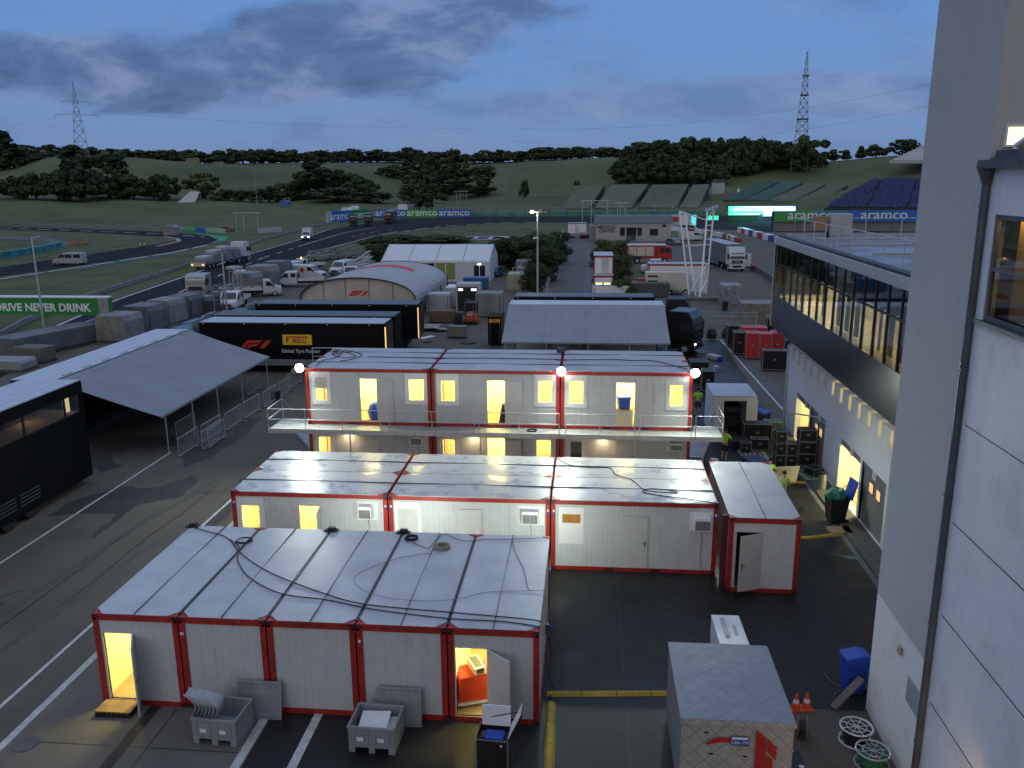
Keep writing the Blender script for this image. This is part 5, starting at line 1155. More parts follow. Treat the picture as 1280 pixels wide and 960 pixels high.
for (x, y, lb) in ((-31.2, 61.8, 'black truck cab coupled to the nearest black trailer'), (-31.6, 64.6, 'black truck cab coupled to the middle black trailer'), (-30.4, 70.5, 'black truck cab coupled to the farthest black trailer')):
    t = lorry_cab(lb, ((x, y, 0), R(180)), m_blackgl, h=3.3, rigid=True)
    b = B(); b.box(-1.3,-1.15,2.0,-1.16,1.15,3.9,M('wind deflector', (.28,.33,.37), .4) if 'wind deflector' not in bpy.data.materials else bpy.data.materials['wind deflector']); b.build('wind_deflector', t)
# trailer with a lean-to awning
def awn_trailer(label, loc, rz, Ln, body, roof, z1, out, zo, pole_ys, side=-1, name='awning_trailer', vents=False, skirt=None):
    """along local X, awning towards local -Y"""
    t = T(name, label, 'trailer', loc, rz); d = 2.5
    b = B(); b.box(0,0,1.1,Ln,d,z1,body); b.build('body', t, bev=.03)
    b = B(); b.box(.04,.04,z1+.002,Ln-.04,d-.04,z1+.05,roof); b.build('roof', t)
    b = B(); b.box(.5,.2,.5,Ln-.5,d-.2,1.095,m_black); b.build('chassis', t)
    if skirt: b = B(); b.box(.6,-.02,.55,Ln-.6,.03,1.35,skirt); sk = b.build('side_skirt', t)
    if vents:
        for x0 in (2.9, 5.0, 5.9, 6.9):
            for k in range(4): b = B(); b.box(x0,-.03,.75+k*.13,x0+.7,-.021,.80+k*.13,m_black); b.build('vent_slot', sk)
    nx, ny = 16, 6; vs = []
    for j in range(ny+1):
        for i in range(nx+1):
            u = i/nx; v = j/ny; sag = -.10*math.sin(math.pi*((u*len(pole_ys)*1.0) % 1))*v - .10*math.sin(math.pi*v)
            vs.append((u*Ln, -v*out, z1-.02+(zo-z1)*v+sag*.6))
    b = B(); b.add(vs, [[j*(nx+1)+i, j*(nx+1)+i+1, (j+1)*(nx+1)+i+1, (j+1)*(nx+1)+i] for j in range(ny) for i in range(nx)], m_tarp)
    b.add([(x, -out, zo+dz) for dz in (0, -.12) for x in (0, Ln)], [[0,1,3,2]], m_tarp); b.build('awning', t, smooth=True)
    for x in pole_ys: b = B(); b.tube((x,-out+.05,0),(x,-out+.05,zo),.035,m_galv,6); b.build('pole', t)
    return t
# left one runs along Y: local X -> +Y, local -Y -> +X
m_awnroof = M('awning trailer roof', (.50,.55,.62), .45, var=.05, groove=('Y', .62, .035), gd=.9)
t = awn_trailer('black trailer at the left with a wide grey awning held on poles', (-28.1, 41.0, 0), R(90), 15.6, m_trblack, m_awnroof, 4.0, 5.7, 2.15, [.5, 3.6, 6.9, 10.6, 15.0])
for k in range(8): b = B(); b.box(1+k*1.9,.15,4.055,1.9+k*1.9,.19,4.07,m_black); b.build('roof_slot', t)
t = awn_trailer('trailer with a flat grey awning behind the two storey cabins', (-6.5, 68.0, 0), 0, 12.6, M('trailer pale', (.34,.34,.33), .5), m_trroof, 4.25, 5.9, 2.3, [.3, 3.4, 6.5, 9.6, 12.3], vents=True, skirt=M('skirt pale', (.40,.40,.38), .5))
black_trailer('dark roofed trailer parked right behind the flat awning trailer', -6.4, 5.6, 72.0, 4.35, m_trroofd, litend=False)
# truck cab and dark clutter right of it
t = lorry_cab('black truck tractor with one lamp lit, right of the flat awning trailer', ((8.1, 70.3, 0), R(-25)), m_blackgl, h=3.6)
b = B(); b.box(1.2,-1.15,.9,1.23,-.95,1.0,m_head); b.build('side_lamp', t)
lorry_cab('second black truck tractor behind the one with a lit lamp', ((8.2, 77.0, 0), R(-8)), m_black, h=3.7)
# double height hospitality truck at the left edge
t = T('hospitality_truck', 'tall black hospitality truck with a strip of lit windows at the left edge', 'trailer', (-24.0, 37.0, 0))
lt0, lt1 = -15.5, 0
z1 = 5.05
b = B(); b.box(-2.9,lt0,.35,0,lt1,3.62,m_trblack); b.box(-2.9,lt0,4.5,0,lt1,z1,m_trblack); b.box(-2.9,lt0,3.62,-2.6,lt1,4.5,m_trblack); b.box(-.25,lt1-.3,3.62,0,lt1,4.5,m_trblack); b.build('body', t, bev=.02)
b = B(); b.box(-2.85,lt0,z1+.002,-.05,lt1-.05,z1+.05,M('truck roof pale', (.46,.51,.58), .45, groove=('X',.7,.03), gd=.7)); b.build('roof', t)
b = B(); b.box(-.06,lt0,3.62,-.04,lt1-.3,4.5,glass('truck glass', refl=.2, transp=.75)); wn = b.build('window', t)
for y in (-1.5, -4.4, -7.4, -10.6): b = B(); b.box(-.09,y,3.62,-.02,y+.1,4.5,m_black); b.build('frame', wn)
b = B(); b.box(-2.58,lt0,3.6,-.1,lt1-.31,3.63,m_wood); b.box(-2.59,lt0,3.63,-2.57,lt1-.31,4.5,M('cabin wall', (.42,.38,.28), .7)); b.box(-2.5,-3.6,3.64,-1.6,-2.2,4.1,m_dkgrey); b.box(-2.4,-6.6,3.64,-1.8,-5.0,4.2,m_dkgrey); b.build('interior', t)
for y in (-.9, -7.1): b = B(); b.box(-.5,y,3.66,-.45,y+.45,4.42,E_('lit panel', (1,.78,.38), .9) if 'lit panel' not in bpy.data.materials else bpy.data.materials['lit panel']); b.build('lit_panel', t)
for y in (-2.5, -6.5, -11): light('AREA', 'lamp_light', (-1.4,y,4.45), 5, (1,.80,.50), size=.6, par=t)
for y in (-4.6,-6.1): b = B(); b.lathe([(.45,-.3),(.5,-.2),(.5,.02),(.4,.03)], m_rub, 16, (0,0,0), 'x'); b.build('wheel', t, (-.05, y, .5))
for y in (-6.9,-5.3):
    b = B()
    for k in range(4): b.box(.0,y,.75+k*.16,.02,y+1.3,.80+k*.16,m_dkgrey)
    b.build('grille', t)

# ================================================================== BOARDS, SCREENS, STANDS, MASTS
m_bblue = M('board blue', (.02,.13,.50), .5, var=.03); m_bgreen = M('board green', (.05,.33,.06), .5, var=.03); m_bgreen2 = M('board dark green', (.012,.22,.04), .5, var=.03)
m_bwhite = M('board lettering', (.80,.82,.84), .5, var=.02)
def board(label, a, c, z0, z1, cols, words, size, thick=.5, name='advertising_board', skirt=None, bold=.03, cat='advertising board', txtz=.28, sx=1.15):
    a = Vector((a[0],a[1],0)); c = Vector((c[0],c[1],0)); d = c-a; Ln = d.length; rz = math.atan2(d.y, d.x)
    t = T(name, label, cat, a, rz); n_ = len(cols)
    for k, m in enumerate(cols): b = B(); b.box(Ln*k/n_,0,z0,Ln*(k+1)/n_,thick,z1,m); b.build('panel', t)
    for k, w_ in enumerate(words):
        if w_: text_mesh('lettering', w_, size, m_bwhite, t, (Ln*(k+.5)/len(words), -.03, z0+(z1-z0)*txtz), bold=bold, sx=sx)
    nn_ = max(2, int(Ln/5))
    if z0 > .3:
        for k in range(nn_): b = B(); x = .3+(Ln-.6)*k/(nn_-1); b.box(x-.1,thick*.3,0,x+.1,thick*.6,z0-.002,m_grey); b.build('post', t)
    return t
g1 = GY(420,270,289); 
board('slanting blue and green board at the left end of the trackside banners', (GY(415,275,286).x, 286), (GY(461,268,306).x, 306), .2, 3.9, [m_bblue, m_bgreen2], ['aramco','aramco'], 3.7, txtz=.22)
b = B(); b.box(-2.4,0,.2,-.02,.6,3.8,m_ltgrey); b.build('plain_board', bpy.data.objects['advertising_board'])
board('long straight board in blue, green and blue behind the dark trucks', (GY(468,268,322).x, 322), (GY(588,268,322).x, 322), .3, 3.15, [m_bblue, m_bgreen, m_bblue], ['aramco','aramco','aramco'], 3.4, txtz=.22)
t = board('green and blue board above the pit building roof on the right', (GY(968,268,235).x, 235), (GY(1152,268,235).x, 235), 2.55, 5.4, [m_bgreen, M('board teal', (.03,.22,.26), .5), m_bblue, m_bblue], ['aramco','aramco'], 3.5, thick=.8, txtz=.24)
b = B(); b.box(-.5,.9,0,60,1.2,2.5,m_grey); b.build('concrete_wall', t); b = B(); b.path([(x, .7, z) for x, z in ((-.3,0),(-.3,5.1),(-.1,5.4))], .3, M('board post', (.02,.06,.16), .5), 8); b.build('end_post', t)
t = board('green board at the left edge with white capital lettering over the track', (-57.5, 74.0), (-44.4, 74.0), 2.15, 3.75, [m_bgreen2], [], 1.2, thick=.8, name='banner_board')
text_mesh('lettering', 'DRIVE NEVER DRINK', 1.02, m_bwhite, t, (11.35, -.03, 2.52), align='RIGHT', bold=.035, sx=1.0)
b = B(); b.box(0,-.06,3.755,13.1,.85,3.87,m_white); b.build('top_cap', t); b = B(); b.box(12.2,-.02,2.1,13.13,-.002,3.74,m_grey)
for k in range(4): b.box(12.28+k*.24,-.05,2.15,12.33+k*.24,-.021,3.7,m_ltgrey)
b.build('end_truss', t)
# tyre barrier in teal and green blocks along the far side of the bend
t = T('tyre_barrier', 'teal and green block barrier along the far side of the bend', 'barrier', (0,0,0)); pts_ = gp([(470,272.3),(500,272.2),(600,270.8),(700,269.6),(800,269.4),(905,269.6)])
m_t1 = M('barrier teal', (.02,.17,.20), .6); m_t2 = M('barrier green', (.03,.26,.14), .6); k = 0
for a_, c_ in zip(pts_, pts_[1:]):
    d = c_-a_; n_ = int(d.length/3.4)
    for i in range(n_):
        p0 = a_.lerp(c_, i/n_); p1_ = a_.lerp(c_, (i+1)/n_); b = B(); b.cbox(((p0.x+p1_.x)/2,(p0.y+p1_.y)/2+1.4,.75),((p1_-p0).length*.98,.9,1.5), (m_t1,m_t2)[k%2], rz=math.atan2(d.y,d.x)); b.build('barrier_block', t); k += 1
def lblock(label, pts, h, w, m, step=2.5, name='barrier', z=0, cat='barrier'):
    b = B(); pts = [Vector((p[0],p[1],z)) for p in pts]; i = 0
    for a_, c_ in zip(pts, pts[1:]):
        d = c_-a_; n_ = max(1,int(d.length/step))
        for k in range(n_):
            q = a_.lerp(c_, (k+.5)/n_); b.cbox((q.x,q.y,z+h/2),(d.length/n_*.96,w,h), m[i%len(m)] if isinstance(m, list) else m, rz=math.atan2(d.y,d.x)); i += 1
    o = b.build(name, label=label, cat=cat); return o
lblock('teal tyre wall curving round the infield service loop', gp([(-20,326),(20,320),(50,315),(76,309)]), 1.2, 1, [m_t1, M('barrier teal light', (.03,.24,.26), .6)], 2.2, 'tyre_barrier')
lblock('red and white water barriers along the pit entry', gp([(760,285),(800,287),(850,289),(880,292),(905,297),(925,303)]), 1.0, .8, [m_white, m_white, m_vred], 3.2, 'water_barrier')
lblock('red and white barriers along the pit lane beyond the white lorry', gp([(925,290),(950,297),(972,303),(1000,314)]), 1.3, 1.6, [m_white, m_vred, m_white, M('barrier navy', (.03,.05,.18), .5)], 4.0, 'water_barrier')
lblock('low grey concrete wall of the pit lane right of the lorry', gp([(900,312),(930,330),(960,349),(985,365)]), .9, .4, m_strip, 4, 'pit_wall', cat='wall')
lblock('grey guard rail along the left verge of the straight', gp([(-40,445),(30,405),(100,376),(155,358),(250,328),(330,300),(395,283),(430,277)]), .55, .2, m_grey, 3.5, 'guard_rail')
lblock('grey guard rail at the far edge of the infield track', gp([(-20,279.5),(100,284.5),(190,288.5),(230,291)]), 1.0, .3, m_grey, 4, 'guard_rail')
def fence(label, pts, h, step=3, m=m_galv, name='fence', rails=3, mesh=True, z=0, cat='fence'):
    t = T(name, label, cat, (0,0,0)); pts = [Vector((p[0],p[1],p[2] if len(p) > 2 else z)) for p in pts]
    for a_, c_ in zip(pts, pts[1:]):
        d = c_-a_; n_ = max(1,int(d.length/step))
        for k in range(n_+1):
            q = a_.lerp(c_, k/n_); b = B(); b.tube(q, q+Vector((0,0,h)), .045, m, 4); b.build('post', t)
        b = B()
        for j in range(rails): b.tube(a_+Vector((0,0,h*(j+1)/rails)), c_+Vector((0,0,h*(j+1)/rails)), .02, m, 3)
        if mesh: b.add([a_, c_, c_+Vector((0,0,h)), a_+Vector((0,0,h))], [[0,1,2,3]], m_mesh)
        b.build('mesh_panel', t)
    return t
def meshmat(name, col, dens):
    m = bpy.data.materials.new(name); m.use_nodes = True; t = m.node_tree; n = t.nodes; l = t.links; pb_ = n['Principled BSDF']; pb_.inputs['Base Color'].default_value = (*col,1); pb_.inputs['Roughness'].default_value = .7
    tr = n.new('ShaderNodeBsdfTransparent'); mx = n.new('ShaderNodeMixShader'); mx.inputs[0].default_value = dens; l.new(tr.outputs[0], mx.inputs[1]); l.new(pb_.outputs[0], mx.inputs[2]); l.new(mx.outputs[0], n['Material Output'].inputs[0]); return m
m_mesh = meshmat('wire mesh', (.30,.32,.32), .16); m_mesh2 = meshmat('grey windbreak mesh', (.20,.22,.23), .75)
fence('wire fence along the left side of the access road', gp([(683,371),(692,335),(700,308),(704,295)]), 1.9, 4)
fence('fence before the medical centre', gp([(750,304.5),(842,303)]), 1.6, 3)
fence('tall debris fence on the outer side of the bend', [at(470,334), at(590,334), at(705,334)], 4.0, 7)
fence('tall debris fence below the green stands', [at(705,345), at(800,345), at(905,345)], 4.5, 6)
fence('wire fence between crates and track at the left', [tuple(G(*q)) for q in ((155,428),(240,398),(350,352))], 1.8, 4)
# grandstands
m_bench = M('bench green grey', (.185,.235,.195), .8, var=.15, scale=.3); m_bench2 = M('bench teal', (.10,.19,.19), .8, var=.15, scale=.3); m_benchlt = M('bench light', (.42,.42,.42), .8, var=.1)
m_under = M('stand structure', (.05,.055,.055), .9)
def stand(label, fl, fr, br, bl, Df, Db, m, rows=18, gapm=m_under):
    P4 = []
    for (px, py), D in ((fl,Df),(fr,Df),(br,Db),(bl,Db)):
        d = ray(px, py); h = math.hypot(d.x,d.y); P4.append(Vector((d.x/h*D, d.y/h*D, CAM_H+d.z/h*D)))
    t = T('grandstand', label, 'grandstand', (P4[0].x, P4[0].y, 0)); o_ = Vector((P4[0].x, P4[0].y, 0)); P4 = [p-o_ for p in P4]
    b = B()
    for k in range(rows):
        v0, v1 = k/rows, (k+.62)/rows
        a_, c_ = P4[0].lerp(P4[3], v0), P4[1].lerp(P4[2], v0); e_, g_ = P4[0].lerp(P4[3], v1), P4[1].lerp(P4[2], v1)
        up_ = Vector((0,0,.55)); e_.z = a_.z; g_.z = c_.z
        b.add([a_+up_, c_+up_, g_+up_, e_+up_, a_, c_, g_, e_], [[0,1,2,3],[0,4,5,1],[3,2,6,7],[0,3,7,4],[1,5,6,2]], m)
    b.build('benches', t)
    b = B(); q = [Vector((p.x,p.y,-1 if Df < 450 else p.z-1.2)) for p in P4]; b.add([p-Vector((0,0,.02)) for p in P4]+q, [[0,1,2,3],[0,4,5,1],[1,5,6,2],[2,6,7,3],[3,7,4,0]], gapm); b.build('structure', t)
    return t
ST = [((705,260.6),(736,260.6),(756,231),(720,232),'green bench grandstand left of the medical centre, leftmost of four'),((744,260),(789,260),(810,230),(764,231),'green bench grandstand second of the four behind the medical centre'),
      ((797,259),(845,260),(861,230),(816,231),'green bench grandstand third of the four, behind the race lorry'),((850,259),(873,260),(887,230),(867,231),'narrow green bench grandstand at the right end of the four')]
for a_, c_, d_, e_, lb in ST: stand(lb, a_, c_, d_, e_, 362, 398, m_bench)
ST = [((904,250),(930,250),(974,226.5),(952,227.5),'teal bench grandstand above the lit screen, leftmost of four',m_bench2),((933,250),(960,250.5),(1004,228),(980,226.5),'teal bench grandstand above the lit screen, second of four',m_bench2),
      ((962,250.5),(991,252),(1032,230.5),(1008,230),'grey green grandstand above the lit screen, third of four',m_bench),((996,252),(1022,253),(1060,231),(1037,231),'grey green grandstand between the lit screen and the blue seats',m_bench)]
for a_, c_, d_, e_, lb, mm in ST: stand(lb, a_, c_, d_, e_, 380, 422, mm)
m_seat = M('seat blue', (.03,.06,.20), .5, var=.5, scale=.6)
t = stand('large grandstand of blue seats at the right', (1030,262), (1190,264), (1190,224), (1095,225), 330, 400, m_under, rows=22)
P4 = [ (1032,261),(1190,263),(1190,224),(1096,225)]; b = B(); rs_ = random.Random(4)
def pt_(px, py, D): d = ray(px,py); h = math.hypot(d.x,d.y); return Vector((d.x/h*D, d.y/h*D, CAM_H+d.z/h*D))
q4 = [pt_(1032,261,331), pt_(1190,263,331), pt_(1190,224,400), pt_(1096,225,400)]
for r_ in range(21):
    a_ = q4[0].lerp(q4[3], (r_+.3)/22); c_ = q4[1].lerp(q4[2], (r_+.3)/22); n_ = int((c_-a_).length/1.0)
    for k in range(n_):
        if (k+r_//2) % 13 == 0 or rs_.random() < .04: continue
        q = a_.lerp(c_, k/n_)-t.location; b.cbox((q.x,q.y,q.z+1.05),(.8,.5,.9), m_seat, rx=R(-10))
o = b.build('seats', t); o['kind'] = 'stuff'
stand('pale terraced stand high on the right hill', (1112,201), (1190,201), (1200,178), (1155,181), 470, 520, m_benchlt, rows=8, gapm=m_benchlt)
# vineyard style supports on the slope
for j, y_ in enumerate((251, 254.5, 258)):
    pts_ = [at(px, 352+ (258-y_)*5) for px in (542,620,704)]
    fence('%s row of vine trellis posts on the slope' % ('upper', 'middle', 'lower')[j], [tuple(p) for p in pts_], 2.2, 3.2, m_grey, 'vine_trellis', rails=2, mesh=False, cat='trellis')
# LED screens
def led_mat():
    m = bpy.data.materials.new('led screen'); m.use_nodes = True; t = m.node_tree; n = t.nodes; l = t.links; pb_ = n['Principled BSDF']
    c = n.new('ShaderNodeTexCoord'); s = n.new('ShaderNodeSeparateXYZ'); l.new(c.outputs['Object'], s.inputs[0])
    mr = n.new('ShaderNodeMapRange'); mr.inputs[1].default_value = 0; mr.inputs[2].default_value = 21; l.new(s.outputs[0], mr.inputs[0])
    r_ = n.new('ShaderNodeValToRGB'); e = r_.color_ramp; e.elements[0].position = 0; e.elements[0].color = (.02,1,.25,1); e.elements[1].position = .35; e.elements[1].color = (.25,.9,1,1)
    x = e.elements.new(.7); x.color = (.25,.6,1,1); x = e.elements.new(1); x.color = (.08,.3,1,1); l.new(mr.outputs[0], r_.inputs[0])
    l.new(r_.outputs[0], pb_.inputs['Emission Color']); pb_.inputs['Emission Strength'].default_value = 3.2; pb_.inputs['Base Color'].default_value = (.02,.02,.02,1); return m
t = T('led_screen', 'long glowing green to blue screen over the pit entry', 'screen', (45.0, 285, 0)); ml = led_mat()
b = B(); b.box(0,0,3.6,21,.3,5.0,ml); b.build('screen_strip', t); b = B(); b.box(0,-.02,2.3,10,.28,2.85,ml); b.box(11.2,-.02,1.9,21,.28,3.58,ml); b.build('lower_screen', t)
b = B(); b.box(-.3,.31,0,21.3,.7,5.2,m_black); b.build('backing', t)
light('AREA', 'lamp_light', (6,-.5,3.8), 2600, (.1,1,.55), size=11, rot=(R(75),0,0), par=t, sy=1.5); light('AREA', 'lamp_light', (16,-.5,3.8), 4200, (.25,.6,1), size=11, rot=(R(75),0,0), par=t, sy=2)
b = B(); g_ = GY(935,268,270); b.box(-1.8,0,1.4,1.8,.2,2.7,E_('green panel', (.05,.8,.45), .8)); b.box(-.1,.05,0,.1,.15,1.4,m_dkgrey); b.build('signal_panel', loc=(GY(891,268,270).x, 270, 0), label='small green lit panel left of the long glowing screen', cat='panel')
# gantry frames and truss masts
def frame_gantry(label, x, y, w, h, d=.0, cat='gantry', name='gantry', brace=True, r=.12):
    t = T(name, label, cat, (x,y,0))
    for xx in (0, w*.35, w): b = B(); b.tube((xx,0,0),(xx,0,h),r,m_galv,5); b.build('post', t)
    b = B(); b.tube((-.8,0,h),(w+.8,0,h),r,m_galv,5); b.build('beam', t)
    if brace: b = B(); b.tube((w*.35,0,h*.95),(w,0,h*.7),r*.7,m_galv,5); b.build('brace', t)
    return t
frame_gantry('white three post gantry at the left end of the green stands', GY(728,275,250).x, 250, 7.2, 7.9)
frame_gantry('small white goal shaped frame right of the three post gantry', GY(772,265,245).x, 245, 2.2, 7.4)
t = frame_gantry('goal shaped steel frame beside the infield corner', GY(296,290,235).x, 235, 6.4, 5.4, brace=False, r=.1)
frame_gantry('small steel frame on the slope above the banner boards', at(570,420).x, at(570,420).y, 5, 6, brace=False, r=.1).location.z = tz(570,420)
tr = T('truss_mast', 'pair of white leaning lattice masts joined at the top, right of the generator', 'mast', (13.0, 104, 0)); 
for (bx_, by_, tx_, ty_, tz_) in ((-.9,-1.0,-2.2,1.2,10.3),(-.2,-1.6,-1.6,1.0,10.2),(.2,-2.6,1.1,1.2,10.2),(1.3,.6,1.9,1.5,10.4)):
    b = B(); b.tube((bx_,by_,.4),(tx_,ty_,tz_),.11,m_white,6); b.build('leg', tr)
for a_, c_ in (((-2.2,1.2,10.3),(1.1,1.2,9.2)),((-2.2,1.2,10.3),(.6,1.2,7.6)),((1.1,1.2,8.6),(1.9,1.5,8.6)),((1.1,1.2,9.5),(1.9,1.5,10.4)),((-1.5,.6,6.2),(1.6,1.2,6.3)),((-.8,-.5,2.9),(1.3,.8,3.0)),((1.3,.6,4.1),(-.9,-2.2,1.0)),((1.3,.6,2.0),(.0,-2.4,.4))):
    b = B(); b.tube(a_, c_, .07, m_white, 5); b.build('brace', tr)
b = B(); b.cbox((1.6,1.3,10.6),(1.6,.25,.35),M('mast head', (.35,.45,.6), .4),ry=R(-20)); b.build('head', tr)
b = B(); b.box(-1.6,-3.2,0,2.4,1.6,.38,m_slab); b.build('foundation', tr)
t = T('light_mast', 'tall slim floodlight mast with one lamp lit behind the awning trailer', 'light mast', (-5.22, 86.3, 0))
b = B(); b.tube((0,0,0),(0,0,11.0),.14,m_galv,8,.08); b.build('pole', t); b = B(); b.tube((-.7,0,11.0),(1.0,0,11.0),.06,m_galv,6); b.build('cross_arm', t)
b = B(); b.lathe([(.02,0),(.20,.05),(.20,.2),(.1,.28)],E_('mast lamp', (1,.95,.75), 9),10,(-.55,-.1,10.85)); b.build('lamp', t)
for x in (.3,.75,1.15): b = B(); b.cbox((x,-.05,11.15),(.35,.2,.3),m_dkgrey); b.build('lamp_head', t)
b = B(); b.cbox((-.2,0,8.4),(.5,.2,.15),m_white); b.build('camera', t)
light('POINT', 'lamp_light', (-.55,-.35,10.75), 90, (1,.95,.8), size=.15, par=t)
def lamp_post(label, loc, h, arm, ang): 
    t = T('lamp_post', label, 'lamp post', loc, R(ang)); b = B(); b.tube((0,0,0),(0,0,h),.11,m_galv,8,.07); b.build('pole', t)
    b = B(); b.tube((0,0,h-.02),(arm,0,h+.15),.05,m_galv,6); b.cbox((arm+.25,0,h+.18),(.7,.22,.1),m_grey); b.build('lamp_arm', t); return t
lamp_post('bent arm street lamp before the green lettered board', (-49.8,72.3,0), 9.4, 1.0, 0); lamp_post('slim lamp post at the crate row below the low loader', tuple(G(284,392)), 6.5, .3, 60)
for px, D, ytop, lb in ((808-170+170-0,0,0,''),): pass
def pole(label, px, ybase, ytop, D, r=.09):
    p = at(px, D); h = ztop(px, ytop, D)-p.z; b = B(); b.tube((0,0,0),(0,0,h),r,m_ltgrey,6,r*.6); b.build('pole', loc=p, label=label, cat='pole')
pole('thin pale pole alone on the hillside right of centre', 632, 246, 217, 430); pole('wooden pole on the left crest', 61, 208, 186, 610, .2); pole('thin pole before the middle hillside bushes', 319, 246, 216, 400); pole('dark slim pole right of the truss masts', 893, 292, 258, 200)
# lattice pylons
def lattice(label, px, D, ytop, wbase, ybase_extra=0, arms=(), col=m_grey, n=9, name='pylon', cat='pylon', r=.22):
    p = at(px, D); h = ztop(px, ytop, D)-p.z; t = T(name, label, cat, p, -math.atan2(p.x,p.y))
    def w(z): return wbase/2*(1-z/h)**1.0+.25
    for sx in (-1,1):
        for sy in (-1,1):
            b = B(); b.tube((sx*w(0),sy*w(0),0),(sx*w(h),sy*w(h),h),r,col,4,r*.6); b.build('leg', t)
    b = B(); zs = [h*(1-(1-k/n)**1.25) for k in range(n+1)]
    for z0,z1 in zip(zs,zs[1:]):
        for s in (-1,1):
            b.tube((-w(z0),s*w(z0),z0),(w(z1),s*w(z1),z1),r*.5,col,3); b.tube((w(z0),s*w(z0),z0),(-w(z1),s*w(z1),z1),r*.5,col,3)
            b.tube((s*w(z0),-w(z0),z0),(s*w(z1),w(z1),z1),r*.5,col,3); b.tube((-w(z1),s*w(z1),z1),(w(z1),s*w(z1),z1),r*.5,col,3)
    b.build('lattice', t)
    for (zf, half) in arms:
        b = B(); z = h*zf
        for s in (-1,1): b.tube((0,0,z+1.0),(s*half,0,z),r*.7,col,4); b.tube((0,0,z-.6),(s*half,0,z),r*.7,col,4); b.tube((s*half,0,z),(s*half,0,z-3.2),r*.6,col,4)
        b.build('cross_arm', t)
    return t, p, h
t1, pp1, hh1 = lattice('left lattice power pylon with two cross arms on the skyline', 106, 760, 103, 11, arms=((.76,9.5),(.60,15)))
t2, pp2, hh2 = lattice('right tall lattice mast with two small platforms on the skyline', 998, 500, 65, 8.5, col=M('mast steel', (.13,.13,.14), .6), n=14, name='lattice_mast', cat='mast', r=.2)
for zf in (.80,.64,.44): b = B(); q = 1.0+4*(1-zf)*.9; b.box(-q,-q,hh2*zf,q,q,hh2*zf+.5,m_dkgrey); b.build('platform', t2)
def wire(label, a, c, sag, r=.07):
    b = B(); b.path([a.lerp(c, k/14)-Vector((0,0,sag*4*(k/14)*(1-k/14))) for k in range(15)], r, m_grey, 3); b.build('power_line', label=label, cat='power line')
def farpt(px, py, D): return pt_(px, py, D)
wire('upper power line between the pylon and the right of the sky', farpt(120,139,760), farpt(640,160,700), 4); wire('upper power line rising towards the lattice mast', farpt(640,160,700), farpt(1180,102,560), 9)
wire('lower power line left of the lattice mast', farpt(640,176,700), farpt(1180,128,560), 12); wire('lower power line near the left pylon', farpt(90,139,760), farpt(-60,150,600), 6)
# small far things
def farbox(name, label, px, D, w, h, m, cat, d=3, rz=0, roof=None):
    p = at(px, D); t = T(name, label, cat, p, rz); b = B(); b.box(-w/2,-d/2,-.3,w/2,d/2,h*.75,m); b.build('wall', t); b = B(); b.prism([(-w/2-.1,h*.75),(w/2+.1,h*.75),(w*.3,h),(-w*.3,h)],'y',-d/2-.1,d/2+.1,roof or m); b.build('roof', t)
farbox('canopy_tent', 'left one of two white pagoda tents above the slanting board', 431, 345, 3.6, 3.4, m_white, 'tent'); farbox('canopy_tent', 'right one of two white pagoda tents above the slanting board', 441, 350, 3.2, 3.6, m_white, 'tent')
farbox('sign_board', 'blank white board beside the hill road', 502, 372, 4.2, 2.8, m_white, 'sign', d=.4)
farbox('portable_toilet', 'blue portable toilet cabin at the foot of the hillside', 354, 395, 4.2, 2.6, M('toilet blue', (.05,.16,.35), .5), 'cabin')
farbox('shed', 'small white shed in the wood above the green stands', 828, 440, 4.0, 3.6, M('shed wall', (.3,.3,.29), .7), 'shed', roof=m_white)
farbox('timing_tower', 'pale open tower of panels at the right end of the wood', 898, 410, 5.5, 6.5, m_ltgrey, 'tower', roof=m_dkgrey)
farbox('farm_building', 'low tan building on the left skyline', 243, 640, 9, 3, M('tan wall', (.24,.19,.14), .8), 'building'); farbox('farm_building', 'pale ruined wall on the left skyline', 275, 640, 7, 3, M('pale wall', (.26,.25,.2), .8), 'building')
farbox('white_marker', 'white post at the corner of the right teal grandstand', 924, 395, 1.0, 3.2, m_white, 'post', d=1); farbox('gravel_bin', 'grey cage at the outside of the infield corner', 208, 252, 3.4, 2.6, m_grey, 'cage')
p = at(232,415); t = T('shelter', 'white triangular lean-to shelter on the left hillside', 'shelter', p, R(10)); b = B(); b.add([(-4.5,0,0),(3,0,0),(4.8,4,4.6),(.5,4,4.8)], [[0,1,2,3]], M('shelter sheet', (.45,.44,.42), .7)); b.build('roof', t); b = B(); b.tube((.5,4,0),(.5,4,4.8),.12,m_grey); b.build('post', t); b = B(); b.tube((4.8,4,0),(4.8,4,4.6),.12,m_grey); b.build('post', t)
car('orange utility vehicle beside the infield corner boards', ((GY(284,292,240).x,240,0), R(180)), M('dull orange', (.25,.09,.04), .6))
lblock('pale green low boards outside the infield corner', gp([(216,288.5),(245,289.8),(282,292)]), 1.3, .2, [M('pale board', (.30,.42,.32), .6), M('board green light', (.10,.38,.15), .6), m_bblue, M('pale board two', (.30,.42,.32), .6)], 4.5, 'low_boards', cat='advertising board')
lblock('long white topped low board right of the steel frame', gp([(322,292),(352,290)]), 1.4, .3, m_ltgrey, 9, 'low_boards', cat='advertising board')
lblock('orange marker blocks on the infield gravel, left one', gp([(89,306),(97,306.5)]), .7, .8, M('orange block', (.45,.12,.04), .6), 3, 'marker_blocks'); lblock('orange marker blocks on the infield gravel, right one', gp([(104,305.5),(109,306)]), .7, .8, bpy.data.materials['orange block'], 3, 'marker_blocks')
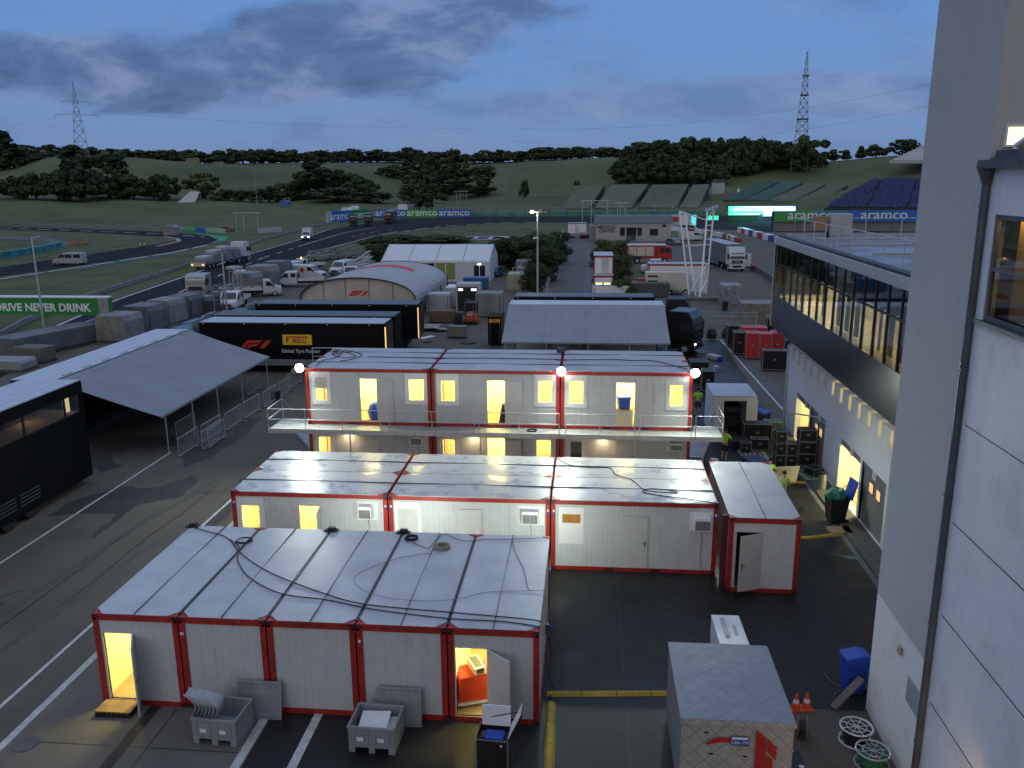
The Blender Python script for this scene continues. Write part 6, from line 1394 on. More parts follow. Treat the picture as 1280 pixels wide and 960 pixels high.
# ================================================================== CLUTTER AND PEOPLE
def person(label, loc, rz, shirt, pose='stand', shorts=True, cap=None):
    t = T('person', label, 'person', loc, rz)
    lean = {'stand': 0, 'walk': .04, 'push': .28, 'arms': 0}[pose]
    def tp(x, y, z):                                # bend the upper body forward (-Y)
        if z > .95: y -= (z-.95)*math.tan(lean)
        return (x, y, z)
    aL = {'stand': [(.20,0,1.42),(.25,.02,1.13),(.26,-.08,.88)], 'walk': [(.20,0,1.42),(.25,.10,1.15),(.27,.02,.92)], 'push': [(.20,0,1.42),(.24,-.22,1.22),(.22,-.48,1.12)], 'arms': [(.20,0,1.42),(.34,.05,1.18),(.24,-.14,1.02)]}[pose]
    aR = {'stand': [(-.20,0,1.42),(-.25,.02,1.13),(-.25,-.10,.88)], 'walk': [(-.20,0,1.42),(-.24,-.10,1.15),(-.24,-.28,.98)], 'push': [(-.20,0,1.42),(-.24,-.22,1.2),(-.2,-.46,1.08)], 'arms': [(-.20,0,1.42),(-.36,.05,1.2),(-.27,-.16,1.04)]}[pose]
    st = {'stand': .04, 'walk': .26, 'push': .22, 'arms': .05}[pose]
    lL = [(.10,0,.92),(.12,-st*.7,.50),(.12,-st*.4+.04,.08),(.13,-st*.4-.14,.03)]; lR = [(-.10,0,.92),(-.12,st*.3,.50),(-.12,st+.04,.08),(-.13,st-.14,.03)]
    V = []; Ed = []; Rr = []
    def chain(pts, rs, root=None):
        prev = root
        for p, r in zip(pts, rs):
            V.append(p); Rr.append(r); i = len(V)-1
            if prev is not None: Ed.append((prev, i))
            prev = i
        return prev
    def skin(name, sub=1, m=None, par=None):
        me = bpy.data.meshes.new(name); me.from_pydata(V, Ed, []); me.materials.append(m); o = bpy.data.objects.new(name, me); COL.objects.link(o); o.parent = par
        sk = o.modifiers.new('skin', 'SKIN'); sk.use_smooth_shade = True
        for i, r in enumerate(Rr): me.skin_vertices[0].data[i].radius = r if isinstance(r, tuple) else (r, r)
        me.skin_vertices[0].data[0].use_root = True
        s_ = o.modifiers.new('sub', 'SUBSURF'); s_.levels = sub; s_.render_levels = sub; return o
    # body
    chain([tp(0,0,.95), tp(0,0,1.15), tp(0,0,1.38)], [(.14,.10),(.13,.09),(.13,.09)]); 
    chain([tp(0,0,1.50), tp(0,-.01,1.60), tp(0,-.015,1.70)], [.05,(.072,.085),(.075,.088)], 2)
    for arm in (aL, aR):
        w_ = chain([tp(*p) for p in arm], [.06,.042,.03], 2); wp = Vector(V[w_]); el = Vector(V[w_-1]); d = (wp-el).normalized()
        pl = wp+d*.07; p_ = chain([tuple(pl)], [(.035,.018)], w_); s = 1 if wp.x > 0 else -1
        for k in range(4):
            o_ = Vector((s*.0, (-.03+.02*k), 0)); L_ = (.06,.075,.07,.055)[k]
            chain([tuple(pl+o_+d*.03), tuple(pl+o_+d*(.03+L_*.6)), tuple(pl+o_*.9+d*(.03+L_)+Vector((-s*.02,0,0)))], [.009,.008,.007], p_)
        chain([tuple(wp+d*.02+Vector((-s*.01,-.035,0))), tuple(wp+d*.06+Vector((-s*.02,-.055,0)))], [.010,.008], w_)
    chain(lL, [.085,.058,.042,.035], 0); chain(lR, [.085,.058,.042,.035], 0)
    body = skin('body', 1, m_skin, t)
    V.clear(); Ed.clear(); Rr.clear()
    chain([tp(0,0,.93), tp(0,0,1.14), tp(0,0,1.38), tp(0,0,1.47)], [(.165,.125),(.16,.115),(.17,.12),(.07,.07)])
    for arm in (aL, aR):
        a0, a1 = Vector(tp(*arm[0])), Vector(tp(*arm[1])); chain([tuple(a0), tuple(a0.lerp(a1, .75))], [.085,.075], 2)
    skin('shirt', 1, shirt, t)
    V.clear(); Ed.clear(); Rr.clear()
    chain([(0,0,.96),(0,0,.90)], [(.16,.12),(.15,.12)])
    e = .95 if shorts else 1.9
    for lg in (lL, lR):
        h_, k_, an = map(Vector, lg[:3]); chain([tuple(h_), tuple(h_.lerp(k_, .9))] + ([tuple(k_.lerp(an, .9))] if not shorts else []), [.10,.085] + ([.06] if not shorts else []), 1)
    skin('shorts' if shorts else 'trousers', 1, m_cloth, t)
    for lg in (lL, lR): a_ = Vector(lg[2]); b = B(); b.box(a_.x-.05,a_.y-.21,0,a_.x+.05,a_.y+.07,.09,m_black); b.build('shoe', t, bev=.02)
    b = B(); hc_ = Vector(tp(0,0,1.69)); vs_ = []
    b.lathe([(.03,-.05),(.088,-.03),(.094,.03),(.075,.085),(.03,.108)], cap or m_hair, 10, (hc_.x, hc_.y+.015, hc_.z)); b.build('hair' if not cap else 'cap', t, smooth=True)
    b = B(); fy = hc_.y-.105
    for s in (-1,1): b.cbox((s*.032, fy+.01, hc_.z-.03), (.02,.01,.012), m_black); b.cbox((s*.088, hc_.y-.01, hc_.z-.05), (.015,.03,.05), m_skin)
    b.cbox((0, fy-.005, hc_.z-.055), (.02,.03,.035), m_skin); b.cbox((0, fy+.008, hc_.z-.095), (.045,.01,.01), M('lips', (.3,.1,.09), .6) if 'lips' not in bpy.data.materials else bpy.data.materials['lips']); b.build('face', t)
    return t
def gz(px, py, z=0): v = G(px, py); return (v.x, v.y, z)
hv = m_hiviz; hvd = M('hi-vis dull', (.35,.45,.12), .7, var=.2)
person('person in a yellow hi-vis shirt standing behind the right end of the two storey cabins', (6.75, 50.6, 0), R(180), hv)
person('person in a yellow hi-vis shirt and shorts by the stairs before the white generator box', gz(905, 577), R(150), hv, 'arms')
person('person in hi-vis bending over a white board behind the end on cabin', (8.3, 37.3, 0), R(150), hv, 'push')
person('person in hi-vis with dark hair pushing beside the end on cabin, nearest the garages', (8.55, 35.5, 0), R(160), hvd, 'push')
person('person in a hi-vis vest and shorts walking among the cases right of the barrel tent', (-16.5, 79.0, 0.35), R(-60), hv, 'walk')
m_pink = M('pink shirt', (.75,.14,.16), .7)
person('person in a pink shirt standing by the open door of the white lorry', gz(940, 340), R(200), m_pink, shorts=False)
person('marshal in a yellow vest far off right of the truss masts', gz(911, 300), R(0), hv, shorts=False)
person('left one of two tiny people in yellow vests walking on the infield track', gz(176, 313), R(90), hv, 'walk', shorts=False); person('right one of two tiny people in yellow vests walking on the infield track', gz(181, 312.5), R(90), hv, 'walk', shorts=False)
b = B(); b.cbox((0,0,.55),(1.15,.05,.9),m_door,rx=R(18)); b.build('board', loc=(9.25, 38.0, .25), rz=R(12), label='pale board being moved by two people behind the end on cabin', cat='board')
person('person in a dull yellow shirt inside the far lit garage', (13.2, 44.2, .1), R(80), M('ochre shirt', (.5,.42,.08), .7), 'stand')
# crowd barriers beside the awning
def barrier(label, x, y, rz, Ln=2.3):
    t = T('crowd_barrier', label, 'crowd barrier', (x, y, 0), rz, 'crowd barriers beside the left awning')
    b = B(); b.path([(-Ln/2,0,.15),(-Ln/2,0,1.1),(Ln/2,0,1.1),(Ln/2,0,.15),(-Ln/2,0,.15)], .019, m_galv, 6); b.build('frame', t)
    b = B()
    for k in range(1,16): b.tube((-Ln/2+Ln*k/16,0,.15),(-Ln/2+Ln*k/16,0,1.1),.008,m_galv,4)
    b.build('bars', t)
    for s in (-1,1): b = B(); b.cbox((s*Ln*.36,0,.025),(.08,.62,.03),m_dkgrey); b.tube((s*Ln*.36,0,.03),(s*Ln*.36,0,.16),.018,m_galv,6); b.build('foot', t)
    return t
bl = [((-21.35,41.6),90,'nearest crowd barrier of the line beside the awning'),((-21.2,44.1),88,'second crowd barrier from the near end of the line'),((-20.7,42.9),91,'outer crowd barrier of the stacked ones before the awning'),((-20.5,43.2),92,'outermost crowd barrier of the stack, nearest the cabins'),((-20.9,46.5),90,'crowd barrier in the middle of the line beside the awning'),((-20.8,49.0),88,'crowd barrier just past the middle of the line'),((-20.6,51.6),90,'crowd barrier third from the far end'),((-20.5,54.1),91,'crowd barrier second from the far end'),((-20.7,56.6),85,'farthest crowd barrier of the line, by the black trailer'),((-22.9,44.5),90,'crowd barrier standing inside the awning poles, near one'),((-22.9,54.6),90,'crowd barrier standing inside the awning poles, far one')]
for (x,y), a_, lb in bl: barrier(lb, x, y, R(a_))
t = T('steel_gate', 'tall steel pipe gate frame before the nearest black trailer', 'gate', (-19.6, 57.5, 0), R(4)); b = B(); b.path([(0,0,0),(0,0,2.6),(2.1,0,2.6),(2.1,0,0)],.035,m_galv,6); b.build('frame', t); b = B(); b.path([(0,0,2.0),(2.1,0,2.0)],.025,m_galv,5); b.path([(0,0,1.0),(2.1,0,1.7)],.025,m_galv,5); b.path([(0,0,.85),(2.1,0,1.55)],.025,m_galv,5); b.build('brace', t)
b = B(); b.box(-.25,-.2,0,.25,.2,.62,m_black); b.lathe([(.05,0),(.05,.02)],m_white,8,(0,-.2,.5),'y'); b.build('loudspeaker', loc=gz(345,500), label='small black box with a pale dot at the foot of the steel gate', cat='box', bev=.03)
for x, lb in ((-21.9,'left yellow rimmed trolley wheel under the nearest black trailer'),(-20.7,'right yellow rimmed trolley wheel under the nearest black trailer')):
    b = B(); b.lathe([(.30,-.06),(.34,0),(.30,.06)], m_rub, 14, (0,0,.34),'y'); b.lathe([(.26,-.08),(.26,-.062)], M('rim yellow', (.55,.42,.05), .5) if 'rim yellow' not in bpy.data.materials else bpy.data.materials['rim yellow'], 12, (0,0,.34),'y'); b.build('trolley_wheel', loc=(x, 60.0, 0), label=lb, cat='wheel')
# row of grey freight crates along the track (wrapped)
m_wrap = M('grey wrap', (.20,.205,.20), .55, var=.25, scale=.9, bump=.5, dirt=(.30,.30,.29), dirt_amt=.7, dirt_scale=1.6)
m_wrap2 = M('dark wrap', (.12,.125,.13), .55, var=.25, scale=.9, bump=.5)
def freight(label, px, py, w, d, h, rz=0, m=m_wrap, tap=.85, name='freight_crate', legs=True, grp='grey freight crates along the track'):
    p = G(px, py); t = T(name, label, 'crate', (p.x, p.y, 0), R(rz), grp)
    b = B(); b.add([(-w/2,-d/2,.15),(w/2,-d/2,.15),(w/2,d/2,.15),(-w/2,d/2,.15),(-w/2,-d/2,h*.78),(w/2,-d/2,h*.78),(w/2,d/2,h*.78),(-w/2,d/2,h*.78),(-w/2*tap,-d/2,h),(w/2*tap,-d/2,h),(w/2*tap,d/2,h),(-w/2*tap,d/2,h)],
        [[0,3,2,1],[0,1,5,4],[1,2,6,5],[2,3,7,6],[3,0,4,7],[4,5,9,8],[5,6,10,9],[6,7,11,10],[7,4,8,11],[8,9,10,11]], m); b.build('cover', t, bev=.05)
    b = B(); b.box(-w/2-.02,-d/2-.02,0,w/2+.02,d/2+.02,.14,m_dkgrey); b.build('pallet', t); return t
CRATES = [(152,425,3.0,3.0,2.5,'nearest grey crate of the row, yellow strap at its end'),(183,413,3.0,3.1,2.6,'second grey crate of the row along the track'),(210,403,2.8,3.1,2.5,'third grey crate of the row along the track'),(234,395,2.8,3.0,2.4,'fourth grey crate of the row along the track'),
      (330,361,3.4,3.6,3.2,'tall grey wrapped crate beside the white truck at the far end of the row'),(348,352,3.2,3.4,3.0,'farthest grey crate of the row along the track'),(312,367,2.6,3.2,2.8,'rounded grey load behind the second white van')]
for i,(px,py,w,d,h,lb) in enumerate(CRATES): freight(lb, px, py, w, d, h, -4, (m_wrap, m_wrap2)[i%2])
b = B(); b.path([(-1.2,-1.55,.3),(-1.0,-1.56,2.3),(-.3,-1.56,2.4),(0,-1.57,.3)],.05,m_yel,5); b.build('strap', loc=gz(150,426), label='yellow strap hanging on the end of the nearest grey crate', cat='strap')
for k,(px,py,lb) in enumerate(((262,392,'near one of the dark steel stillages in the crate row'),(275,386,'middle dark steel stillage in the crate row'),(286,381,'far dark steel stillage in the crate row'))):
    t = T('stillage', lb, 'stillage', gz(px,py), R(-4), 'steel stillages in the crate row'); b = B()
    for x in (-1.2,1.2):
        for y in (-1,1): b.tube((x,y,0),(x,y,2.4),.06,m_grey,4)
    for z in (.3,2.4):
        b.path([(-1.2,-1,z),(1.2,-1,z),(1.2,1,z),(-1.2,1,z),(-1.2,-1,z)],.05,m_grey,4)
    b.build('frame', t); b = B(); b.box(-1.0,-.8,.35,1.0,.8,1.5,m_dkgrey); b.box(-.6,-.7,1.5,.5,.6,2.0,m_wrap); b.build('load', t)
t = T('scaffold_stand', 'pale steel ladder stand above the crate row', 'stand', gz(296,372), 0); b = B()
for x in (-.6,.6):
    for y in (-.5,.5): b.tube((x,y,0),(x*.8,y,3.6),.06,m_ltgrey,4)
for z in (.9,1.7,2.5,3.3): b.path([(-.55,-.5,z),(.55,-.5,z)],.04,m_ltgrey,4)
b.build('frame', t); b = B(); b.box(-.8,-.7,3.6,.8,.7,3.9,m_ltgrey); b.build('platform', t)
# left end: long dark flat crate, small clutter
t = freight('long low dark covered crate below the street lamp', 64, 436, 2.6, 8.5, 1.7, -18, m_wrap2, 1.0, grp=None, name='covered_crate'); t = freight('low wooden crate left of the long dark covered one', 45, 452, 2.7, 1.6, 1.3, -8, M('dull wood', (.14,.125,.10), .8), 1.0, grp=None, name='covered_crate')
freight('pale grey plastic cover at the far left edge behind the truck roof', 8, 462, 4.0, 2.0, .9, 0, M('pale cover', (.25,.27,.28), .6), .9, grp=None, name='covered_crate')
lblock('low grey wall sections beside the nearest freight crate', gp([(95,420),(118,410),(140,403)]), .9, .5, m_wrap2, 3, 'wall_section', cat='wall')
lblock('pale tarpaulin sheets lying by the track fence', gp([(352,333+8),(372,334)]), .5, 2.2, M('pale sheet', (.22,.25,.26), .6), 3, 'tarpaulin', cat='tarpaulin')
# folded lifts/cranes left of marquee
for k,(px,py,h,lb) in enumerate(((400,326,2.2,'tangle of grey folded lift arms, nearer one'),(418,324,2.6,'tangle of grey folded lift arms in the middle'),(432,323,2.2,'tangle of grey folded lift arms, farther one'),(452,338,3.2,'pale scissor lift left of the marquee'),(462,333,2.4,'white boom lift at the marquee corner'))):
    t = T('folded_lift', lb, 'lift', gz(px,py), R(20*k)); b = B(); b.box(-1.6,-.8,.35,1.6,.8,1.0,m_grey if k < 3 else m_ltgrey); b.build('chassis', t); b = B()
    for j in range(3): b.tube((-2.2,-.4+.3*j,1.1+.3*j),(2.2,-.3+.3*j,1.1+h*.3*(1+j%2)),.13,m_grey if k < 3 else m_ltgrey,5)
    b.build('boom', t)
    for x in (-1.1,1.1):
        for y in (-.8,.8): wheel(t, x, y, .35, .2)
# yard between trailers and awning
def flight(label, loc, w, d, h, rz=0, face=m_black, edge=m_steel, name='flight_case', grp=None, wheels=True, top=None):
    t = T(name, label, 'flight case', loc, rz, grp); z0 = .12 if wheels else 0
    b = B(); b.box(-w/2,-d/2,z0,w/2,d/2,h,face); b.build('body', t)
    b = B(); e = .035; g = .006
    for x in (-w/2-g, w/2+g-e):
        for y in (-d/2-g, d/2+g-e): b.box(x,y,z0-g,x+e,y+e,h+g,edge)
        for z in (z0-g, h+g-e): b.box(x,-d/2+e-g,z,x+e,d/2-e+g,z+e,edge)
    for y in (-d/2-g, d/2+g-e):
        for z in (z0-g, h+g-e): b.box(-w/2+e-g,y,z,w/2-e+g,y+e,z+e,edge)
    b.build('edging', t)
    if h > .4:
        b = B(); b.box(-.09,-d/2-.015,z0+(h-z0)*.5,.09,-d/2-.001,z0+(h-z0)*.5+.1,edge); b.build('handle', t)
    if wheels:
        for x in (-w/2+.1,w/2-.1):
            for y in (-d/2+.1,d/2-.1): b = B(); b.tube((x-.025,y,.06),(x+.025,y,.06),.06,m_rub,8); b.build('caster', t)
    return t
m_caser = M('case red', (.48,.035,.03), .45, var=.15); m_edge = M('case edging', (.50,.45,.42), .4, .5)
RC = [(12.45,73.2,1.0,1.3,1.9,m_black,'black case at the far left of the red cases'),(13.35,71.4,.95,1.3,2.05,m_caser,'back row left one of the red cases'),(14.4,71.4,.95,1.3,2.05,m_caser,'back row right one of the red cases'),
      (12.45,69.9,1.0,1.2,1.9,m_black,'black case between the far left black case and the big red case'),(13.15,68.2,1.0,1.2,2.15,m_caser,'front left and largest of the red cases'),(14.2,68.2,.95,1.2,2.1,m_caser,'middle one of the front red cases'),(15.25,68.8,.98,1.2,2.1,m_caser,'rightmost of the front red cases'),
      (16.6,69.5,1.3,1.3,2.3,m_black,'black case at the right end of the red cases, by the building corner'),(14.0,63.7,1.75,.7,1.6,m_black,'wide black case with steel edges standing before the red cases'),(16.2,74.5,1.4,1.0,2.4,m_black,'tall black case behind the red cases')]
for x,y,w,d,h,m,lb in RC: flight(lb, (x,y,0), w, d, h, R(-3), m, m_edge, grp='flight cases by the pit building corner')
b = B(); b.box(-1.3,-.5,0,1.3,.5,.12,M('pink lid', (.62,.36,.30), .6)); b.build('lid', loc=(16.9,74.5,2.2), label='pinkish lid lying high behind the red cases', cat='lid'); b = B(); b.box(-1.2,-.5,0,1.2,.5,2.19,m_black); b.build('case', loc=(16.9,74.5,0), label='dark case carrying the pinkish lid', cat='flight case')
t = T('wrapped_roll', 'white roll with a blue end lying on the dark asphalt', 'roll', (10.1, 67.6, 0), R(-50)); b = B(); b.box(-.6,-.28,0,.6,.28,.38,m_ltgrey); b.build('cover', t, bev=.08, seg=2); b = B(); b.box(.61,-.24,.05,.78,.24,.34,m_blue); b.build('end', t)
b = B(); b.box(-.2,-.12,0,.2,.12,.02,m_white); b.build('paper', loc=gz(895,458), label='scrap of paper on the dark asphalt beyond the cabins', cat='paper', rz=.5)
flight('black steel edged rack behind the right end of the upper cabins', (8.2, 57.0, 0), .9, .9, 1.5, R(-4), m_black, m_ltgrey); flight('black case behind the steel edged rack', (8.0, 60.5, 0), 1.3, 1.2, 1.4, 0, m_black, m_grey)
b = B(); b.box(-.7,-.9,0,.7,.9,.5,m_wood); b.box(-.6,-.8,.5,.5,.7,.75,M('card', (.28,.20,.13), .8)); b.build('cardboard_stack', loc=(6.2,57.8,0), label='pile of wooden boards and cardboard behind the upper right cabin', cat='pile', rz=.2)
t = T('scooter', 'white scooter parked by the awning trailer tail', 'scooter', (6.6, 65.2, 0), R(30)); b = B(); b.prism([(-.8,.35),(-.2,.3),(.3,.3),(.75,.9),(.6,1.0),(.25,.55),(-.3,.5),(-.4,.85),(-.85,.8)],'y',-.18,.18,m_white); b.build('body', t, bev=.04)
for x in (-.65,.7): wheel(t, x, .02, .25, .12)
b = B(); b.path([(.6,-.35,1.1),(.6,0,1.0),(.6,.35,1.1)],.025,m_black); b.build('handlebar', t)
# wrapped pallets on the right, bin, low wall crate
m_foil = M('crinkled foil', (.22,.225,.23), .5, var=.5, scale=2.5, bump=1.0)
def wrapped(label, loc, w, d, h, rz=0, m=m_foil):
    t = T('wrapped_pallet', label, 'pallet', loc, rz); b = B(); b.box(-w/2,-d/2,.12,w/2,d/2,h,m); b.build('wrapping', t, bev=.06); b = B(); b.box(-w/2,-d/2,0,w/2,d/2,.119,m_wood); b.build('pallet', t); return t
p=G(912,382); wrapped('tall grey film wrapped load on the asphalt before the white lorry', (p.x+.2,p.y+1.5,0), 2.2, 3.2, 2.3); p=G(943,402); wrapped('long tan load in film left of the glass storey corner', (p.x+.6,p.y+1,0), 3.9, 2.6, 1.9, 0, M('tan film', (.22,.19,.15), .5, var=.35, scale=1.5, bump=.6))
def wheelie(label, loc, rz, body, lid, s=1., openlid=False, name='wheelie_bin'):
    t = T(name, label, 'wheelie bin', loc, rz); t.scale = (s,s,s)
    b = B(); b.add([(-.24,-.28,.06),(.24,-.28,.06),(.24,.24,.06),(-.24,.24,.06),(-.30,-.36,.98),(.30,-.36,.98),(.30,.36,.98),(-.30,.36,.98)],[[0,3,2,1],[0,1,5,4],[1,2,6,5],[2,3,7,6],[3,0,4,7]] + ([] if openlid else [[4,5,6,7]]),body); b.build('body', t, bev=.015)
    b = B()
    if openlid: b.cbox((0,.50,1.28),(.62,.06,.74),lid,rx=R(-14))
    else: b.prism([(-.42,.985),(.40,.985),(.40,1.06),(.1,1.12),(-.38,1.06)],'x',-.32,.32,lid)
    b.build('lid', t, bev=.02)
    b = B(); b.tube((-.26,.44,1.02),(.26,.44,1.02),.018,m_black); b.build('handle', t)
    for x in (-.27,.27): b = B(); b.tube((x-.025,.28,.10),(x+.025,.28,.10),.10,m_rub,12); b.build('wheel', t)
    return t
wheelie('small dark bin before the tall film wrapped load', gz(906,388), 0, m_black, m_black)
wheelie('blue lidded bin standing in the shade before the far garage', (9.95, 47.6, 0), R(40), M('dark bin', (.02,.03,.06), .4), m_blue, 1.15)
wheelie('black bin heaped with green bags', (10.55, 34.4, 0), R(-80), m_black, m_blue, 1.15, True)['label'] = 'black bin heaped with green bags, its blue lid open, before the near lit garage'
b = B(); rr = random.Random(9); m_bag = M('green bag', (.02,.16,.12), .35, var=.5, scale=6, bump=.6); n_=12; vs=[]
for j,(r_,h_) in enumerate(((.36,0),(.42,.12),(.38,.28),(.24,.42),(.05,.48))):
    for k in range(n_): a=k*math.pi/6; q=r_*rr.uniform(.82,1.15); vs.append((q*math.cos(a),q*math.sin(a),h_+rr.uniform(-.04,.04)))
b.add(vs,[[j*n_+k,j*n_+(k+1)%n_,(j+1)*n_+(k+1)%n_,(j+1)*n_+k] for j in range(4) for k in range(n_)]+[list(range(4*n_,5*n_))],m_bag); b.build('rubbish_bags', loc=(10.5,34.4,1.08), label='green plastic bags heaped on the black bin', cat='bags')
wheelie('tall blue bin against the white foot of the stair tower', (7.62, 21.95, 0), R(-80), m_blue, m_blue, 1.12).scale = (.85, .9, 1.15)
b = B(); b.box(-.45,-.35,0,.45,.35,.10,M('cardboard', (.22,.15,.09), .8)); b.build('cardboard_box', loc=(10.45,33.4,0), rz=.1, label='flat cardboard box beside the bin with green bags', cat='box')
t = T('steel_bin', 'round steel litter bin beside the near lit garage', 'litter bin', (10.95, 38.1, .1)); b = B(); b.lathe([(.19,0),(.19,.75)],m_steel,20); b.build('body', t, smooth=False); b = B(); b.lathe([(.20,.75),(.19,.84),(.12,.86)],m_black,20); b.build('lid', t)
b = B(); m_gp = M('green panel', (.10,.25,.08), .5)
for k in range(3): b.box(-.32,-.8+k*.55,.03,.32,-.32+k*.55,.09,m_gp); b.box(-.25,-.74+k*.55,.0905,.25,-.40+k*.55,.10,m_dkgrey)
b.box(-.36,-.86,0,.36,.9,.03,m_ltgrey); b.build('folded_trolley', loc=(10.75,40.2,.1), rz=R(12), label='green and grey folded trolley lying at the pier of the pit building', cat='trolley')
b = B(); b.face([(0,0,.02),(.5,-.25,.02),(.9,-.3,.03),(1.05,-.55,.02),(.6,-.5,.03),(.2,-.2,.02)], m_bag); b.build('plastic_film', loc=(9.4,31.3,0), label='strip of green plastic film on the dark asphalt by the kerb', cat='film')
# sink inside near garage
t = T('wash_basin', 'white wash basin with a machine beside it inside the near lit garage', 'basin', (14.3, 36.6, .1)); b = B(); b.box(-.4,-.4,.8,.4,.4,.95,m_white); b.lathe([(.25,.951),(.22,.96)],m_grey,14); b.build('basin', t); b = B(); b.box(-.08,-.08,0,.08,.08,.8,m_white); b.build('stand', t); b = B(); b.box(-.3,.5,.9,.0,.8,1.6,m_dkgrey); b.box(-.3,.4,0,.1,.9,.89,m_ltgrey); b.build('machine', t)
# generator box with open door
t = T('generator_box', 'white box container with its dark doorway open, right of the stairs', 'container', (6.95, 45.95, 0), R(0))
b = B(); w_,d_,h_ = 2.4, 3.0, 2.42; b.box(0,0,.1,.08,d_,h_,m_flat); b.box(w_-.08,0,.1,w_,d_,h_,m_flat); b.box(.08,d_-.08,.1,w_-.08,d_,h_,m_flat); b.box(0,0,h_,w_,d_,h_+.08,M('box roof', (.52,.56,.62), .45)); b.box(.08,0,.1,w_-.08,d_-.08,.18,m_dkgrey); wall_open(b,'x',.08,w_-.08,.1,h_,0,.08,[(.62,1.85,.18,2.2)],m_flat); b.build('body', t, bev=.01)
b = B(); b.cbox((w_-.28,-.12,1.42),(.62,.05,1.7),m_flat,rz=R(8)); b.build('door', t)
b = B(); b.box(.75,.9,.18,1.7,1.9,1.7,m_black); b.box(.85,.86,1.35,1.6,.899,1.62,m_dkgrey); b.box(.95,.86,.5,1.5,.899,1.1,M('dark panel', (.04,.045,.05), .4)); b.build('machine', t)
b = B(); b.box(-.0,-.45,.45,.6,-.38,1.2,m_flat); b.build('control_box', t)
b = B(); b.box(0,0,.02,1.5,2.2,.06,m_dkgrey)
for k in range(6): b.box(.05+k*.24,.05,.062,.17+k*.24,2.15,.08,m_grey)
b.build('ramp_grating', loc=(8.0,42.2,0), label='dark ribbed grating on the ground before the white box container', cat='grating')
b = B(); b.lathe([(.16,.0),(.2,.35)],m_black,12); b.lathe([(.22,.351),(.22,.40)],m_white,12); b.build('bucket', loc=(6.35,40.6,.2), label='small white lidded bucket at the foot of the right stairs', cat='bucket')
# dark flight cases stacked before the garages
FCs = [(9.75,41.7,0),(10.3,41.7,0),(11.05,41.7,.1),(9.75,41.7,.62),(10.3,41.7,.62),(11.05,41.7,.72),(9.75,41.75,1.24),(11.05,41.75,1.34)]
names_ = ['bottom left','bottom middle','bottom right','second tier left','second tier middle','second tier right','top left','top right']
m_edgel = M('case edge pale', (.30,.31,.31), .4, .6)
for (x,y,z),nm in zip(FCs, names_): flight('%s black flight case of the stack before the pit garages' % nm, (x,y,z), .5 if 'right' not in nm else .85, .6, .60, 0, m_black, m_edgel, wheels=False, grp='stack of black flight cases before the garages')
flight('small black flight case lying before the closed grey garage door', (11.0,39.9,.1), .6, .7, .45, R(30), m_black, m_edgel, wheels=False); flight('wide black flight case near the white box container', (9.3,45.4,0), 1.5, .7, 1.15, 0, m_black, m_edgel); flight('green topped black case beside the blue lidded bin', (10.3,46.0,0), .9, .7, 1.1, 0, M('case green', (.03,.09,.05), .5), m_edgel)
flight('small black case on the ground left of the case stack', (8.4,43.6,0), .5, .5, .6, R(5), m_black, m_edgel, wheels=False); flight('black case with pale things on it by the ramp grating', (9.2,44.0,0), .9, .5, .7, 0, m_black, m_edgel)
t = T('hand_cart', 'dark blue framed hand cart among the cases', 'cart', (8.6,41.4,0), R(20)); b = B(); b.box(-.5,-.7,.3,.5,.7,.36,M('cart blue', (.02,.04,.12), .5)); b.build('deck', t); b = B(); b.path([(-.5,.7,.3),(-.5,.9,1.1),(.5,.9,1.1),(.5,.7,.3)],.02,m_black); b.build('handle', t)
for x in (-.45,.45):
    for y in (-.55,.55): b = B(); b.tube((x-.03,y,.14),(x+.03,y,.14),.14,m_rub,10); b.build('wheel', t)
for px,py,lb in ((430*0+925,560,'dark equipment bag on the ground by the cart'),(935,548,'black equipment trunk under the open container door')):
    b = B(); p=G(px,py); b.box(-.5,-.4,0,.5,.4,.55,m_black); b.build('equipment_bag', loc=(p.x,p.y,0), label=lb, cat='bag', bev=.05, rz=.3)
# yard between the trailers and the flat awning
def cont(label, px, py, w, d, h, m, rz=0, name='storage_box', roof=None):
    p=G(px,py); t=T(name,label,'storage box',(p.x,p.y,0),R(rz)); b=B(); b.box(-w/2,0,.1,w/2,d,h,m); b.build('body',t,bev=.02); b=B(); b.box(-w/2+.03,.03,h+.001,w/2-.03,d-.03,h+.05,roof or m); b.build('roof',t); b=B(); b.box(-w/2+.2,-.03,.2,-w/2+.26,-.001,h-.2,m_dkgrey); b.box(w/2-.26,-.03,.2,w/2-.2,-.001,h-.2,m_dkgrey); b.build('post',t); return t
cont('white lidded box row between barrel tent and forklift', 577, 385, 3.7, 3, 2.3, m_ltgrey, roof=m_white)
cont('grey wrapped block right of the forklift', 611, 397, 2.8, 2.5, 2.5, m_wrap)
cont('grey panel box left of the forklift', 548, 392, 2.6, 2.0, 2.1, m_ltgrey, roof=m_roof); cont('brown board fronted box under the grey panel box', 552, 404, 2.6, 1.2, 1.2, M('brown board', (.16,.10,.07), .8))
t = cont('black cabinet with a yellow edge and small yellow sign beside the flat awning', 619, 432, 1.25, 1.5, 2.65, m_trblack, name='tool_cabinet')
tyre_sign(t, -.5, 2.05, .95, .3, -.035); b = B(); b.box(-.64,-.012,2.6,.64,-.001,2.66,m_yel); b.box(.60,-.012,.1,.64,-.001,2.6,m_yel); b.build('yellow_edge', t)
t = T('forklift', 'orange forklift with a dark cab in the yard', 'forklift', gz(589,404), R(-90)); m_or = M('forklift orange', (.50,.09,.03), .5)
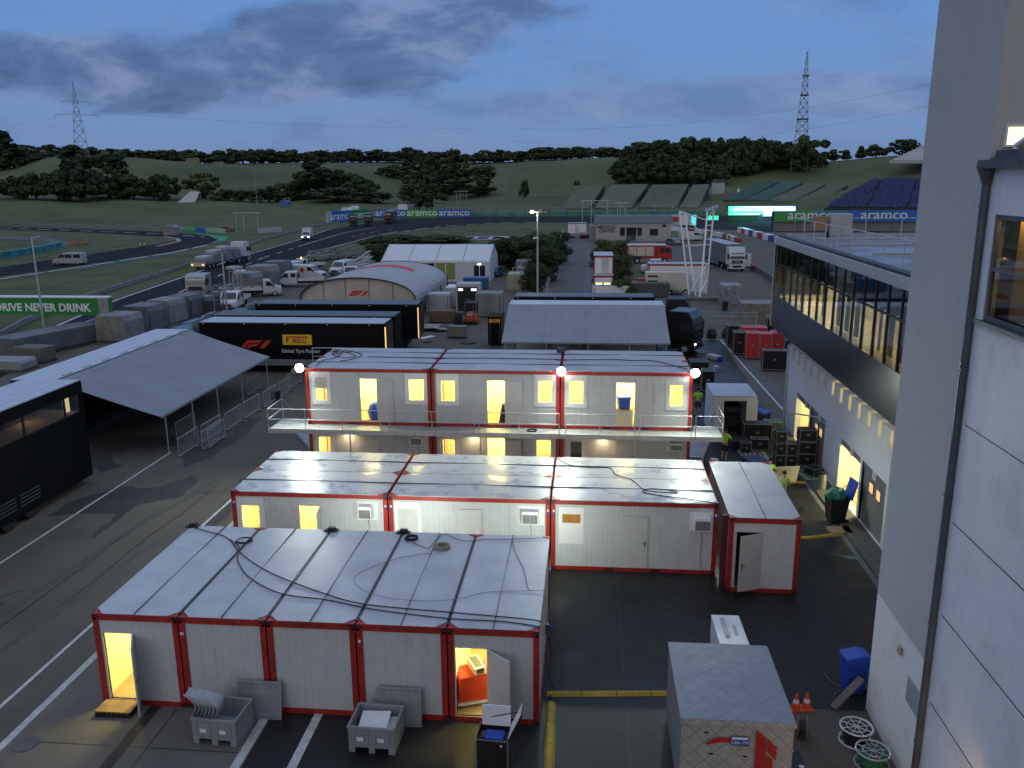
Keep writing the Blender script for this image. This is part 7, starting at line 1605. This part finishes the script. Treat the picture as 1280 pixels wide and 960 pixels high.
b = B(); b.box(-1.1,-.6,.25,.9,.6,.9,m_or); b.box(.9,-.95,.3,1.05,.95,.7,m_or); b.build('body', t, bev=.05); b = B(); b.path([(-.7,-.55,.9),(-.6,-.55,2.1),(.5,-.55,2.1),(.7,-.55,.9)],.05,m_black,5); b.path([(-.7,.55,.9),(-.6,.55,2.1),(.5,.55,2.1),(.7,.55,.9)],.05,m_black,5); b.build('cab_frame', t)
b = B(); b.box(-.65,-.6,2.1,.55,.6,2.16,m_black); b.build('cab_roof', t); b = B(); b.box(1.06,-.45,.1,1.16,-.35,2.6,m_dkgrey); b.box(1.06,.35,.1,1.16,.45,2.6,m_dkgrey); b.box(1.06,-.35,2.4,1.12,.35,2.6,m_dkgrey); b.build('mast', t)
for x in (-.75,.65):
    for y in (-.6,.6): wheel(t,x,y,.3,.22)
cont('dark green open box behind the forklift', 585, 392, 2.6, 2.0, 3.2, m_ltgrey, name='open_container'); b = B(); p=G(585,392); b.box(-1.1,0,.3,1.1,.05,2.9,m_black); b.box(-1.0,-.03,2.5,-.5,-.001,2.75,E_('slot light', (1,1,1), .8)); b.box(.4,-.03,2.5,1.0,-.001,2.75,bpy.data.materials['slot light']); b.build('container_door', loc=(p.x,p.y-.08,0), label='black open front of the container behind the forklift, two pale slots at its top', cat='door')
b = B(); b.prism([(-.5,0),(.5,0),(.35,1.7),(-.25,1.75)],'y',-.4,.5,m_black); b.build('covered_machine', loc=gz(573,412), label='tall black covered machine in the middle of the yard', cat='machine', bev=.12)
t = flight('grey flight case with a small yellow label in the yard', gz(572,422), 1.7, .8, 1.1, R(-5), m_grey, m_dkgrey); b = B(); b.box(-.3,-.42,.6,.3,-.405,.85,m_yel); b.build('label_plate', t)
b = B(); b.lathe([(.7,0),(.65,.12),(.3,.2)],m_black,14); b.build('tarpaulin', loc=gz(585,429), label='black crumpled sheet on the yard floor', cat='sheet'); b = B(); b.lathe([(.35,0),(.3,.1),(.1,.15)],m_black,10); b.build('tarpaulin', loc=gz(535,428), label='small black bundle on the yard floor near the trailers', cat='sheet')
b = B(); b.box(-1.3,-1.2,.3,1.3,1.2,.36,M('ply', (.26,.22,.18), .7)); b.build('platform', loc=gz(533,412), label='pale plywood loading platform beside the farthest black trailer', cat='platform'); b = B(); b.cbox((0,0,.25),(1.8,1.0,.05),m_ltgrey,ry=R(12)); b.build('ramp_plate', loc=gz(552,414), rz=.6, label='grey ramp plate leaning off the plywood platform', cat='plate')
b = B(); b.box(-.9,-.3,0,.9,.3,.04,m_white); b.build('white_strip', loc=gz(533,422), rz=1.0, label='white strip lying on the yard floor', cat='strip')
b = B(); b.box(-.4,-.35,0,.4,.35,2.2,M('dark green', (.02,.06,.04), .5)); b.build('cabinet', loc=(-17.6,82.5,0), label='dark green cabinet beside the walking person', cat='cabinet', bev=.02)
for px,py,lb in ((497,436,'low steel stand at the tail of the nearest black trailer'),(520,437,'second low steel stand at the tail of the nearest black trailer')):
    b = B(); p=G(px,py); b.path([(-.4,0,0),(-.4,0,1.1),(.4,0,1.1),(.4,0,0)],.03,m_ltgrey,5); b.path([(-.4,.5,0),(-.4,.5,1.1),(.4,.5,1.1),(.4,.5,0)],.03,m_ltgrey,5); b.box(-.4,0,1.08,.4,.5,1.1,m_grey); b.build('steel_stand', loc=(p.x,p.y,0), label=lb, cat='stand')
cont('blue steel skip in front of the marquee', 582, 352, 6.6, 2.2, 1.6, M('skip blue', (.03,.11,.28), .5), name='skip'); cont('blue scissor platform between skip and white boxes', 594, 362, 3.2, 2.0, 1.5, bpy.data.materials['skip blue'], name='platform_lift')
car('small blue car beside the marquee gable', ((G(616,345).x+.3, G(616,345).y, 0), R(80)), M('car blue', (.04,.10,.18), .4))
b = B(); b.box(-.45,-.1,0,.45,.1,2.5,M('crate wood', (.34,.22,.14), .7)); b.build('wooden_board', loc=gz(628,336), label='upright tan wooden board right of the marquee', cat='board')
for px,py,w,h,lb in ((649,364,3.0,2.3,'large cream wrapped load near the foot of the light mast'),(658,352,2.8,2.0,'grey load behind the cream wrapped one'),(655,344,2.5,2.2,'farthest grey stack near the light mast')):
    p=G(px,py); wrapped(lb,(p.x,p.y+1,0),w,3,h,0, M('cream film', (.36,.33,.27), .5, var=.25, bump=.6) if 'cream' in lb and 'large' in lb else m_wrap)
b = B(); p=G(644,344); b.path([(-.35,0,0),(-.35,0,1.1),(.35,0,1.1),(.35,0,0)],.05,m_white,5); b.build('steel_hoop', loc=(p.x,p.y,0), label='small white frame beside the farthest grey stack', cat='frame')
# generator in front of the red framed cabin, more small boxes
t = T('generator', 'cream trailer generator with vents before the red framed cabin', 'generator', (G(832,372).x+.2, 106.3, 0)); b = B(); b.box(-2.6,-.8,.7,2.6,.8,2.9,m_cream); b.build('housing', t, bev=.04)
for k in range(3): b = B(); b.box(-2.3,-.83,1.05+k*.62,-1.1,-.801,1.28+k*.62,m_black); b.build('vent', t)
b = B(); b.box(-3.6,-.5,.9,-2.65,.3,2.1,m_vred); b.build('red_tank', t, bev=.05)
for x in (.4,2.4): wheel(t,x,-.75,.4,.25)
cont('dark covered flat box before the grass verge, left of the generator', 803, 372, 6.5, 3.0, 1.7, m_dkgrey, roof=M('green grey roof', (.10,.12,.10), .7)); cont('white and blue flat van roof below the small stacked cabins', 763, 373, 4.4, 2.2, 1.5, m_white, roof=M('roof blue grey', (.18,.25,.34), .5))
b = B(); b.box(-.4,0,0,.4,.06,.8,m_grey); b.path([(-.45,-.02,0),(-.45,-.02,.95),(.45,-.02,.95),(.45,-.02,0)],.04,m_ltgrey,5); b.build('notice_board', loc=gz(684,371), label='small framed sign at the near end of the access road fence', cat='sign')
for k,(x,y,lb) in enumerate(((9.7,78.5,'dark folding rack right of the black truck tractors'),(11.2,76.8,'black rubbish sack beside the dark folding rack'),(12.6,77.2,'second black rubbish sack near the pit road'))):
    b = B()
    if k == 0: b.path([(-.9,0,0),(-.9,0,1.5),(.9,0,1.5),(.9,0,0)],.04,m_black,5); b.path([(-.9,0,.75),(.9,0,.75)],.03,m_black,5); b.build('rack', loc=(x,y,0), label=lb, cat='rack')
    else: b.lathe([(.4,0),(.5,.4),(.3,.85),(.05,1.0)],m_black,10); b.build('rubbish_sack', loc=(x,y,0), label=lb, cat='sack')
fence('low wire panels beyond the black truck tractors', [(9.2,84,0),(16.5,84,0)], 1.3, 2.4)

# ================================================================== FOREGROUND
m_bin = M('grey plastic', (.27,.285,.30), .5, var=.08, dirt=(.18,.19,.20), dirt_amt=.5, dirt_scale=3)
def pallet_box(label, x, y, rz):
    t = T('pallet_box', label, 'plastic bin', (x,y,0), rz); w,d,h,th = 1.2,1.0,.76,.04; fl = .03
    b = B()
    for (x0,y0,x1,y1) in ((-w/2,-d/2,w/2,-d/2+th),(-w/2,d/2-th,w/2,d/2),(-w/2,-d/2+th,-w/2+th,d/2-th),(w/2-th,-d/2+th,w/2,d/2-th)): b.box(x0,y0,.16,x1,y1,h,m_bin)
    b.box(-w/2+th,-d/2+th,.16,w/2-th,d/2-th,.2,m_bin); b.build('body', t, bev=.008)
    for x0 in (-w/2,-.08,w/2-.16):
        b = B(); b.box(x0,-d/2,0,x0+.16,d/2,.158,m_bin); b.build('runner', t, bev=.01)
    b = B(); b.box(-w/2-.02,-d/2-.02,h-.07,w/2+.02,-d/2-.001,h,m_bin); b.box(-w/2-.02,d/2+.001,h-.07,w/2+.02,d/2+.02,h,m_bin); b.box(-w/2-.02,-d/2-.001,h-.07,-w/2-.001,d/2+.001,h,m_bin); b.box(w/2+.001,-d/2-.001,h-.07,w/2+.02,d/2+.001,h,m_bin); b.build('rim', t)
    for x0 in (-.48,.08):
        b = B(); wall_open(b,'x',x0,x0+.40,.24,.66,-d/2-.018,-d/2-.001,[(x0+.035,x0+.365,.275,.60)],m_bin); b.build('panel', t)
    for x0,lb in ((-.30,1),(.24,1)): b = B(); b.box(x0-.08,-d/2-.022,.36,x0+.1,-d/2-.0185,.47,m_white); b.build('paper_label', t)
    return t
p1_ = (-9.45, 18.75); p2_ = (-5.32, 18.75)
pallet_box('grey plastic pallet box holding grey seat shells, left one', p1_[0], p1_[1], R(-4)); pallet_box('grey plastic pallet box holding white boards, right one', p2_[0], p2_[1], R(-2))
def lid(label, x, y, rz, tilt):
    b = B(); b.box(-.62,-.03,0,.62,.03,1.05,m_bin)
    for k in range(6): b.box(-.5+k*.17,-.045,.86,-.39+k*.17,-.031,.98,m_bin)
    b.box(-.58,-.05,.08,.58,-.031,.12,m_bin); b.box(-.62,-.055,1.0,.62,-.031,1.05,m_bin)
    o = b.build('plastic_sheet', loc=(x,y,0), label=label, cat='cover', bev=.01); o.rotation_euler = (R(-tilt),0,rz); return o
lid('grey plastic lid leaning on the front wall behind the seat shell bin', -8.75, 19.42, R(0), 11); lid('grey plastic lid leaning on the front wall behind the board bin', -4.9, 19.42, R(0), 11)
def seat(i):
    prof = [(0,0),(.40,.0),(.46,.04),(.50,.12),(.56,.42),(.55,.46)]
    b = B(); m = M('seat shell', (.36,.38,.40), .45, var=.1) if 'seat shell' not in bpy.data.materials else bpy.data.materials['seat shell']
    vs = []; n_ = 9
    for j,(u,z) in enumerate([(0,.03),(.15,0),(.35,0),(.43,.05),(.47,.16),(.50,.30),(.52,.40)]):
        for k in range(n_):
            s = -1+2*k/(n_-1); wd = .22*(1 if j < 4 else 1-.12*(j-3)*abs(s)**2); vs.append((s*wd, u+ (.0 if j > 3 else 0), z+.05*abs(s)**3))
    fs = [[j*n_+k,j*n_+k+1,(j+1)*n_+k+1,(j+1)*n_+k] for j in range(6) for k in range(n_-1)]
    b.add(vs, fs, m); o = b.build('seat_shell', smooth=True); md = o.modifiers.new('s','SOLIDIFY'); md.thickness = .012; return o
proto = None
for i in range(7):
    o = seat(i) if proto is None else proto.copy()
    if proto is None: proto = o
    else: COL.objects.link(o)
    o.location = (p1_[0]-.52+i*.095, p1_[1]-.22, .80-.012*i); o.rotation_euler = (R(72), R(8), R(-92))
    o['label'] = 'grey seat shell of the nested stack standing in the left pallet box'; o['category'] = 'seat'; o['group'] = 'seat shells nested in the left pallet box'
b = B(); b.cbox((0,0,.0),(.75,.62,.05),m_flat,rx=R(6)); b.build('white_board', loc=(p2_[0]-.05,p2_[1]+.05,.60), rz=.05, label='white board on top inside the right pallet box', cat='board', bev=.005); b = B(); b.cbox((0,0,0),(.35,.5,.04),m_ltgrey,ry=R(-8)); b.build('grey_board', loc=(p2_[0]+.38,p2_[1]+.02,.54), label='smaller grey board beside the white one in the right pallet box', cat='board')
# tall flight case with lid up
t = T('tall_flight_case', 'black flight case with its white lined lid propped open before the right doorway', 'flight case', (-2.12, 17.62, 0), R(-3))
b = B(); w,d,h = .78,.62,1.28; b.box(-w/2,-d/2,.1,w/2,-d/2+.02,h,m_black); b.box(-w/2,d/2-.02,.1,w/2,d/2,h,m_black); b.box(-w/2,-d/2+.02,.1,-w/2+.02,d/2-.02,h,m_black); b.box(w/2-.02,-d/2+.02,.1,w/2,d/2-.02,h,m_black); b.box(-w/2+.02,-d/2+.02,.1,w/2-.02,d/2-.02,1.1,m_dkgrey); b.build('body', t)
b = B(); e=.03
for x in (-w/2-.004,w/2+.004-e):
    for y in (-d/2-.004,d/2+.004-e): b.box(x,y,.1,x+e,y+e,h+.004,m_steel)
b.box(-w/2+e,-d/2-.005,h-e,w/2-e,-d/2-.0005,h+.004,m_steel); b.box(-w/2+e,-d/2-.005,.1,w/2-e,-d/2-.0005,.13,m_steel); b.build('edging', t)
b = B(); b.cbox((w/2+.17,0,h+.36),(.05,d,.80),m_black,ry=R(24)); b.cbox((w/2+.135,0,h+.355),(.012,d-.06,.74),m_white,ry=R(24)); b.build('lid', t)
b = B(); b.box(-w/2+.06,d/2-.05,h,w/2-.02,d/2-.02,h+.55,m_white); b.build('back_flap', t)
b = B(); b.tube((-.05,0,h+.42),(w/2+.2,0,h+.6),.014,m_black); b.build('strut', t); b = B(); b.box(-.2,-.2,1.101,.25,.15,1.24,m_blue); b.box(-.3,-.1,1.102,-.22,.15,1.2,m_dkgrey); b.build('contents', t)
b = B(); b.lathe([(.03,0),(.03,.01)],m_white,8,(.22,-d/2-.006,h-.14),'y'); b.build('round_sticker', t)
for x in (-.3,.3):
    for y in (-.22,.22): b = B(); b.tube((x-.02,y,.05),(x+.02,y,.05),.05,m_rub,10); b.build('caster', t)
# quilted foil crate
def quilt(name, col, rough, axes, metal=.0, bump=.14):
    m = bpy.data.materials.new(name); m.use_nodes = True; t = m.node_tree; n = t.nodes; l = t.links; pb_ = n['Principled BSDF']; pb_.inputs['Roughness'].default_value = rough; pb_.inputs['Metallic'].default_value = metal
    c = n.new('ShaderNodeTexCoord'); s = n.new('ShaderNodeSeparateXYZ'); l.new(c.outputs['Object'], s.inputs[0])
    nz = n.new('ShaderNodeTexNoise'); nz.inputs['Scale'].default_value = 5; nz.inputs['Detail'].default_value = 6; l.new(c.outputs['Object'], nz.inputs['Vector'])
    def ma(op, a, b_=None):
        x = n.new('ShaderNodeMath'); x.operation = op
        for i, v in enumerate((a, b_)):
            if v is None: continue
            if isinstance(v, (int, float)): x.inputs[i].default_value = v
            else: l.new(v, x.inputs[i])
        return x.outputs[0]
    u, w = s.outputs['XYZ'.index(axes[0])], s.outputs['XYZ'.index(axes[1])]
    wob = ma('MULTIPLY', nz.outputs[0], .03)
    a_ = ma('PINGPONG', ma('ADD', ma('ADD', u, w), wob), .23); c_ = ma('PINGPONG', ma('ADD', ma('SUBTRACT', u, w), wob), .23)
    mn = ma('MINIMUM', a_, c_); hgt = ma('MULTIPLY', ma('MINIMUM', mn, .05), 20.)
    hh = ma('ADD', hgt, ma('MULTIPLY', nz.outputs[0], 1.2)); bp = n.new('ShaderNodeBump'); bp.inputs['Strength'].default_value = bump; bp.inputs['Distance'].default_value = .03; l.new(hh, bp.inputs['Height']); l.new(bp.outputs[0], pb_.inputs['Normal'])
    mr = n.new('ShaderNodeMapRange'); mr.inputs[1].default_value = 0; mr.inputs[2].default_value = .012; mr.inputs[3].default_value = .5; mr.inputs[4].default_value = 1; l.new(mn, mr.inputs[0])
    m2 = n.new('ShaderNodeMath'); m2.operation = 'MULTIPLY'; l.new(mr.outputs[0], m2.inputs[0]); q_ = n.new('ShaderNodeMapRange'); q_.inputs[3].default_value = .75; q_.inputs[4].default_value = 1.25; l.new(nz.outputs[0], q_.inputs[0]); l.new(q_.outputs[0], m2.inputs[1])
    hs = n.new('ShaderNodeHueSaturation'); hs.inputs['Color'].default_value = (*col,1); l.new(m2.outputs[0], hs.inputs['Value']); l.new(hs.outputs[0], pb_.inputs['Base Color']); return m
m_qT = quilt('quilted top', (.20,.23,.27), .55, 'XY'); m_qF = quilt('quilted front', (.34,.335,.325), .5, 'XZ', bump=.4); m_qS = quilt('quilted side', (.22,.22,.23), .5, 'YZ')  # one foil cover; its lit and shaded faces are put into the colours
cx0, cx1 = 2.26, 4.78; cy0 = 17.18; cy1 = 20.4; chh = 2.22
t = T('insulated_crate', 'large freight crate under quilted foil cover with red logo marks on its front', 'crate', ((cx0+cx1)/2, cy0, 0)); hw = (cx1-cx0)/2
def bulge(b, o_, ux, uy, nrm, nx, ny, amp, m, seed):
    rr = random.Random(seed); vs = []
    for j in range(ny+1):
        for i in range(nx+1):
            u, v = i/nx, j/ny; k_ = amp*(rr.uniform(-.6,.6)+1.0*math.sin(math.pi*u)*math.sin(math.pi*v)) if 0 < i < nx and 0 < j < ny else 0
            vs.append(Vector(o_)+Vector(ux)*u+Vector(uy)*v+Vector(nrm)*k_)
    b.add(vs, [[j*(nx+1)+i,j*(nx+1)+i+1,(j+1)*(nx+1)+i+1,(j+1)*(nx+1)+i] for j in range(ny) for i in range(nx)], m)
dp = cy1-cy0
b = B(); bulge(b,(-hw,0,.15),(2*hw,0,0),(0,0,chh-.15),(0,-1,0),16,12,.018,m_qF,1); b.build('front_cover', t, smooth=True)
b = B(); bulge(b,(-hw,0,.15),(0,dp,0),(0,0,chh-.15),(-1,0,0),14,12,.022,m_qS,2); b.build('side_cover', t, smooth=True); b = B(); bulge(b,(hw,0,.15),(0,dp,0),(0,0,chh-.15),(1,0,0),14,12,.022,m_qS,3); b.build('side_cover', t, smooth=True); b = B(); bulge(b,(-hw,dp,.15),(2*hw,0,0),(0,0,chh-.15),(0,1,0),14,12,.022,m_qS,4); b.build('rear_cover', t, smooth=True)
b = B(); bulge(b,(-hw-.03,-.03,chh+.02),(2*hw+.06,0,0),(0,dp+.06,0),(0,0,1),18,18,.022,m_qT,5); b.build('top_cover', t, smooth=True)
b = B(); rr = random.Random(8); n_ = 26
for k in range(n_):
    x0, x1 = -hw-.04+(2*hw+.08)*k/n_, -hw-.04+(2*hw+.08)*(k+1)/n_; b.add([(x0,-.035,chh+.02),(x1,-.035,chh+.02),(x1,-.045,chh-.10+rr.uniform(-.015,.02)),(x0,-.045,chh-.10+rr.uniform(-.015,.02))],[[0,1,2,3]],m_qF)
b.build('cover_flap', t)
b = B(); b.box(-hw+.02,.02,0,hw-.02,dp-.02,.15,m_wood); b.build('pallet', t)
b = B(); b.prism([(-.72,1.60),(-.55,1.76),(-.42,1.80),(.05,1.80),(.02,1.68),(-.38,1.68),(-.50,1.64)],'y',-.052,-.046,m_vred); b.build('red_mark', t)
b = B(); b.prism([(.42,.30),(.42,2.05),(.65,1.82),(.65,.30)],'y',-.054,-.048,m_vred); b.prism([(.45,2.04),(.89,1.62),(.89,1.28),(.68,1.50),(.68,1.80)],'y',-.054,-.048,m_vred); b.prism([(.68,.30),(.68,1.42),(.82,1.28),(.82,.30)],'y',-.054,-.048,m_vred); b.build('red_emblem', t)
b = B(); b.box(-.14,-.062,1.62,.26,-.055,1.86,M('label blue', (.03,.08,.35), .5)); b.box(-.12,-.0635,1.78,.24,-.0622,1.84,m_white); b.build('label_plate', t); text_mesh('lettering','CBX-779',.10,m_white,t,(.06,-.0645,1.665))
for x,z in ((-.75,1.9),(-.62,1.35),(.15,1.32),(.48,1.42)): b = B(); b.box(x,-.052,z,x+.10,-.046,z+.03,m_black); b.build('buckle', t)
# white box behind it
t = T('chest_box', 'white lidded box with a pale bracket on top behind the quilted crate', 'box', (4.4, 23.5, 0), R(1)); b = B(); b.box(-.42,-.85,.05,.42,.85,.88,m_white); b.build('body', t, bev=.02); b = B(); b.box(-.43,-.86,.885,.43,.86,.95,m_flat); b.build('lid', t, bev=.02); b = B(); b.box(-.2,-.5,.951,-.08,.55,1.02,m_ltgrey); b.box(.1,-.35,.951,.2,.2,.97,m_ltgrey); b.build('bracket', t)
for x,lb in ((5.83,'left one of the two orange traffic cones by the quilted crate'),(6.13,'right one of the two orange traffic cones by the quilted crate')):
    t = T('traffic_cone', lb, 'traffic cone', (x, 21.0 if x < 6 else 21.05, .012), .1); m_cn = bpy.data.materials.get('cone orange') or M('cone orange', (.80,.10,.02), .5)
    b = B(); b.lathe([(.13,.03),(.10,.16),(.088,.21)],m_cn,18); b.lathe([(.062,.32),(.03,.46),(.02,.475)],m_cn,18); b.box(-.15,-.15,0,.15,.15,.03,m_cn); b.build('body', t, smooth=False); b = B(); b.lathe([(.088,.211),(.062,.319)],m_white,18); b.build('reflective_band', t)
# cable protector ramps
def ramp_p(label, a, c, w=.26):
    a = Vector((a[0],a[1],0)); c = Vector((c[0],c[1],0)); d = c-a; n_ = max(1,round(d.length/.9)); t = T('cable_ramp', label, 'cable ramp', a, math.atan2(d.y,d.x)); L_ = d.length/n_
    for k in range(n_): b = B(); b.prism([(-w/2,0.01),(w/2,0.01),(w/4,.07),(-w/4,.07)],'x',k*L_+.01,(k+1)*L_-.01,m_yel); b.build('segment', t)
ramp_p('yellow cable ramp running from the front cabin corner to the quilted crate', (-1.02,21.15),(2.9,21.5)); ramp_p('yellow cable ramp along the right side of the front row', (-.88,20.75),(-.70,14.5)); ramp_p('yellow cable ramp far right behind the end on cabin', (9.35,39.2),(10.45,39.1)); ramp_p('yellow cable ramp between the end on cabin and the pit kerb', (7.6,32.2),(10.5,33.1))
cable('grey cable from the far yellow ramp to the pit pier', [(10.45,39.1,.05),(10.7,39.6,.12),(11.0,40.4,.12),(11.2,41,.12)], .012, m_grey); cable('black hose hanging down the right side of the front row', [(-1.05,22.5,1.1),(-.95,22.3,.6),(-.98,21.7,.3),(-.85,21.3,.05),(-.95,20.9,.05)], .02)
b = B(); b.box(-.1,-.12,0,.0,.12,.3,m_dkgrey); b.tube((0,0,.2),(.12,0,.15),.04,m_blue); b.build('socket_box', loc=(-1.02,22.3,1.3), label='small dark socket box on the right side wall of the front row', cat='socket')
cable('thin pale cable curled on the ground before the blue bin', [tuple(G(*q,.02)) for q in [(1030,842),(1040,852),(1050,857),(1058,855),(1055,862),(1045,866),(1042,872),(1052,874),(1060,868),(1052,860)]], .008, m_grey)
cable('pale cord beside the wooden reel', [tuple(G(*q,.03)) for q in [(1006,915),(1012,920),(1018,918),(1014,911),(1010,908)]], .01, M('cord', (.25,.2,.14), .8))
# reels
def reel(label, x, y, r, h, m, cable_m, rz=0, tilt=0):
    t = T('cable_reel', label, 'cable reel', (x,y,.012), rz); t.rotation_euler = (tilt,0,rz)
    for z in (0,h):
        b = B(); b.path([(r*math.cos(a*math.pi/12), r*math.sin(a*math.pi/12), z+.02) for a in range(25)], .026, m, 6); b.path([(r*.6*math.cos(a*math.pi/12), r*.6*math.sin(a*math.pi/12), z+.02) for a in range(25)], .012, m, 5)
        for k in range(4): a = k*math.pi/4+.2; b.tube((-r*math.cos(a),-r*math.sin(a),z+.02),(r*math.cos(a),r*math.sin(a),z+.02),.012,m,5)
        b.build('flange', t)
    b = B(); b.lathe([(r*.45,.02),(r*.45,h)],m_dkgrey,18); b.build('core', t); b = B(); b.lathe([(r*.78,.05),(r*.80,h*.5),(r*.78,h-.03)],cable_m,20); b.build('wound_cable', t); return t
reel('steel cable reel lying against the tower foot, black cable', 7.05, 19.75, .40, .40, M('reel steel', (.6,.6,.6), .35, .4), m_cable); reel('steel cable reel with green cable, nearest the bottom edge', 7.18, 18.85, .40, .38, m_steel, M('green cable', (.02,.14,.07), .5))
t = reel('small upright reel of dark cable beside the quilted crate', 5.45, 20.0, .24, .22, M('reel wood', (.22,.13,.08), .7), m_cable, R(80)); t.rotation_euler = (R(90),0,R(75)); t.location = (5.6,19.9,.26)
b = B(); b.cbox((0,0,.42),(.22,1.15,.05),M('old plank', (.13,.11,.09), .8),rx=R(38)); b.build('plank', loc=(7.25,21.25,0), rz=R(-65), label='weathered plank leaning on the tower foot behind the reels', cat='plank')
for k,(x,y) in enumerate(((5.42,18.6),(5.55,18.1),(5.30,19.2))): b = B(); b.box(-.06,-.04,0,.06,.04,.01,m_white); b.build('litter', loc=(x,y,.03), rz=k, label=['scrap of white litter in the wet channel, middle one','scrap of white litter in the wet channel, nearest the edge','scrap of white litter in the wet channel, farthest one'][k], cat='litter')
b = B(); b.lathe([(.32,.0),(.32,.006)],m_dkgrey,20); b.build('manhole', loc=tuple(G(32,930,.016)), kind='structure')
